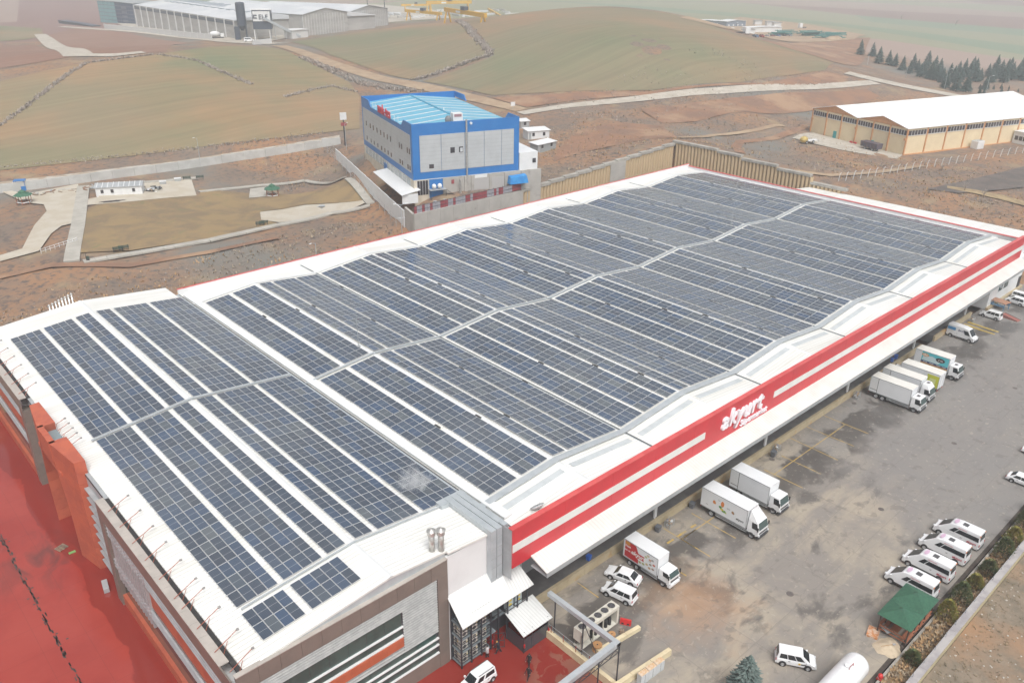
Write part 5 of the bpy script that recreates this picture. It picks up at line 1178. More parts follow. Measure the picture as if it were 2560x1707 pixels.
# orange container boxes with white fronts at the ramp
for k, x in enumerate((30.2, 31.35, 32.5)):
    t = thing('steel_locker', ('grey steel locker with rusty top, nearest the gantry','grey steel locker with rusty top, middle of three by the ramp','grey steel locker with rusty top, at the far end of the ramp')[k], 'locker', (x,-22.35-.06*k,0), R(-5), 'steel lockers along the ramp')
    MB().box(-.55,.55,-.35,.25,0,1.25).build('case', mat('locker grey', (.52,.54,.55), .5, (.46,.48,.49), 1, 4), t, bevel=.01); MB().box(-.54,.54,-.34,.24,1.25,1.28).build('lid', mat('rusty lid', (.52,.30,.12), .7, (.62,.50,.38), 2.5, 5), t); MB().box(-.01,.01,-.36,-.35,.05,1.2).build('door_gap', DARK, t)

# ------------------------------------------------------------------ shelter, sand, cart
sh = thing('green_shelter', 'green tile-roofed timber shelter with two hipped roofs beside the minibuses', 'shelter', (57.35,-36.4,0))
GT = mat('green roof tile', (.045,.14,.085), .6, (.035,.115,.07), 2.5, 4); WD = mat('red brown timber', (.33,.12,.06), .65, (.26,.10,.055), 4, 4)
def hip(x0, x1, y0, y1, z0, z1, rows=11):
    """hipped roof laid with courses of single tiles"""
    cx, cy = (x0+x1)/2, (y0+y1)/2; rr = MB()
    corners = [(x0,y0),(x1,y0),(x1,y1),(x0,y1)]
    rr.add([(x,y,z0) for x, y in corners]+[(cx,cy,z1)], [(0,1,4),(1,2,4),(2,3,4),(3,0,4)]); base = rr.build('roof', GT, sh)
    mb = MB()
    for e in range(4):
        a, b = Vector((*corners[e],z0)), Vector((*corners[(e+1) % 4],z0)); ap = Vector((cx,cy,z1)); nrm = (b-a).cross(ap-a).normalized()
        for r_ in range(rows):
            t0, t1 = r_/rows, (r_+1.12)/rows; A0, B0 = a.lerp(ap,t0), b.lerp(ap,t0); A1, B1 = a.lerp(ap,min(t1,1)), b.lerp(ap,min(t1,1)); n = max(1, int((B0-A0).length/.32))
            for k in range(n):
                if r_ % 1 == 0:
                    u0, u1 = (k+.06)/n, (k+.94)/n
                    mb.add([A0.lerp(B0,u0)+nrm*.055, A0.lerp(B0,u1)+nrm*.055, A1.lerp(B1,u1)+nrm*.015, A1.lerp(B1,u0)+nrm*.015], [(0,1,2,3)])
    tl = mb.build('tiles', GT, base, recalc=False); tl['kind'] = 'stuff'
    MB().hexa([(cx-.55,cy-.55,z1-.28),(cx+.55,cy-.55,z1-.28),(cx+.55,cy+.55,z1-.28),(cx-.55,cy+.55,z1-.28)], [(cx-.02,cy-.02,z1+.15),(cx+.02,cy-.02,z1+.15),(cx+.02,cy+.02,z1+.15),(cx-.02,cy+.02,z1+.15)]).build('roof_cap', mat('dark green tile', (.03,.10,.06), .6), base)
hip(-3.5,-.02,-1.75,1.8,2.45,3.25); hip(.02,3.5,-1.75,1.8,2.45,3.25)
MB().box(-.06,.06,-1.75,1.8,2.44,2.5).build('roof_valley', DARK, sh)
for x in (-3.1,-1.2,0,1.2,3.1):
    for y in (-1.45,1.5): MB().bar((x,y,0),(x,y,2.5),.12).build('post', mat('dark timber', (.07,.05,.04), .7), sh)
for y, z in ((1.5,.5),(1.5,.95),(-1.45,.5),(-1.45,.95)):
    MB().bar((-3.1,y,z),(3.1,y,z),.16,.05).build('rail', WD, sh)
for z in (.5,.95): MB().bar((-3.1,-1.4,z),(-3.1,1.45,z),.05,.16).build('rail', WD, sh)
MB().box(-2.6,2.6,-.35,.45,.7,.76).build('table', WD, sh)
for y in (-.95,1.05): MB().box(-2.8,2.8,y-.2,y+.2,.42,.47).build('bench', WD, sh)
sp_ = MB(); n = 26; rings = 7
for j in range(rings):
    q = j/(rings-1)
    for i in range(n): 
        a = 2*math.pi*i/n; r_ = (1-q)*(1.55+.16*math.sin(3*a+1)+.1*math.sin(7*a)+.05*math.sin(13*a)); sp_.v.append((r_*math.cos(a), r_*math.sin(a)*.85, .5*math.sin(q*1.5)**1.2+random.uniform(-.02,.03)))
sp_.f = [(j*n+i, j*n+(i+1) % n, (j+1)*n+(i+1) % n, (j+1)*n+i) for j in range(rings-1) for i in range(n)]; sp_.m = [0]*len(sp_.f)
so = tag(sp_.build('sand_pile', mat('pale sand', (.52,.43,.31), .95, (.44,.36,.26), 1.6, 8, bump=.7, bscale=7), smooth=True), 'round heap of pale sand next to the green shelter', 'sand pile'); so.location = (52.8,-36.75,0)
sv = thing('shovel', 'shovel lying across the pale sand heap', 'shovel', (52.6,-36.8,.5), R(-30)); MB().tube((-.9,0,.05),(.5,0,.0),.022,n=6).build('handle', SPL, sv); MB().hexa([(.5,-.12,-.02),(.85,-.1,-.03),(.85,.1,-.03),(.5,.12,-.02)],[(.5,-.12,.01),(.85,-.1,.0),(.85,.1,.0),(.5,.12,.01)]).build('blade', GREYM, sv)
mt = thing('mortar_tray', 'rusty orange mixing tray on the ground by the sand heap', 'tray', (53.6,-34.75,0), R(15)); RO = mat('rusty orange', (.48,.19,.06), .7, (.55,.40,.30), 3, 6)
MB().box(-.8,.8,-.55,.55,0,.07).build('floor', RO, mt)
for y in (-.55,.55): MB().box(-.8,.8,y-.03,y+.03,0,.22).build('side', RO, mt)
for x in (-.8,.8): MB().box(x-.03,x+.03,-.55,.55,0,.22).build('side', RO, mt)
wb = thing('wheelbarrow', 'wheelbarrow standing between the shelter and the rusty tray', 'wheelbarrow', (54.5,-35.7,0), R(70)); MB().hexa([(-.3,-.2,.35),(.3,-.15,.35),(.3,.15,.35),(-.3,.2,.35)],[(-.5,-.33,.62),(.5,-.28,.62),(.5,.28,.62),(-.5,.33,.62)]).build('tub', GREYM, wb)
for s in (-1,1): MB().bar((.5,s*.1,.25),(-1.0,s*.28,.55),.035).build('handle', BLACK, wb)
w_ = wheel(wb,.55,0,.19,.08); 
bk = thing('red_machine', 'small red plate machine in the drain corner at the bottom right', 'machine', (48.1,-38.1,.05)); MB().box(-.35,.35,-.25,.25,0,.2).build('base', REDST, bk); MB().blob((0,0,.42),(.3,.24,.26),10,6,.04).build('engine', RB, bk, smooth=True); MB().path([(-.3,0,.2),(-.8,0,.9)],.03).build('handle', GREYM, bk)
# dock-side wire trolleys, bins and crates
def trolley(x, y, z, lab, seed, w=1.1, d=.75):
    t = thing('wire_trolley', lab, 'trolley', (x, y, z), R(8), 'wire cage trolleys of waste along the dock'); fr = MB()
    for i in (-1,1):
        for j in (-1,1): MB().bar((i*w/2,j*d/2,0),(i*w/2,j*d/2,1.0),.04).build('post', GREYM, t)
    for zz in (.15,.45,.75,1.0):
        for j in (-1,1): MB().bar((-w/2,j*d/2,zz),(w/2,j*d/2,zz),.025).build('bar', GREYM, t)
        for i in (-1,1): MB().bar((i*w/2,-d/2,zz),(i*w/2,d/2,zz),.025).build('bar', GREYM, t)
    rg = random.Random(seed)
    for k in range(9): MB().blob((rg.uniform(-.35,.35),rg.uniform(-.2,.2),.3+.08*k),(.24,.2,.16),7,4,.3,seed*10+k).build('rubbish', [mat('plastic film', (.6,.61,.62), .3),mat('cardboard', (.36,.25,.15), .8),mat('grey bag', (.2,.2,.21), .4)][k % 3], t)
trolley(51.9,-8.9,0,'wire trolley of cardboard and plastic, nearest the red-sided truck',1); trolley(77.4,-8.6,0,'wire trolley of waste at the second canopy post',2); trolley(101.6,-8.7,0,'wire trolley of waste beside the three-axle truck',3); trolley(148.4,-9.1,0,'wire trolley of scrap wood at the far canopy post',4)
def bin_(x, y, z, lab, c, s=1.0):
    t = thing('plastic_bin', lab, 'bin', (x, y, z), R(10), None, s); MB().hexa([(-.28,-.25,0),(.28,-.25,0),(.28,.25,0),(-.28,.25,0)],[(-.36,-.32,.75),(.36,-.32,.75),(.36,.32,.75),(-.36,.32,.75)]).build('tub', c, t); MB().box(-.38,.38,-.34,.34,.75,.81).build('rim', c, t)
bin_(50.0,-8.6,0,'dark grey plastic bin beside the first canopy post',mat('grey bin', (.12,.13,.145), .5)); bin_(76.0,-9.0,0,'dark grey crate bin by the second canopy post',mat('grey bin', (.12,.13,.145), .5),1.1); bin_(57.2,-8.5,0,'low grey bin beside the vegetable-print truck',mat('grey bin', (.12,.13,.145), .5))
BLU = mat('blue plastic', (.03,.13,.50), .4)
bin_(38.6,-7.3,1.08,'blue plastic tub on the near end of the dock',BLU,.8); bin_(118.6,-7.2,1.08,'blue crate on the dock behind the advertising truck',BLU,.9); bin_(116.9,-7.3,1.08,'second blue crate on the dock behind the trucks',BLU,.8)
wt = thing('wire_table', 'grey tubular table standing behind the advertising truck', 'table', (125.6,-9.9,0), R(5)); MB().box(-.7,.7,-.4,.4,1.35,1.42).build('top', GREYM, wt)
for i in (-.65,.65):
    for j in (-.35,.35): MB().bar((i,j,0),(i,j,1.4),.05).build('leg', GREYM, wt)
fk = thing('lifting_forks', 'pair of long yellow steel forks lying on the yard', 'steel forks', (146.6,-11.5,.02), R(-93)); YS = mat('yellow steel', (.50,.37,.10), .6, (.40,.30,.11), 1.5, 5)
for y in (-.85,.85): MB().hexa([(-2.9,y-.3,0),(2.9,y-.2,0),(2.9,y+.2,0),(-2.9,y+.3,0)],[(-2.9,y-.3,.2),(2.9,y-.15,.08),(2.9,y+.15,.08),(-2.9,y+.3,.2)]).build('fork', YS, fk)
rp = thing('lifting_platform', 'rusty lifting platform with blue frame near the yard office', 'platform', (160.6,-9.0,0), R(-100)); RT = mat('rust sheet', (.40,.20,.12), .8, (.32,.20,.15), 1.2, 6)
MB().box(-2.4,2.5,-1.1,1.1,1.45,1.6).build('deck', RT, rp)
for x in (-2.2,0,2.3):
    for y in (-1.0,1.0): MB().bar((x,y,0),(x,y,1.45),.12).build('leg', mat('blue steel', (.10,.22,.38), .6, (.16,.27,.38), 2, 4), rp)
for y in (-1.05,1.05): MB().box(-2.3,2.4,y-.05,y+.05,.7,1.1).build('side_beam', mat('blue steel', (.10,.22,.38), .6), rp)
rmp = thing('steel_ramp', 'red-brown steel ramp on the yard beside the white people carrier', 'ramp', (156.3,-13.6,0), R(-98)); MB().hexa([(-1.6,-.7,0),(1.6,-.7,0),(1.6,.7,0),(-1.6,.7,0)],[(-1.6,-.7,.55),(1.6,-.7,.06),(1.6,.7,.06),(-1.6,.7,.55)]).build('plate', mat('oxide red', (.30,.11,.09), .7), rmp)
for s in (-.7,.7): MB().bar((-1.6,s,.6),(1.6,s,.12),.05).build('edge', BLACK, rmp)
# litter on the street side
crate = thing('wooden_pallet', 'wooden pallet lying on the red forecourt at the portal', 'pallet', (-6.1,38.4,-.8), R(20))
for k in range(5): MB().box(-.6,.6,-.5+.23*k,-.38+.23*k,.1,.13).build('board', JK, crate)
for x in (-.5,0,.5): MB().box(x-.06,x+.06,-.5,.55,0,.1).build('block', JK, crate)
tag(MB().box(-.38,.38,-.18,.18,0,.08).build('green_mat', mat('lime plastic', (.18,.36,.12), .7)), 'bright green plastic piece beside the portal pillar', 'plastic piece').location = (-5.4,36.7,-.8)
hv = thing('heater_unit', 'grey box unit lying at the foot of the street front column', 'unit', (-4.5,27.6,-.8), R(80)); MB().box(-.9,.9,-.3,.3,0,.6).build('case', GREYM, hv, bevel=.03); MB().box(.9,.95,-.2,.2,.1,.5).build('end_grille', DARK, hv)
rg = random.Random(5); st = MB()
for k in range(140):
    y = rg.uniform(10,46); x = -11.05+rg.gauss(0,.10); st.box(x-.06,x+.06,y-.3,y+.3,-.8,-.793)
for k in range(14): y = rg.choice([44,41,33.5,30,31,24]); x, yy = -11.0+rg.gauss(.3,.4), y+rg.gauss(0,1.0); st.box(x-.12,x+.12,yy-.1,yy+.1,-.8,-.792)
d_ = st.build('drain_grate', mat('drain muck', (.06,.045,.04), .8), recalc=False); d_['kind'] = 'stuff'; tag(d_, 'dark clogged drain line across the red forecourt', 'drain')

# ------------------------------------------------------------------ people
SKIN = mat('skin', (.42,.27,.2), .6); HAIR = mat('dark hair', (.02,.017,.015), .6)
def person(x, y, z, rz, label, top, legs, coat=False, stride=.25, cap=None, arm=0.2, bend=0.0):
    """one continuous skinned body, with hair and clothing children"""
    t = thing('person', label, 'person', (x, y, z), rz)
    H = 1.62; hip_z = .80; sh_z = 1.34; V = Vector
    J = {'pel': V((0,0,hip_z)), 'spine': V((bend*.15,0,1.08)), 'chest': V((bend*.3,0,1.27)), 'neck': V((bend*.38,0,1.41)), 'head': V((bend*.45+.02,0,1.53))}
    E_ = [('pel','spine'),('spine','chest'),('chest','neck'),('neck','head')]; rad = {'pel': .125, 'spine': .115, 'chest': .13, 'neck': .05, 'head': .085}
    for s, sg in (('l',1),('r',-1)):
        f = stride*sg
        J['hip'+s] = V((0,.085*sg,hip_z-.06)); J['kne'+s] = V((f*.55+.03,.09*sg,.43)); J['ank'+s] = V((f-.02,.09*sg,.07)); J['toe'+s] = V((f+.14,.1*sg,.035))
        J['sho'+s] = V((bend*.3,.185*sg,sh_z)); J['elb'+s] = V((bend*.3-f*.5-.02,.235*sg,1.08)); J['wri'+s] = V((bend*.3-f*.5+arm,.215*sg,.88)); J['han'+s] = V((bend*.3-f*.5+arm+.05,.205*sg,.80))
        E_ += [('pel','hip'+s),('hip'+s,'kne'+s),('kne'+s,'ank'+s),('ank'+s,'toe'+s),('chest','sho'+s),('sho'+s,'elb'+s),('elb'+s,'wri'+s),('wri'+s,'han'+s)]
        rad.update({'hip'+s:.085,'kne'+s:.058,'ank'+s:.042,'toe'+s:.035,'sho'+s:.06,'elb'+s:.045,'wri'+s:.033,'han'+s:.03})
    nm = list(J); me = bpy.data.meshes.new('body'); me.from_pydata([J[k] for k in nm], [(nm.index(a), nm.index(b)) for a, b in E_], [])
    for m in (top, legs, SKIN): me.materials.append(m)
    o = inst(me, 'body', t); sk = o.modifiers.new('skin', 'SKIN'); sv_ = me.skin_vertices[0].data
    for i, k in enumerate(nm): sv_[i].radius = (rad[k], rad[k]); sv_[i].use_root = (k == 'pel')
    sb = o.modifiers.new('sub', 'SUBSURF'); sb.levels = 1; sb.render_levels = 1
    o.data.materials.clear(); o.data.materials.append(top)
    hd = J['head']
    MB().blob((hd.x,0,hd.z+.01),(.092,.078,.115),12,8,.0).build('face', SKIN, t, smooth=True)
    MB().blob((hd.x+.09,0,hd.z),(.018,.014,.02),6,4,0).build('nose', SKIN, t)
    for s in (-1,1): MB().blob((hd.x+.078,s*.03,hd.z+.02),(.012,.012,.009),6,4,0).build('eye', HAIR, t); MB().blob((hd.x,s*.08,hd.z),(.02,.014,.03),6,4,0).build('ear', SKIN, t)
    MB().blob((hd.x-.012,0,hd.z+.035),(.1,.087,.105),12,8,.03,3).build('hair', cap or HAIR, t, smooth=True)
    tr_ = MB()
    for s in 'lr':
        for a, b in (('hip'+s,'kne'+s),('kne'+s,'ank'+s)): tr_.tube(J[a], J[b], rad[a]+.012, rad[b]+.012, 10)
    tr_.tube((0,0,hip_z-.12),(0,0,hip_z+.1),.15,.135,12); tr_.build('trousers', legs, t, smooth=True)
    for s in 'lr':
        MB().blob((J['toe'+s].x-.06,J['toe'+s].y,.045),(.13,.05,.045),8,5,0).build('shoe', BLACK, t, smooth=True)
        hb = J['han'+s]; MB().blob(hb,(.035,.025,.05),8,5,0).build('hand', SKIN, t, smooth=True)
        for q in range(4): MB().tube(hb+Vector((.012*(q-1.5),0,-.03)), hb+Vector((.012*(q-1.5)+.015,.0,-.085-.008*(q % 2))), .008, .006, 5).build('finger', SKIN, t)
        MB().tube(hb+Vector((.025,0,0)), hb+Vector((.05,0,-.05)), .009, .007, 5).build('thumb', SKIN, t)
    if coat: MB().lathe([(.2,.55 if coat > 1 else .72),(.175,.85),(.17,1.05),(.19,1.25),(.15,1.37),(.07,1.42)], (bend*.15,0,0), 14).build('coat', top, t, smooth=True)
    else: MB().lathe([(.165,.78),(.16,.95),(.18,1.22),(.15,1.36),(.06,1.42)], (bend*.15,0,0), 14).build('jacket', top, t, smooth=True)
    return t
NAVY = mat('navy cloth', (.018,.02,.028), .85, (.03,.032,.04), 6, 4); BLK = mat('black cloth', (.012,.012,.014), .9, (.02,.02,.022), 6, 4); LGT = mat('pale work coat', (.50,.47,.47), .85, (.43,.40,.41), 6, 4)
person(21.25,-9.2,-.8,R(95),'person in a pale work coat seen from behind, standing at the cage',LGT,BLK,coat=1,stride=.06)
pp = person(22.55,-9.5,-.8,R(150),'person in dark clothes with orange cap at the cage gate',NAVY,NAVY,stride=.3,cap=mat('orange cap', (.55,.28,.06), .7),bend=.4)
person(23.75,-12.85,-.8,R(200),'person in a long black coat walking across the red forecourt',BLK,BLK,coat=2,stride=.22)
person(22.55,-14.05,-.8,R(190),'person in black walking ahead near the worn paint',BLK,BLK,stride=.32)
# ------------------------------------------------------------------ retaining walls behind the depot
CONC = mat('retaining concrete', (.42,.40,.37), .85, (.34,.325,.30), .25, 7, lo=.38, hi=.68, col3=(.24,.21,.19), scale3=.5, lo3=.6, hi3=.75, bump=.1)
PILE = mat('bored pile', (.58,.44,.27), .9, (.41,.305,.185), .6, 7, lo=.38, hi=.65, stretch=(1,1,.15), bump=.3, bscale=3)
CAPB = mat('pile cap', (.40,.38,.34), .9, (.31,.29,.26), .5, 6)
rw = thing('retaining_wall', 'smooth concrete retaining wall under the red and grey fence', 'wall')
for k in range(9): MB().box(84.2+3.7*k, 84.2+3.7*(k+1)-.03, 88.25, 88.9, 0, 12.45-.03*k).build('wall_panel', CONC, rw)
MB().hexa([(84.2,88.9,0),(84.8,88.9,0),(86.2,94,0),(85.6,94,0)], [(84.2,88.9,12.3),(84.8,88.9,12.3),(86.2,94,12.6),(85.6,94,12.6)]).build('wall_panel', CONC, rw)
fn = thing('sheet_fence', 'patchwork fence of red and grey sheets on the retaining wall', 'fence')
FRD = mat('fence red sheet', (.30,.05,.06), .6, (.24,.06,.07), 2, 4); FGR = mat('fence grey sheet', (.33,.33,.36), .6, (.27,.27,.30), 2, 4)
rg = random.Random(11)
for k in range(44):
    x = 84.4+.74*k; MB().box(x, x+.7, 88.5, 88.54, 12.45, 14.15).build('fence_sheet', FRD if rg.random() < .5 else FGR, fn)
for k in range(12): MB().bar((84.4+2.95*k, 88.58, 12.4), (84.4+2.95*k, 88.58, 14.3), .09).build('fence_post', BLACK, fn)
for z in (13.2, 14.1): MB().bar((84.3,88.47,z),(117,88.47,z), .06).build('fence_rail', BLACK, fn)
pw = thing('pile_wall', 'tan bored pile wall with stepped concrete cap around the far corner of the depot', 'wall')
pm_ = MB().tube((0,0,0),(0,0,1),.5,n=12,cap=True).mesh('pile', PILE, True)
def zl(x): return 12.3+max(0, (x-118))/60*3.6
def zr(y): return 16.2 if y > 74 else 15.8 if y > 66 else 15.1 if y > 55 else 14.4 if y > 45 else 12.6
n = 0
for k in range(54):
    x = 117.5+1.13*k; p = inst(pm_, 'pile', pw, (x, 88.8, 0)); p.scale = (1, 1, zl(x)-.5)
for k in range(46):
    y = 88-1.13*k; p = inst(pm_, 'pile', pw, (178.9, y, 0)); p.scale = (1, 1, zr(y)-.5)
for k in range(12):
    x = 117+5.1*k; MB().box(x, x+5.08, 88.2, 89.5, zl(x)-.55, zl(x)+.15).build('cap_beam', CAPB, pw)
for y0, y1 in ((74.2,89.5),(66.2,74.0),(55.2,66.0),(45.2,55),(35.2,45)): MB().box(178.3, 179.6, y0, y1, zr(y0+1)-.5, zr(y0+1)+.15).build('cap_beam', CAPB, pw)
MB().box(150.0,156.2,88.15,88.3,2,14.0).build('infill_panel', CONC, pw)

# ------------------------------------------------------------------ blue factory
bb = thing('blue_factory', 'blue and grey clad factory with pale blue roof above the retaining wall', 'building', (91.5, 98.15, 0), R(-18.1))
BLUE = mat('blue cladding', (.020,.155,.43), .4, (.025,.17,.45), .4, 4); GREYC = ribbed('grey cladding', (.44,.46,.47), .9, 2, .5, depth=.15, rib=.95); LBL = ribbed('pale blue roof sheet', (.13,.42,.58), .45, 1, .4, rib=.9)
CREAM_L = mat('cream render', (.60,.54,.44), .8, (.52,.47,.38), .5, 5)
W_, L_ = 27.0, 43.5
MB().box(0.05, W_-.05, .05, L_-.05, 12.0, 27.9).build('core', BLUE, bb)
def wallband(z0, z1, t=.0):
    o = .0-t
    return MB().box(o, W_-o, o, .0+.04, z0, z1).box(o, .04, o, L_, z0, z1)
# front (right-hand) wall
MB().box(0,W_,-.06,.05,27.15,29.85).build('blue_band', BLUE, bb); MB().box(0,W_,-.06,.05,17.0,18.7).build('blue_band', BLUE, bb); MB().box(0,1.7,-.06,.05,18.7,27.15).build('blue_band', BLUE, bb); MB().box(25.65,W_,-.06,.05,18.7,27.15).build('blue_band', BLUE, bb)
js = [1.7,7.0,12.9,13.6,17.85,22.4,25.65]
for a, b in zip(js[:-1], js[1:]): MB().box(a+.05,b-.05,-.12,-.02,18.7,27.15).build('clad_panel', GREYC, bb)
# long (left-hand) wall
MB().box(-.06,.05,0,L_,27.2,28.4).build('blue_band', BLUE, bb); MB().box(-.06,.05,0,L_,17.0,18.5).build('blue_band', BLUE, bb); MB().box(-.06,.05,0,1.2,18.5,27.2).build('blue_band', BLUE, bb); MB().box(-.06,.05,42.4,L_,18.5,27.2).build('blue_band', BLUE, bb)
for k in range(9): MB().box(-.12,-.02,1.2+4.58*k+.05,1.2+4.58*(k+1)-.05,18.5,27.2).build('clad_panel', GREYC, bb)
# parapets: full at the ends, low in the middle
for x0, x1 in ((-.06,.2),(W_-.2,W_+.06)):
    for y0, y1, s in ((0,6.1,1),(36.2,L_,-1)):
        e = 1.7
        if s > 0: pr = [(y0,28.4),(y1+e,28.4),(y1,29.85),(y0,29.85)]
        else: pr = [(y0-e,28.4),(y1,28.4),(y1,29.85),(y0,29.85)]
        MB().prism(pr,'x',x0,x1).build('parapet', BLUE, bb)
MB().box(0,W_,L_-.2,L_+.06,27.9,29.85).build('parapet', BLUE, bb); MB().box(0,W_,.05,.2,27.9,29.84).build('parapet', BLUE, bb)
MB().prism([(.2,28.1),(W_/2,29.5),(W_-.2,28.1),(W_-.2,27.95),(.2,27.95)],'y',.2,L_-.2).build('roof', LBL, bb)
for k in range(9):
    y = 2.6+4.7*k
    for s in (0,1):
        x0, x1 = (.8,W_/2-.5) if s == 0 else (W_/2+.5,W_-.8); zf = lambda x: 28.1+1.4*(1-abs(x-W_/2)/(W_/2-.2))+.03
        MB().hexa([(x0,y,zf(x0)),(x1,y,zf(x1)),(x1,y+.55,zf(x1)),(x0,y+.55,zf(x0))],[(x0,y,zf(x0)+.05),(x1,y,zf(x1)+.05),(x1,y+.55,zf(x1)+.05),(x0,y+.55,zf(x0)+.05)]).build('roof_light', WHITE, bb)
MB().bar((W_/2,.3,29.55),(W_/2,L_-.3,29.55),.5,.12).build('ridge_cap', mat('ridge blue', (.06,.28,.42), .5), bb)
for a in (.3, 1.0, 7, 12.6): MB().tube((W_/2+.4,a+4,29.5),(W_/2+.4,a+4,30.1),.15,n=8).build('roof_vent', WHITE, bb)
cu = MB().box(10.6,13.0,1.2,3.2,28.8,31.4).build('cooling_unit', WHITE, bb); MB().box(10.9,12.7,1.15,1.2,30.6,31.2).build('unit_grille', mat('unit grille', (.30,.18,.2), .6), cu); MB().blob((9.6,1.9,29.9),(.8,.7,1.0),10,6,.05).build('unit_drum', mat('drum grey', (.18,.19,.2), .5), cu); MB().path([(13,2.0,29.4),(14.5,1.0,29.3),(14.5,-.4,29.2)],.3,8).build('unit_duct', WHITE, cu)
MB().path([(13.25,-.45,30.2),(13.25,-.45,13.0)],.22,8).build('exhaust_pipe', PIPE, bb)
def win(x, y, z0, z1, w, face, frame=WHITE):
    if face == 'r': o = MB().box(x,x+w,-.17,-.1,z0,z1).build('window', DGLW, bb); MB().box(x-.06,x+w+.06,-.16,-.12,z0-.08,z0).build('sill', WHITE, o)
    else: o = MB().box(-.17,-.1,y,y+w,z0,z1).build('window', DGLW, bb); MB().box(-.16,-.12,y-.05,y+w+.05,z0-.07,z0).build('sill', WHITE, o)
DGLW = mat('dark window', (.035,.03,.035), .12, spec=.7)
win(9.25,0,22.6,23.95,1.1,'r'); win(3.9,0,19.4,20.4,1.15,'r'); win(11.4,0,22.6,23.95,1.05,'r'); MB().box(11.6,12.25,-.2,-.17,22.8,23.75).build('window_pane', mat('bright pane', (.5,.52,.54), .2), bb)
for z0, z1 in ((22.7,24.0),(18.95,20.0)):
    for y in (39.0,35.1,32.0,28.6,25.2,22.2,19.3,16.6,9.2,7.4,3.0,1.5): win(0,y,z0,z1,.75,'l')
for x, a in ((-.35,0),): pass
# glazed ground floor of the long side
MB().box(-.03,.0,0,L_,12.4,17.0).build('ground_floor_wall', CREAM_L, bb)
for k in range(12):
    y = 2.2+3.35*k
    w = MB().box(-.09,-.03,y,y+2.9,14.9,16.8).build('window', mat('ground glass', (.22,.25,.25), .12, spec=.6), bb)
    for q in range(5): MB().box(-.13,-.09,y+.72*q-.03,y+.72*q+.03,14.9,16.8).build('mullion', WHITE, w)
MB().box(-.16,-.03,21.5,24.2,12.4,16.2).build('door', BLUE, bb)
# exposed concrete storey on the front
MB().box(7.1,W_+6,-.5,.0,8,17.0).build('basement_wall', CONC, bb); MB().box(0,7.1,-.3,0,8,17.0).build('basement_wall', CREAM_L, bb)
for x in (12.5,14.2,18.9,23,27.5): MB().box(x,x+.7,-.75,-.5,8,16.9).build('pilaster', CONC, bb)
MB().box(3.7,7.05,-.42,-.3,12.4,16.9).build('roller_door', BLUE, bb); w = MB().box(.7,3.5,-.36,-.3,13.4,16.8).build('window', DGLW, bb)
for q in range(5): MB().box(.7+.68*q-.03,.7+.68*q+.03,-.4,-.36,13.4,16.8).build('mullion', WHITE, w)
MB().box(3.4,7.4,-2.0,-.4,14.6,14.7).build('platform', GREYM, bb)
for x in (4.6,6.0):
    t = MB().blob((x,-1.2,15.4),(.55,.55,.62),12,8,.02).build('tank', WHITE, bb, smooth=True)
for x in (3.5,7.3): MB().bar((x,-1.9,12.4),(x,-1.9,14.6),.1).build('platform_leg', BLACK, bb)
MB().bar((7.4,-1.6,14.6),(10.2,-1.6,12.5),.9,.1).build('stair', BLACK, bb)
MB().path([(11,-1.6,12.4),(11,-1.6,16.6)],.3,8).build('flue', PIPE, bb); MB().box(9.2,9.9,-.56,-.5,15.4,16.4).build('vent', FRD, bb)
MB().box(15.2,18.4,-.55,-.5,16.2,17.0).build('steel_truss', WHITE, bb); MB().box(14.9,22.9,-.56,-.5,11.8,16).build('shutter', mat('grey shutter', (.40,.39,.38), .7), bb)
MB().hexa([(23.6,-2.6,14.3),(28.6,-2.6,14.3),(28.6,-.9,14.3),(23.6,-.9,14.3)],[(23.9,-2.3,15.9),(28.2,-2.3,16.1),(28.2,-.9,16.3),(23.9,-.9,16.1)]).build('blue_tarpaulin', mat('tarpaulin', (.02,.20,.52), .5, (.03,.26,.58), 1, 5), bb)
# annex and lean-to
MB().box(W_+.1,W_+5.0,-.3,12,16.9,21.3).build('annex', WHITE, bb)
for x in (28.6,30.6): win(x,0,18.6,19.7,.9,'r'); 
for o in [c for c in bb.children if c.name.startswith('window')][-2:]: o.location.y = -.25
MB().hexa([(-4.1,-3.6,14.6),(.9,-2.2,15.1),(.8,22,15.1),(-4.0,21,14.6)],[(-4.1,-3.6,14.7),(.9,-2.2,15.2),(.8,22,15.2),(-4.0,21,14.7)]).build('lean_to_roof', WHITE, bb); MB().box(-3.8,.0,-2.9,-2.7,12.4,14.6).build('lean_to_wall', WHITE, bb)
SGR = mat('red sign letters', (.50,.03,.06), .4)
lettering('mak-tes', 3.4, .12, SGR, bb, (-.25,21.3,28.45), (RA90,0,R(-90)), spacing=1.02, offset=.05, name='sign_lettering')
for y in (10,13,16.5,29.5,32): MB().tube((-.05,y,28.4),(-.05,y,30.0),.05,n=6).build('sign_pole', WHITE, bb)
ww = thing('white_yard_wall', 'white sheet wall stepping down along the long side of the blue factory', 'wall', (91.5,98.15,0), R(-18.1))
for k in range(10):
    y = -6+6.6*k; MB().box(-4.6,-4.4,y,y+6.56,7.5+.25*k,11.9+.1*k).build('wall_panel', WHITE, ww)
wf_ = thing('mesh_fence', 'rusty mesh fence with posts outside the white yard wall', 'fence', (91.5,98.15,0), R(-18.1))
for k in range(16): MB().bar((-5.9,-4+4.6*k,7.5+.2*k),(-5.9,-4+4.6*k,10.2+.2*k),.07).build('fence_post', GREYM, wf_)
for z in (8.6,9.4,10.1): MB().bar((-5.9,-4,z),(-5.9,65,z+3),.03).build('fence_wire', GREYM, wf_)
yp = thing('yard_clutter', 'green and brown stored goods in the small yard behind the fence', 'stored goods', (93.5,91.4,12.45), R(-5))
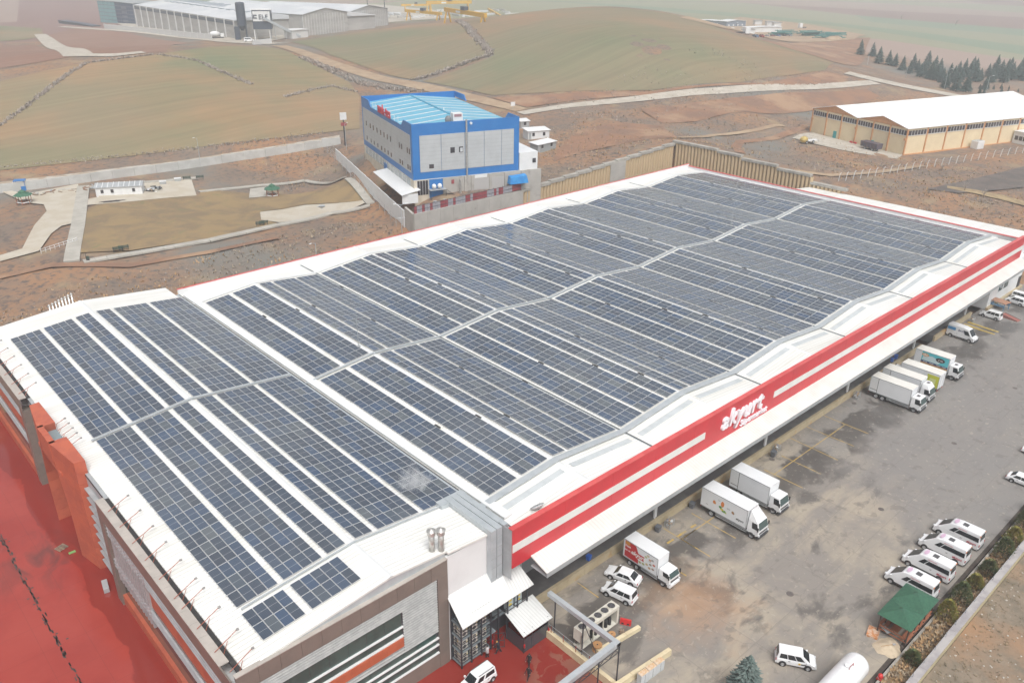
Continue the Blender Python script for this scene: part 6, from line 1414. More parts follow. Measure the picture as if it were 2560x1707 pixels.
for k in range(8): MB().box(-3+.9*k,-2.3+.9*k,-.6+.1*(k % 3),.5,0,.3+.25*(k % 3)).build('box', [mat('green crate', (.10,.22,.16), .7),JK,GREYM][k % 3], yp)
def shed(u, v, w, d, hgt_, rz, label, roofm=WHITE, wallm=None, name='shed', slope=.35, doors=1):
    p = gp(u, v); t = thing(name, label, 'shed', p, rz); wm = wallm or WWALL
    MB().hexa([(0,0,-.5),(w,0,-.5),(w,d,-.5),(0,d,-.5)],[(0,0,hgt_),(w,0,hgt_),(w,d,hgt_+slope),(0,d,hgt_+slope)]).build('wall', wm, t)
    MB().hexa([(-.3,-.3,hgt_),(w+.3,-.3,hgt_),(w+.3,d+.3,hgt_+slope),(-.3,d+.3,hgt_+slope)],[(-.3,-.3,hgt_+.12),(w+.3,-.3,hgt_+.12),(w+.3,d+.3,hgt_+slope+.12),(-.3,d+.3,hgt_+slope+.12)]).build('roof', roofm, t)
    for k in range(max(1, int(w/3))): a = w*(k+.5)/max(1, int(w/3)); o = MB().box(a-.4,a+.4,-.05,0,1.0,2.0).build('window', DGLW, t); MB().box(a-.46,a+.46,-.08,-.05,.92,1.0).build('sill', WHITE, o)
    for k in range(doors): MB().box(.2,1.0,-.05,0,0,2.0).build('door', GREYM, t)
    return t
shed(1213,322,7,4,2.5,R(-20),'white flat-roofed shed beyond the blue factory'); shed(1235,352,8,3,2.2,R(5),'low white open shed with stored goods beside the pile wall',wallm=mat('grey sheet wall',(.30,.32,.32),.7))
shed(1196,296,3,3,2.2,R(-20),'small grey kiosk next to the flat-roofed shed',wallm=GREYM)

# ------------------------------------------------------------------ cream warehouse
wh = thing('cream_warehouse', 'cream and orange warehouse with twin-gabled white roof', 'building', (250.7,52.41,8.0), R(-17.2))
CRM = mat('cream wall paint', (.72,.60,.40), .75, (.68,.56,.37), .3, 5); ORC = mat('orange column', (.60,.31,.14), .7, (.55,.27,.12), .8, 4); WR2 = mat('bright white roof', (.80,.80,.79), .45, (.76,.76,.75), .1, 4)
LW, DW = 91.0, 41.2
MB().box(.1,LW,.1,DW,-1,8.2).build('wall', CRM, wh)
def zg(y): q = (y % 20.6)/20.6; return 8.5+2.1*(1-abs(q*2-1))
for a in (0, 20.6):
    MB().prism([(a,8.3),(a+10.3,10.6),(a+20.6,8.3)],'x',.02,.12).build('gable', ORC, wh)
    MB().prism([(a-.3 if a == 0 else a,8.35),(a+10.3,10.75),(a+20.6+(.3 if a else 0),8.35),(a+20.6+(.3 if a else 0),8.2),(a+10.3,10.6),(a-.3 if a == 0 else a,8.2)],'x',-.4,LW+.3).build('roof', WR2, wh)
for k in range(11): MB().box(8.93*k-.22,8.93*k+.22,-.18,.1,-1,8.25).build('column', ORC, wh)
for k in range(7): MB().box(-.2,.1,6.87*k-.2,6.87*k+.2,-1,8.3).build('column', ORC, wh)
for k in range(10):
    MB().box(8.93*k+.3,8.93*(k+1)-.3,-.03,.1,5.95,6.15).build('sill', WHITE, wh)
    for q in range(6): 
        x = 8.93*k+.5+1.33*q; MB().box(x,x+1.18,-.06,.1,6.15,7.6).build('window_pane', DGLW, wh)
        MB().box(x+1.18,x+1.33,-.08,.1,6.1,7.65).build('mullion', WHITE, wh)
for k in range(6):
    MB().box(-.03,.1,6.87*k+.25,6.87*(k+1)-.25,5.95,6.15).build('sill', WHITE, wh)
    for q in range(6):
        y = 6.87*k+.4+1.03*q; MB().box(-.06,.1,y,y+.9,6.15,7.6).build('window_pane', DGLW, wh); MB().box(-.08,.1,y+.9,y+1.03,6.1,7.65).build('mullion', WHITE, wh)
TEAL = mat('teal door', (.03,.30,.32), .5)
for y in (29,12.5): MB().box(-.12,.1,y,y+1.3,-.2,2.3).build('door', TEAL, wh)
MB().box(-.3,LW,-.3,.0,-1,.3).build('plinth', ORC, wh)
for y in (20.6,.3,40.9): MB().box(-.5,-.2,y-.35,y+.35,4.6,5.3).build('rain_hopper', ORC, wh)
a_ = thing('white_annex', 'white flat annex at the far end of the cream warehouse', 'building', (250.7,52.41,8.0), R(-17.2)); MB().box(51.5,75,-9,-.4,-1,3.9).build('wall', WWALL, a_); MB().box(51.2,75.2,-9.3,-.35,3.9,4.15).build('roof', WHITE, a_)
for k in range(5): MB().box(51.42,51.5,-8.3+1.5*k,-7.1+1.5*k,1.2,2.6).build('window_pane', DGLW, a_)
def on_wh(x, y): a = R(-17.2); px_, py_ = 250.7+x*math.cos(a)-y*math.sin(a), 52.41+x*math.sin(a)+y*math.cos(a); return (px_, py_, h(px_, py_))
wtk = thing('white_tank', 'white square tank standing against the cream warehouse wall', 'tank', on_wh(31.5,-2.2), R(-17)); MB().box(-1.6,1.6,-1.3,1.3,0,2.6).build('shell', WHITE, wtk, bevel=.1); MB().box(-1.2,1.2,-1,1,2.6,2.7).build('lid', GREYM, wtk)
trl = thing('tipping_trailer', 'dark blue tipping trailer parked at the warehouse gable', 'trailer', on_wh(-4.0,9.6), R(-108)); DB = mat('dark trailer', (.075,.07,.10), .7, (.12,.08,.08), 1.5, 4)
MB().hexa([(-3.4,-1.2,.9),(3.4,-1.2,.9),(3.4,1.2,.9),(-3.4,1.2,.9)],[(-3.5,-1.35,2.6),(3.5,-1.35,2.6),(3.5,1.35,2.6),(-3.5,1.35,2.6)]).build('body', DB, trl)
for x in (-1.4,1.6):
    for s in (-1,1): wheel(trl,x,s*1.0,.5,.3)
for k in range(5): MB().box(-3+1.4*k,-2.9+1.4*k,-1.45,-1.25,.9,2.55).build('rib', DB, trl)
for (x, y), lab in (((-.9,21),'red plastic barrier pair at the warehouse gable, left piece'),((-.7,19.4),'red plastic barrier pair at the warehouse gable, right piece')):
    p = on_wh(x,y); barrier(p[0],p[1],R(-110),lab,p[2])
fm = thing('farm_implement', 'yellow hopper and white spreader parked on the grass before the warehouse', 'implement', gp(1845,330), R(-15)); MB().blob((0,0,1.3),(1.5,1.1,1.1),10,6,.03).build('hopper', YS, fm); MB().box(1.5,5.5,-.6,.6,.6,1.0).build('bed', WHITE, fm); MB().bar((1.5,0,.8),(7,0,.5),.2).build('drawbar', GREYM, fm)
for x in (.5,3.5):
    for s in (-1,1): wheel(fm,x,s*.9,.45,.25)
# fence posts in front of the warehouse
wfz = thing('post_fence', 'line of leaning white fence posts across the slope before the warehouse', 'fence')
pts = [gp(u, v) for u, v in zip(np.linspace(1925,2348,26), np.linspace(418,352,26))]
for p in pts: MB().bar(p, p+Vector((.15,-.1,2.0)), .13).build('fence_post', WHITE, wfz); MB().bar(p+Vector((.15,-.1,2.0)), p+Vector((.6,-.2,2.4)), .09).build('post_arm', WHITE, wfz)
for zz in (.7,1.4,1.9): MB().path([p+Vector((.1,0,zz)) for p in pts], .015, 4).build('fence_wire', GREYM, wfz)

# ------------------------------------------------------------------ long concrete wall beyond the park
cwl = thing('panel_wall', 'long pale concrete panel wall between the park and the field', 'wall')
WPNL = mat('pale panel', (.50,.50,.48), .85, (.43,.43,.41), .3, 6, bump=.08)
pts = [gp(u, v) for u, v in [(-30,447),(60,437),(160,424),(260,410),(360,397),(460,383),(560,367),(660,352),(740,338),(783,331)]]
i_ = 0
for a, b in zip(pts[:-1], pts[1:]):
    n = max(1, round((b-a).length/6)); d = (b-a).normalized(); s = Vector((-d.y,d.x,0))*.15
    for k in range(n):
        p = a.lerp(b,k/n); q = a.lerp(b,(k+1)/n)-d*.06; zb_ = min(p.z,q.z)-.6; zt_ = (p.z+q.z)/2+2.3
        MB().hexa([(*(p-s).xy,zb_),(*(q-s).xy,zb_),(*(q+s).xy,zb_),(*(p+s).xy,zb_)],[(*(p-s).xy,zt_),(*(q-s).xy,zt_),(*(q+s).xy,zt_),(*(p+s).xy,zt_)]).build('wall_panel', WPNL, cwl); i_ += 1
drape('wall_verge', [(0,428),(300,392),(600,350),(780,318),(780,312),(600,342),(300,384),(0,420)], mat('verge gravel', (.44,.41,.36), .9, (.34,.27,.2), .3, 6), .2, 5)
# park building, gazebos, benches, small things
pf = thing('prefab_cabin', 'white prefabricated cabin with ribbed roof in the park', 'cabin', gp(222,453), R(-27))
MB().box(0,11.2,0,5,-.3,2.45).build('wall', WWALL, pf); MB().prism([(-.25,2.4),(2.5,3.1),(5.25,2.4),(5.25,2.3),(2.5,3.0),(-.25,2.3)],'x',-.3,11.5).build('roof', GREYM, pf); MB().prism([(0,2.4),(2.5,3.0),(5,2.4)],'x',0.0,11.2).build('gable', WWALL, pf)
for k in range(9): MB().prism([(-.26,2.43),(2.5,3.13),(2.5,3.18),(-.26,2.5)],'x',.3+1.3*k,.45+1.3*k).build('roof_rib', WHITE, pf)
for x in (1.2,3.6,8.8): o = MB().box(x,x+.7,-.06,0,.9,1.8).build('window', DGLW, pf); MB().box(x-.06,x+.76,-.1,-.06,.82,.9).build('sill', WHITE, pf if False else o)
MB().box(6.3,7.2,-.06,0,-.1,1.95).build('door', WHITE, pf)
def gaz(u, v, label, s=1.0):
    t = thing('gazebo', label, 'gazebo', gp(u, v), 0, 'green-roofed park gazebos', s)
    for k in range(6): a = k*math.pi/3; MB().bar((1.7*math.cos(a),1.7*math.sin(a),0),(1.7*math.cos(a),1.7*math.sin(a),2.3),.14).build('post', WD, t); b = a+math.pi/3; MB().bar((1.7*math.cos(a),1.7*math.sin(a),.6),(1.7*math.cos(b),1.7*math.sin(b),.6),.06,.25).build('rail', WHITE, t)
    MB().lathe([(2.35,2.25),(.9,2.95),(.9,3.15),(.85,3.2),(.05,3.65)], (0,0,0), 6).build('roof', GT, t); MB().lathe([(.7,.0),(.7,.72),(.9,.75)], (0,0,0), 10).build('table', WD, t)
gaz(627,452,'green-roofed gazebo on the paved square at the far side of the lawn'); gaz(57,468,'green-roofed gazebo beside the access road at the left')
def bench(u, v, rz, lab):
    t = thing('park_bench', lab, 'bench', gp(u, v)+Vector((0,0,.2)), rz, 'park benches along the lawn path', 1.15)
    for k in range(3): MB().box(-.9,.9,-.25+.17*k,-.12+.17*k,.42,.46).build('seat_slat', mat('dark green wood', (.05,.08,.06), .7), t); MB().box(-.9,.9,.27,.3,.55+.15*k,.66+.15*k).build('back_slat', mat('dark green wood', (.05,.08,.06), .7), t)
    for x in (-.75,.75): MB().box(x-.04,x+.04,-.25,.3,0,.42).build('leg', BLACK, t); MB().box(x-.04,x+.04,.24,.3,.42,1.0).build('back_leg', BLACK, t)
for u, v, a, lab in ((272,579,165,'park bench on the lower path near the paved corner, right of a pair'),(598,520,160,'park bench on the lower path farther right'),(285,576,165,'second park bench beside the lower lawn path'),(203,617-18,75,'park bench beside the wide paved path'),(430,454-39,155,'park bench at the far concrete pad, nearest the path corner'),(460,452-39,155,'park bench at the far concrete pad corner'),(606,518,160,'last park bench along the lower path')):
    bench(u, v, R(a), lab)
gb = thing('guard_box', 'blue steel guard box in front of the panel wall', 'guard box', gp(50,436), R(-25)); MB().box(-1.3,1.3,-1,1,0,1.1).build('lower_wall', BLUE, gb)
for i in (-1.2,1.2):
    for j in (-.9,.9): MB().bar((i,j,1.1),(i,j,2.5),.1).build('post', BLUE, gb)
MB().box(-1.4,1.4,-1.1,1.1,2.5,2.65).build('roof', BLUE, gb)
ash = tag(MB().blob((0,0,0),(4.2,1.5,.45),16,6,.12,4).build('ash_heap', mat('ash', (.035,.03,.03), .95, (.06,.05,.045), 2, 5), smooth=True), 'dark ash heap on the concrete before the cabin', 'heap'); ash.location = gp(253,466); ash.rotation_euler = (0,0,R(-15))
sc_ = thing('scrap_heap', 'heap of scrap parts beside the white cabin', 'scrap heap', gp(345,440), R(-20)); rg = random.Random(3)
for k in range(26): MB().box(-.7,.7,-.2,.2,0,.25).build('scrap_piece', [GREYM,WHITE,BLACK,JK][k % 4], sc_).matrix_basis = Matrix.Translation((rg.uniform(-2.5,2.5),rg.uniform(-1.5,1.5),.1+rg.random()*.9)) @ Matrix.Rotation(rg.random()*3,4,'Z') @ Matrix.Rotation(rg.uniform(-.5,.5),4,'X')
rb = thing('rubble_heap', 'heap of rubble and boards left of the paved path', 'rubble heap', gp(150,440), R(-15))
for k in range(40): MB().box(-.8,.8,-.15,.15,0,.2).build('rubble_piece', [PAVE,JK,SOIL,GREYM][k % 4], rb).matrix_basis = Matrix.Translation((rg.uniform(-9,8),rg.uniform(-2.5,2.5),.05+rg.random()*.4)) @ Matrix.Rotation(rg.random()*3,4,'Z')
for u, v, lab in ((375,425,'small grey utility box, left of two beside the lawn pad'),(409,418,'small grey utility box, right of two beside the lawn pad')):
    t = thing('utility_box', lab, 'box', gp(u, v), R(-20)); MB().box(-.8,.8,-.5,.5,0,1.0).build('case', GREYM, t); MB().box(-.9,.9,-.6,.6,1.0,1.1).build('lid', WHITE, t)
mb_ = thing('stone_table', 'small stone table on the lower concrete pad', 'table', gp(740,480-16+15), 0); MB().lathe([(.3,0),(.25,.6),(.8,.65),(.8,.75)],(0,0,0),12).build('top', GREYM, mb_); 
for k in range(3): MB().lathe([(.25,0),(.25,.4)],(1.2*math.cos(k*2.1),1.2*math.sin(k*2.1),0),10).build('stool', GREYM, mb_)
sr = thing('stair_rail', 'white stepped ramp railing between the road and the paved path', 'railing', gp(95,585), 0); A, B = gp(95,583), gp(178,556)
for k in range(9): p = A.lerp(B,k/8)-gp(95,585); MB().bar(p,p+Vector((0,0,1.1)),.08).build('post', WHITE, sr)
for z in (.5,1.0): MB().bar(A-gp(95,585)+Vector((0,0,z)),B-gp(95,585)+Vector((0,0,z)),.07).build('rail', WHITE, sr)
def lamp(u, v, H, lab, arm=1.2, rz=0, double=False, base=None):
    t = thing('street_lamp', lab, 'street lamp', base or gp(u, v), rz, 'street lamps'); MB().tube((0,0,0),(0,0,H),.09,.05,8).build('pole', GALV, t); MB().tube((0,0,H-.1),(arm,0,H+.25),.04,n=6).build('arm', GALV, t); MB().box(arm-.1,arm+.5,-.12,.12,H+.18,H+.3).build('lamp_head', WHITE, t)
    if double: MB().tube((0,0,H-.1),(-arm,0,H+.25),.04,n=6).build('arm', GALV, t); MB().box(-arm-.5,-arm+.1,-.12,.12,H+.18,H+.3).build('lamp_head', WHITE, t); MB().tube((-.9,0,H-3),(.9,0,H-3),.05,n=6).build('cross_arm', GALV, t)
lamp(0,0,7.5,'street lamp behind the depot roof, left one',1.2,R(200),base=(56.0,82.5,5.9)); lamp(0,0,9.0,'double street lamp near the concrete retaining wall',1.1,R(150),True,base=(80.5,88.0,6.4))
for u, v, lab in ((2080,180,'street lamp among the pines, left of three'),(2168,208,'street lamp among the pines, middle of three'),(2262,224,'street lamp beside the far warehouse roof'),(1992,150,'street lamp at the near end of the pine row')): lamp(u, v, 9, lab, 1.4, R(-40))
lamp(796,345,8,'street lamp behind the panel wall near the blue factory',.8,R(10)); lamp(460,372,7,'street lamp beside the middle of the panel wall',.8,R(190))
bd = thing('billboard', 'small white billboard on a post beside the blue factory', 'billboard', gp(793,335), R(-20)); MB().tube((0,0,0),(0,0,8),.2,n=8).build('post', BLACK, bd); MB().box(-1,1,-.2,.2,8,10.2).build('panel', WHITE, bd); MB().box(-.9,.9,-.24,-.2,6.2,7.2).build('panel', FRD, bd)
sgn = thing('road_sign', 'small white square sign standing at the dirt road junction', 'sign', gp(1178,252), R(-20)); MB().bar((0,0,0),(0,0,1.3),.1).build('post', GREYM, sgn); MB().box(-.8,.8,-.05,.05,1.2,2.6).build('panel', WHITE, sgn)
# ------------------------------------------------------------------ concrete works on the horizon
def frame(u0, v0, u1, v1):
    a, b = gp(u0, v0), gp(u1, v1)
    if u0 > 1500: a, b = Vector(atz(u0*D, v0*D, 12.3)), Vector(atz(u1*D, v1*D, 12.3))
    return a, math.atan2(b.y-a.y, b.x-a.x), math.hypot(b.x-a.x, b.y-a.y)
def upto(p, u, v):
    """height above p reached by the sight line through display pixel (u,v)"""
    d = ray(u*D, v*D); t = math.hypot(p.x-CAM[0], p.y-CAM[1])/math.hypot(d[0], d[1]); return CAM[2]+d[2]*t-p.z
PRE = mat('precast wall', (.42,.41,.39), .85, (.35,.34,.325), .08, 6, stretch=(1,1,4)); PREW = mat('precast column', (.58,.58,.57), .8); WR3 = mat('pale hall roof', (.62,.63,.64), .5, (.52,.54,.56), .05, 5)
a, rz, L = frame(316,62,542,90); H = max(8, upto(a,314,12))
hall = thing('concrete_works_hall', 'long grey precast hall with pale roof at the far concrete works', 'building', a, rz)
MB().box(0,L,0,95,-4,H).build('wall', PRE, hall)
for k in range(2):
    y = 47.5*k; MB().prism([(y,H+.1),(y+23.7,H+3.2),(y+47.5,H+.1),(y+47.5,H-.3),(y,H-.3)],'x',-1,L+1).build('roof', WR3, hall)
nb = 13
for k in range(nb+1): MB().box(L*k/nb-.5,L*k/nb+.5,-.5,0,-4,H).build('column', PREW, hall)
for k in range(nb):
    MB().box(L*k/nb+.6,L*(k+1)/nb-.6,-.25,0,H-2.6,H-.6).build('window_band', mat('far window', (.09,.12,.15), .2), hall)
for k in range(12): MB().box(12+L*.07*k,12+L*.07*k+6,18,40,H+2.7,H+3.0).build('roof_panel', mat('far array', (.30,.34,.38), .3), hall)
def far_box(name, label, cat, u0, v0, u1, v1, vt, depth, m, roof=None, gable=0, parts=None):
    a, rz, L = frame(u0, v0, u1, v1); H = max(2.0, upto(a, u0, vt)); t = thing(name, label, cat, a, rz); MB().box(0,L,0,depth,-3,H).build('wall', m, t)
    if roof: MB().prism([(-.5,H),(L/2,H+gable+.15),(L+.5,H),(L+.5,H-.2),(L/2,H+gable-.05),(-.5,H-.2)],'y',-.6,depth+.6).build('roof', roof, t)
    if gable: MB().prism([(0,H),(L/2,H+gable),(L,H)],'y',-.02,.5).build('gable', m, t)
    if parts: parts(t, L, H)
    return t
def ribs(t, L, H):
    for k in range(int(L/2.2)): MB().box(2.2*k,2.2*k+.25,-.2,0,-3,H).build('rib', PREW, t)
far_box('gable_hall','grey gabled precast hall at the right of the concrete works','building',698,84,800,72,34,80,PRE,WR3,3.0,ribs); far_box('gable_hall','second grey gabled hall behind the open white-roofed shed','building',802,70,892,58,28,80,PRE,WR3,3.0,ribs)
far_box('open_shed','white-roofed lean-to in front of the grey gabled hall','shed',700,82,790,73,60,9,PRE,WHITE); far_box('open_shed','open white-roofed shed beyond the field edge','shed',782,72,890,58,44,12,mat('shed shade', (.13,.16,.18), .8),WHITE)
def curtain(t, L, H):
    g1 = mat('curtain glass', (.16,.33,.36), .15, (.20,.38,.40), .2, 3); g2 = mat('curtain glass dark', (.06,.09,.15), .2)
    for i in range(8):
        for j in range(6): MB().box(L*i/8+.15,L*(i+1)/8-.15,-.15,0,H*j/6+.2,H*(j+1)/6-.2).build('glass_panel', g1 if i < 4 else g2, t)
    for j in range(4): MB().box(L*.68,L*.82,-.25,-.15,H*(j+.6)/5,H*(j+1.1)/5).build('balcony', mat('slate', (.11,.13,.17), .6), t)
far_box('glass_office','blue-green glass office block beside the concrete works hall','building',232,52,311,56,2,26,mat('slate', (.11,.13,.17), .6),GREYM,.3,curtain)
p = gp(560,92); H = upto(p,552,6); si = thing('silo_tower','dark blue cement silo tower at the concrete works','silo',p, R(-20)); NAV = mat('navy steel', (.045,.06,.09), .5, (.06,.075,.10), .3, 4)
MB().lathe([(2.6,H*.38),(2.6,H-.5),(2.2,H),(.3,H+.3)],(0,0,0),16).build('silo', NAV, si); MB().lathe([(.8,H*.25),(2.6,H*.4)],(0,0,0),16).build('hopper', NAV, si)
for i in (-2,2):
    for j in (-2,2): MB().bar((i,j,-2),(i,j,H*.4),.5).build('leg', NAV, si)
MB().box(-4.6,-2.4,-2,2,-2,H*.36).build('stair_tower', NAV, si)
p = gp(585,94); H = upto(p,585,24); H0 = upto(p,585,68); mt_ = thing('mixing_tower','navy mixing tower with white logo board at the concrete works','tower',p, R(-32)); wM = 9.0
MB().box(0,wM*1.15,0,wM,H0,H).build('tower_body', NAV, mt_); MB().box(.4,wM*1.15-.4,-.15,0,H0+(H-H0)*.42,H-.6).build('logo_board', WHITE, mt_); MB().box(-.3,wM*1.2,-.2,wM+.2,H,H+.4).build('roof', WHITE, mt_)
lettering('ELF', 3.6, .1, NAV, mt_, (wM*.68,-.3,H0+(H-H0)*.53),(RA90,0,0),offset=.02,name='logo_lettering'); MB().box(wM*.06,wM*.30,-.32,-.15,H0+(H-H0)*.56,H0+(H-H0)*.62).build('logo_bar', NAV, mt_); MB().box(wM*.06,wM*.30,-.32,-.15,H0+(H-H0)*.70,H0+(H-H0)*.76).build('logo_bar', NAV, mt_); MB().box(wM*.06,wM*.14,-.32,-.15,H0+(H-H0)*.62,H0+(H-H0)*.70).build('logo_bar', NAV, mt_)
for i in (.5,wM):
    for j in (.5,wM-.5): MB().bar((i,j,-2),(i,j,H0),.6).build('leg', PREW, mt_)
p0 = gp(690,88); pt = gp(610,94); ht = upto(pt,610,42); cv = thing('conveyor','sloping galvanised conveyor running down from the mixing tower','conveyor',pt); v_ = p0-pt
MB().bar((0,0,ht),(v_.x,v_.y,v_.z+.8),1.6,1.4).build('belt_housing', GALV, cv)
for f in (.3,.6): MB().bar((v_.x*f,v_.y*f,-1),(v_.x*f,v_.y*f,ht*(1-f)+v_.z*f),.3).build('trestle', GREYM, cv)
a, rz, L = frame(240,66,488,92); pw2 = thing('works_wall','white panel wall along the front of the concrete works','wall',a,rz); b2 = gp(488,92); n = 18
for k in range(n): MB().box(L*k/n+.1,L*(k+1)/n-.1,-.2,.1,-2+(b2.z-a.z)*k/n,3.2+(b2.z-a.z)*k/n).build('wall_panel', PREW, pw2)
far_box('gate_house','low dark gatehouse with flat roof left of the glass office','building',135,54,212,62,47,6,NAV,NAV); far_box('plant_shed','small pale shed behind the conveyor','shed',672,90,708,86,70,8,PREW,WHITE); far_box('block_wall','short white block wall at the works entrance','wall',584,103,625,101,94,1.2,PREW)
mx_ = thing('mixer_truck','white concrete mixer truck at the works gate','truck',gp(486,90),R(-20)); MB().box(-1,7,-1.2,1.2,.6,1.1).build('chassis', CHAS, mx_); MB().box(5.2,7.2,-1.2,1.2,1.1,3).build('cab', WHITE, mx_); MB().blob((2.2,0,2.8),(3.0,1.4,1.5),12,8,0).build('drum', WHITE, mx_, smooth=True)
for x in (.5,1.8,5.8):
    for s in (-1,1): wheel(mx_,x,s,.5,.35)
cp = car('white pickup-like car in front of the silo tower','car','mpv',tuple(gp(572,97)),R(-15)); cp.scale = (1.5,1.5,1.5)
YCR = mat('crane yellow', (.62,.36,.03), .5)
def crane(u0, v0, u1, v1, vt, label):
    a, rz, L = frame(u0, v0, u1, v1); H = max(5, upto(a, u0, vt)); t = thing('gantry_crane', label, 'crane', a, rz, 'yellow gantry cranes on the skyline'); w = max(1.0, H*.16)
    MB().box(-2,L+2,-w*.6,w*.6,H-w*1.6,H).build('girder', YCR, t)
    for x in (1.5,L-1.5): MB().bar((x,-2.5,-1),(x,-.5,H-w),w*.55).build('leg', YCR, t); MB().bar((x,2.5,-1),(x,.5,H-w),w*.55).build('leg', YCR, t)
    MB().box(L*.45,L*.55,-w,w,H,H+w*1.4).build('trolley', NAV, t); MB().box(L*.3,L*.42,-w*.62,-w*.6,H-w*1.3,H-w*.5).build('name_board', WHITE, t)
crane(927,28,985,27,10,'yellow gantry crane at the left of the precast yard'); crane(1026,54,1112,52,18,'nearest yellow gantry crane with two girders'); crane(985,32,1078,30,3,'tall yellow gantry crane behind the others'); crane(1222,38,1318,34,22,'yellow gantry crane standing apart on the right') if False else None
crane(936,48,1010,47,22,'yellow gantry crane in the middle of the precast yard'); crane(1122,34,1214,31,22,'yellow gantry crane standing apart on the right')
stk = thing('precast_stack','stacks of pale precast beams in the yard of the works','precast stack',gp(960,42),R(-15)); rg = random.Random(8)
for k in range(60): MB().box(-6,6,-.7,.7,0,1.2).build('beam', [PREW,PRE,WR3][k % 3], stk).matrix_basis = Matrix.Translation((rg.uniform(-70,85),rg.uniform(-35,35),rg.choice([0,1.3,2.6])+.5)) @ Matrix.Rotation(rg.choice([0,.1,1.6]),4,'Z')
for u, lab in ((845,'thin dark mast left of the cranes'),(884,'thin dark mast right of the gabled hall')):
    m_ = thing('mast',lab,'mast',gp(u,30)); MB().tube((0,0,0),(0,0,40),.45,.3,8).build('pole', BLACK, m_); MB().box(-1,1,-1,1,0,.5).build('base', PREW, m_)

# ------------------------------------------------------------------ contractor's yard behind the hill
def wins(t, L, H):
    for k in range(int(L/5)): MB().box(2+5*k,3.4+5*k,-.12,0,1.0,2.2).build('window', WHITE, t)
far_box('site_office','long low blue-grey site office with white roof behind the hill','building',1562,56,1692,63,46,9,mat('blue grey wall', (.20,.24,.30), .8),WHITE,.8,wins); far_box('site_office','shorter site office wing with white roof','building',1668,64,1712,62,50,10,mat('blue grey wall', (.20,.24,.30), .8),WHITE,.8,wins)
far_box('storage_shed','white storage shed with open bays in the contractor yard','shed',1718,76,1795,74,64,8,WWALL,WHITE,.4); far_box('white_container','white container beside the tall lorry','container',1712,81,1733,80,68,5,WHITE,GREYM)
for k, (u, v, lab) in enumerate(((1742,58,'white site cabin, left of the far row'),(1770,60,'white site cabin in the middle of the far row'),(1786,62,'white site cabin, right of the far row'))): far_box('site_cabin', lab, 'cabin', u-8,v,u+8,v,v-10,5,WHITE,GREYM)
bs = thing('coach','white coach parked in the contractor yard','coach',Vector(atz(1654*D,75*D,12.3)),R(-43)); Lb = 10.5
MB().box(0,Lb,0,2.8,.5,3.4).build('body', WHITE, bs, bevel=.2); MB().box(.8,Lb-.3,-.05,2.85,1.8,2.9).build('window_band', NAV, bs)
for x in (2,Lb-3):
    for y in (.2,2.6): wheel(bs,x,y,.5,.3)
lr = thing('tall_lorry','white lorry cab with tall body near the coach','lorry',gp(1712,80),R(-20)); MB().box(-1,2.2,-1.3,1.3,.6,3.8).build('cab', WHITE, lr); MB().box(-8,-1.2,-1.3,1.3,.9,1.5).build('flatbed', CHAS, lr)
for x in (1.2,-3,-6):
    for s in (-1,1): wheel(lr,x,s*1.1,.55,.3)
lr2 = thing('tractor_unit','white tractor unit beyond the green scaffolds','lorry',gp(1838,66),R(160)); MB().box(-1.2,1.6,-1.3,1.3,.6,4).build('cab', WHITE, lr2); MB().box(-6,-1.2,-.6,.6,.7,1.1).build('chassis', CHAS, lr2)
for x in (.8,-3,-4.5):
    for s in (-1,1): wheel(lr2,x,s*1.1,.55,.3)
for k in range(7):
    c_ = car(('dark blue car, first of the row in the contractor yard','red car, second of the row in the contractor yard','grey car, third of the row in the contractor yard','dark red car, fourth of the row in the contractor yard','blue car, fifth of the row in the contractor yard','black car, sixth of the row in the contractor yard','grey-blue car, last of the row in the contractor yard')[k],'car','sedan',tuple(gp(1735+13*k,86-.4*k)),R(60),paint=mat('far paint %d' % k,[(.10,.16,.25),(.30,.05,.05),(.3,.31,.33),(.22,.06,.06),(.08,.16,.30),(.04,.04,.05),(.2,.24,.28)][k],.3),group='cars parked in the contractor yard'); c_.scale = (1.15,)*3
GRN = mat('green scaffold', (.03,.18,.17), .6)
for u, v, n, lab in ((1800,82,10,'low stack of green formwork panels'),(1870,83,14,'tall stack of green formwork panels'),(1905,88,10,'green formwork panels at the right end of the yard')):
    t = thing('formwork_stack',lab,'formwork',gp(u,v),R(-25)); rg = random.Random(u)
    for k in range(n): MB().box(-8,8,-.6,.6,0,.5).build('panel', GRN, t).matrix_basis = Matrix.Translation((rg.uniform(-6,6),rg.uniform(-4,4),.6*k*(3.6/n)*1.6)) @ Matrix.Rotation(rg.uniform(-.15,.15),4,'Z')
    for x in (-6,6): MB().bar((x,0,0),(x,0,4),.3).build('stake', GRN, t)
tag(MB().blob((0,0,0),(9,5,2.2),16,6,.12,5).build('spoil_heap', DIRT, smooth=True),'pale spoil heap at the edge of the contractor yard','spoil heap').location = gp(1915,91)

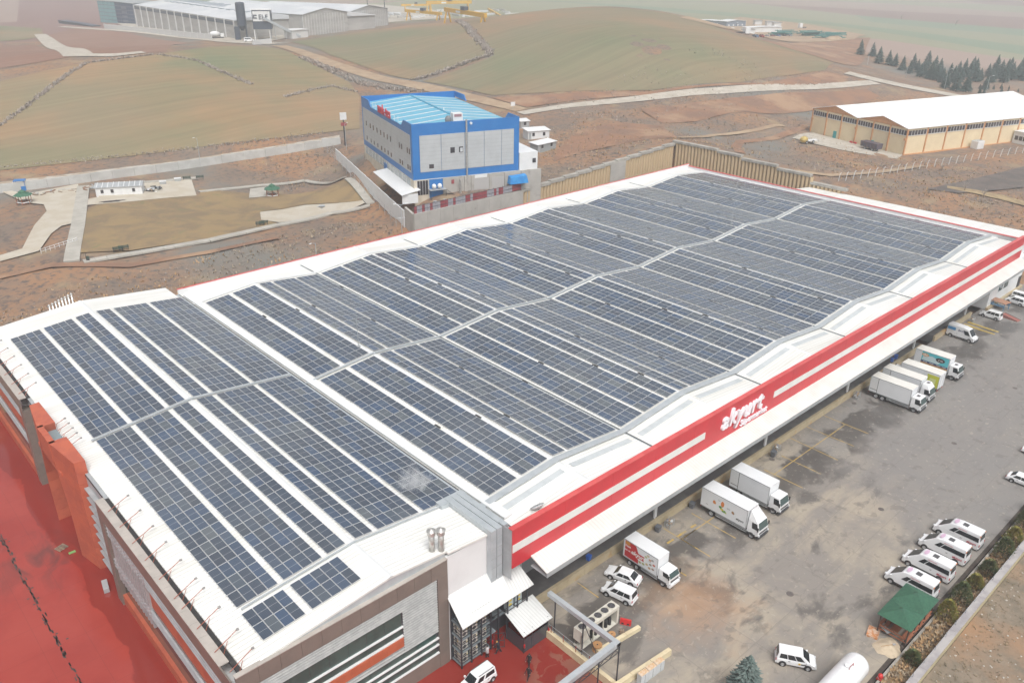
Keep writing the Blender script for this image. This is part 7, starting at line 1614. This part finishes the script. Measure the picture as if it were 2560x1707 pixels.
# ------------------------------------------------------------------ vegetation
NEED = mat('pine needles', (.028,.060,.050), .8, (.045,.082,.066), .8, 4); BARK = mat('bark', (.10,.075,.055), .9); SPR = mat('blue spruce needles', (.085,.125,.115), .8, (.13,.17,.155), 2.5, 4)
CYP = mat('golden cypress leaves', (.16,.17,.035), .85, (.24,.19,.04), 1.6, 5); CYD = mat('dark cypress leaves', (.06,.095,.035), .85, (.11,.115,.04), 1.6, 5); DRYB = mat('dry brush', (.42,.34,.24), .95, (.32,.26,.19), 1, 4); BRN = mat('russet weed', (.40,.25,.13), .95, (.46,.32,.18), 1.5, 5); TWIG = mat('bare twigs', (.38,.33,.29), .95)
def conifer_mesh(H, rad, seed, tiers=16, per=15, droop=.30, m=None, leaf=1.0):
    rg = random.Random(seed); mb = MB()
    for i in range(tiers):
        f = i/(tiers-1); z = H*(.10+.88*f); r0 = rad*(1-f)**.72*rg.uniform(.82,1.12)+.06*rad
        for k in range(max(5, int(per*(1-f*.6)))):
            a = rg.uniform(0,6.283); r_ = r0*rg.uniform(.7,1.12); w = leaf*rad*.20*(1-f*.55)*rg.uniform(.7,1.3); dz = droop*r_*rg.uniform(.5,1.3); ca, sa = math.cos(a), math.sin(a)
            p0 = Vector((ca*r_*.12,sa*r_*.12,z+.04*H)); p1 = Vector((ca*r_*.62-sa*w,sa*r_*.62+ca*w,z-dz*.35)); p2 = Vector((ca*r_,sa*r_,z-dz*.75)); p3 = Vector((ca*r_*.62+sa*w,sa*r_*.62-ca*w,z-dz*.35)); q = Vector((ca*r_*.55,sa*r_*.55,z+.025*H-dz*.2))
            mb.add([p0,p1,p2,p3,q],[(0,1,4),(1,2,4),(2,3,4),(3,0,4)])
    mb.tube((0,0,H*.9),(0,0,H*1.03),.05*rad,.01,5)
    return mb.mesh('crown', m or NEED, recalc=False)
crowns = [conifer_mesh(10.5, 3.7, s, 18, 30, .16) for s in (1,2,3,4)]; trunk_me = MB().tube((0,0,-.5),(0,0,11),.26,.04,8).mesh('trunk', BARK, True)
pines = [(1975,127),(2003,130),(2018,146),(2040,150),(2055,153),(2072,162),(2088,170),(2106,168),(2122,174),(2136,182),(2150,186),(2163,192),(2120,166),(2180,180),(2198,184),(2212,180),(2226,178),(2240,188),(2250,186),(2268,178),(2282,184),(2296,182),(2310,176),(2322,184),(2335,182),(2348,186),(2155,178),(2170,204),(2195,210),(2218,212),(2262,208),(2286,170),(2345,172),(2232,170),(2305,190),(2096,160),(2112,178),(2144,172),(2188,192),(2206,190),(2238,176),(2274,190),(2318,170),(2340,178),(2128,160)]
def wordn(k): return ('first','second','third','fourth','fifth','sixth','seventh','eighth','ninth','tenth','eleventh','twelfth')[k]
front = 0
ordp = sorted(range(len(pines)), key=lambda i: pines[i][0]); rank = {i: r_ for r_, i in enumerate(ordp)}
rg = random.Random(21)
TENS = ['first','second','third','fourth','fifth','sixth','seventh','eighth','ninth','tenth','eleventh','twelfth','thirteenth','fourteenth','fifteenth','sixteenth','seventeenth','eighteenth','nineteenth','twentieth','twenty-first','twenty-second','twenty-third','twenty-fourth','twenty-fifth','twenty-sixth']
_ = ['first','second','third','fourth','fifth','sixth','seventh','eighth','ninth','tenth','eleventh','twelfth','thirteenth','fourteenth','fifteenth','sixteenth','seventeenth','eighteenth','nineteenth','twentieth']
for i, (u, v) in enumerate(pines):
    k = rank[i]; nme = (TENS[k]+' pine from the left in the dark row beyond the cream warehouse') if k < 20 else (TENS[len(pines)-1-k]+' pine from the right edge in the dark row beyond the warehouse')
    t = thing('pine_tree', nme, 'tree', gp(u, v), rg.uniform(0,6), 'pines beyond the warehouse', rg.uniform(.62,1.0)); inst(crowns[i % 4],'crown',t); inst(trunk_me,'trunk',t)
rg = random.Random(5)
for k in range(10):
    t = thing('young_pine', 'knee-high young pine dotted on the slope behind the pine row', 'tree', gp(rg.uniform(2225,2345), rg.uniform(203,216)), rg.uniform(0,6), 'young pines on the slope', rg.uniform(.15,.28)); inst(crowns[k % 4],'crown',t); inst(trunk_me,'trunk',t)
sp0 = thing('blue_spruce','blue-green spruce at the bottom edge beside the white people carrier','tree',(36.3,-30.1,0)); inst(conifer_mesh(5.2,2.1,9,28,44,.10,SPR,.55),'crown',sp0); MB().tube((0,0,-.3),(0,0,4.5),.11,.02,8).build('trunk', BARK, sp0)
def bush_mesh(rx, rz, seed, m, n=420, cone=.5, leaf=.16):
    rg = random.Random(seed); mb = MB()
    for _ in range(n):
        f = rg.random()**.8; a = rg.uniform(0,6.283); r_ = rx*((1-f)**cone)*rg.uniform(.55,1.08); p = Vector((r_*math.cos(a),r_*math.sin(a),.12+f*rz)); w = leaf*rg.uniform(.6,1.3)
        d = Vector((math.cos(a),math.sin(a),rg.uniform(.2,1.3))).normalized(); s = Vector((-math.sin(a),math.cos(a),rg.uniform(-.4,.4)))*w*.5
        mb.add([p-s,p+s,p+d*w*1.4],[(0,1,2)])
    return mb.mesh('foliage', m, recalc=False)
bx = [(52.6,.75,1.2,CYD,'small dark green bush beside the sand heap in the planted strip'),(61.3,1.0,2.2,CYP,'golden cypress bush nearest the green shelter'),(65.2,1.05,2.3,CYD,'dark cypress bush second from the green shelter'),(68.9,.85,1.5,CYP,'low golden bush third from the green shelter'),(72.4,.95,1.7,CYD,'dark bush fourth from the green shelter'),(77.0,1.1,2.4,CYD,'tall dark cypress fifth from the green shelter'),(80.6,1.05,2.0,CYP,'golden cypress sixth from the green shelter'),(85.0,1.1,2.3,CYD,'dark cypress near the right edge'),(89.5,1.1,2.2,CYD,'dark cypress at the right edge of the picture'),(93.8,1.0,2.0,CYP,'golden cypress last in the strip at the right edge')]
for i, (x, rx, rz, m, lab) in enumerate(bx):
    t = thing('cypress_bush', lab, 'bush', (x,-39.3+.2*math.sin(i),.08), i*1.3, 'bushes in the planted strip'); inst(bush_mesh(rx*1.15,rz*1.15,i,m,1100,.5,.17),'foliage',t); MB().tube((0,0,0),(0,0,rz*.6),.06,.03,6).build('stem', BARK, t)
rg = random.Random(31)
def tuft(mb, p, s, rg, n=5):
    for _ in range(n):
        a = rg.uniform(0,6.283); w = s*rg.uniform(.18,.4); d = Vector((math.cos(a)*s*.6,math.sin(a)*s*.6,s*rg.uniform(.5,1.1))); n_ = Vector((-math.sin(a)*w,math.cos(a)*w,0)); mb.add([p-n_,p+n_,p+d],[(0,1,2)])
g1, g2 = MB(), MB()
for _ in range(1500): p = Vector((rg.uniform(47,100),rg.uniform(-40.3,-38.4),.08)); tuft(g1 if rg.random() < .6 else g2, p, rg.uniform(.15,.5), rg)
tag(g1.build('dry_grass', BRN, recalc=False),'russet dry grass in the planted strip along the yard','grass',kind='stuff'); tag(g2.build('dry_grass', DRYB, recalc=False),'pale dry grass in the planted strip along the yard','grass',kind='stuff')
# scrub on the slopes
def scatter(name, label, m, polys, smin, smax, seed, n=4):
    rg = random.Random(seed); mb = MB()
    for (x0,x1,y0,y1,cnt) in polys:
        for _ in range(cnt):
            x, y = rg.uniform(x0,x1), rg.uniform(y0,y1)
            if vnoise(np.array([x]),np.array([y]),9.0,seed)[0] < -.05: continue
            z = h(x,y); tuft(mb, Vector((x,y,z-.05)), rg.uniform(smin,smax), rg, n)
    return tag(mb.build(name, m, recalc=False), label, 'scrub', kind='stuff')
SLP = [(-20,84,82,112,1500),(84,120,150,190,300),(120,178,92,130,800),(180,250,-5,60,1300),(180,250,60,140,900),(250,330,95,150,400),(190,300,-40,30,500)]
scatter('dry_scrub','grey-brown scrub scattered over the slopes around the depot',DRYB,SLP,.2,.62,41); scatter('russet_scrub','russet weeds scattered over the slopes around the depot',BRN,SLP,.2,.6,42); scatter('grey_scrub','grey weeds scattered over the slopes around the depot',mat('grey scrub', (.30,.265,.235), .95),SLP,.2,.5,43)
scatter('roadside_scrub','grey dry bushes along the banks behind the pile wall',TWIG,[(190,330,120,165,900)],.3,.8,44)
# hedgerows: dry brush with thin pale stakes
def hedge(px, label, w=1.5, hh_=1.0, dens=5.5):
    P = [gp(u, v) for u, v in px]; rg = random.Random(px[0][0]); mb = MB(); st = MB()
    for a, b in zip(P[:-1], P[1:]):
        L = (b-a).length
        for _ in range(int(L*dens)): q = a.lerp(b, rg.random()); q = Vector((q.x+rg.gauss(0,w*.4),q.y+rg.gauss(0,w*.4),0)); q.z = h(q.x,q.y); tuft(mb, q, rg.uniform(.5,1)*hh_, rg, 6)
        for k in range(int(L/5)): q = a.lerp(b,(k+.5)/max(1,int(L/5))); q.z = h(q.x,q.y); st.bar(q,q+Vector((0,0,hh_*1.5)),.09)
    t = tag(mb.build('hedgerow', TWIG if rg.random() < .5 else DRYB, recalc=False), label, 'hedge'); t['kind'] = 'stuff'; st.build('stakes', TWIG, t, recalc=False)['kind'] = 'stuff'
hedge([(0,290),(60,247),(130,191),(200,146),(350,127)],'dry hedgerow with pale stakes climbing the left field'); hedge([(365,127),(450,140),(520,170),(580,196)],'dry hedgerow running down the middle of the left field'); hedge([(655,224),(700,212),(760,199),(822,213)],'short hedgerow above the blue factory'); hedge([(1050,50),(1090,85),(1128,127),(1080,142),(950,185)],'angled grey hedgerow between the two hill fields',2.2,1.4,6)
hedge([(690,132),(760,162),(850,198),(960,212)],'rough brush bank below the dirt road',3.5,1.2,5); hedge([(0,385),(250,362),(500,335),(760,305)],'low weeds along the field side of the panel wall',1.8,.6,4)
rg = random.Random(77)
for k,(u,v,lab) in enumerate([(1660,160+240,'bare small tree before the warehouse, left'),(2163,392,'bare small tree before the trailer'),(2123,382,'bare small tree beside the trailer'),(2270-12,455,'bare bush on the slope beyond the depot end'),(2215,440,'second bare bush on the slope beyond the depot end'),(455+118,88,'bare tree before the mixing tower'),(2070,45,'lone bare tree in the far plain, left'),(2195,58,'lone bare tree in the far plain, right')][1:]):
    t = thing('bare_tree', lab, 'tree', gp(u,v), rg.random()*6, 'bare trees', 1.0 if v > 100 else 2.5); tr2 = MB()
    MB().tube((0,0,-.2),(0,0,1.2),.09,.06,6).build('trunk', BARK, t)
    for i in range(26):
        a = rg.uniform(0,6.283); r_ = rg.uniform(.4,1.3); tr2.tube((0,0,rg.uniform(.7,1.3)),(r_*math.cos(a),r_*math.sin(a),rg.uniform(1.6,3.0)),.03,.008,4,cap=False)
    tr2.build('branches', TWIG, t, recalc=False)

# ------------------------------------------------------------------ steam from the roof vent
def steam():
    m = bpy.data.materials.new('steam'); m.use_nodes = True; t = m.node_tree; t.nodes.clear(); o = t.nodes.new('ShaderNodeOutputMaterial'); pv = t.nodes.new('ShaderNodeVolumePrincipled'); t.links.new(pv.outputs[0], o.inputs['Volume'])
    pv.inputs['Color'].default_value = (.95,.96,.97,1); pv.inputs['Anisotropy'].default_value = .1
    tc = t.nodes.new('ShaderNodeTexCoord'); n = t.nodes.new('ShaderNodeTexNoise'); n.inputs['Scale'].default_value = .6; n.inputs['Detail'].default_value = 6; n.inputs['Distortion'].default_value = 1.2; t.links.new(tc.outputs['Object'], n.inputs['Vector'])
    ln = t.nodes.new('ShaderNodeVectorMath'); ln.operation = 'LENGTH'; mp = t.nodes.new('ShaderNodeMapping'); mp.inputs['Scale'].default_value = (1/3.4,1/3.9,1/2.2); t.links.new(tc.outputs['Object'], mp.inputs[0]); t.links.new(mp.outputs[0], ln.inputs[0])
    r = t.nodes.new('ShaderNodeMapRange'); r.inputs[1].default_value = 1.0; r.inputs[2].default_value = .2; r.inputs[3].default_value = -.42; r.inputs[4].default_value = .10; t.links.new(ln.outputs['Value'], r.inputs[0])
    ad = t.nodes.new('ShaderNodeMath'); ad.operation = 'ADD'; t.links.new(n.outputs[0], ad.inputs[0]); t.links.new(r.outputs[0], ad.inputs[1])
    r2 = t.nodes.new('ShaderNodeMapRange'); r2.inputs[1].default_value = .44; r2.inputs[2].default_value = .62; r2.inputs[4].default_value = 1.0; t.links.new(ad.outputs[0], r2.inputs[0]); t.links.new(r2.outputs[0], pv.inputs['Density'])
    return m
sm = MB().blob((0,0,0),(3.4,3.9,2.2),16,10,.0).build('steam_plume', steam(), smooth=True); sm.location = (21.3,2.4,15.4); tag(sm,'faint white steam drifting over the front solar panels','steam',kind='stuff')

# ------------------------------------------------------------------ haze
HZ = bpy.data.materials.new('haze'); HZ.use_nodes = True; t = HZ.node_tree; t.nodes.clear(); o = t.nodes.new('ShaderNodeOutputMaterial'); pv = t.nodes.new('ShaderNodeVolumePrincipled'); t.links.new(pv.outputs[0], o.inputs['Volume'])
pv.inputs['Color'].default_value = (.90,.96,1.0,1); pv.inputs['Density'].default_value = .00055; pv.inputs['Anisotropy'].default_value = .25
hz = MB().box(-2500,5500,-1500,5500,-30,72).build('haze', HZ); hz['kind'] = 'stuff'
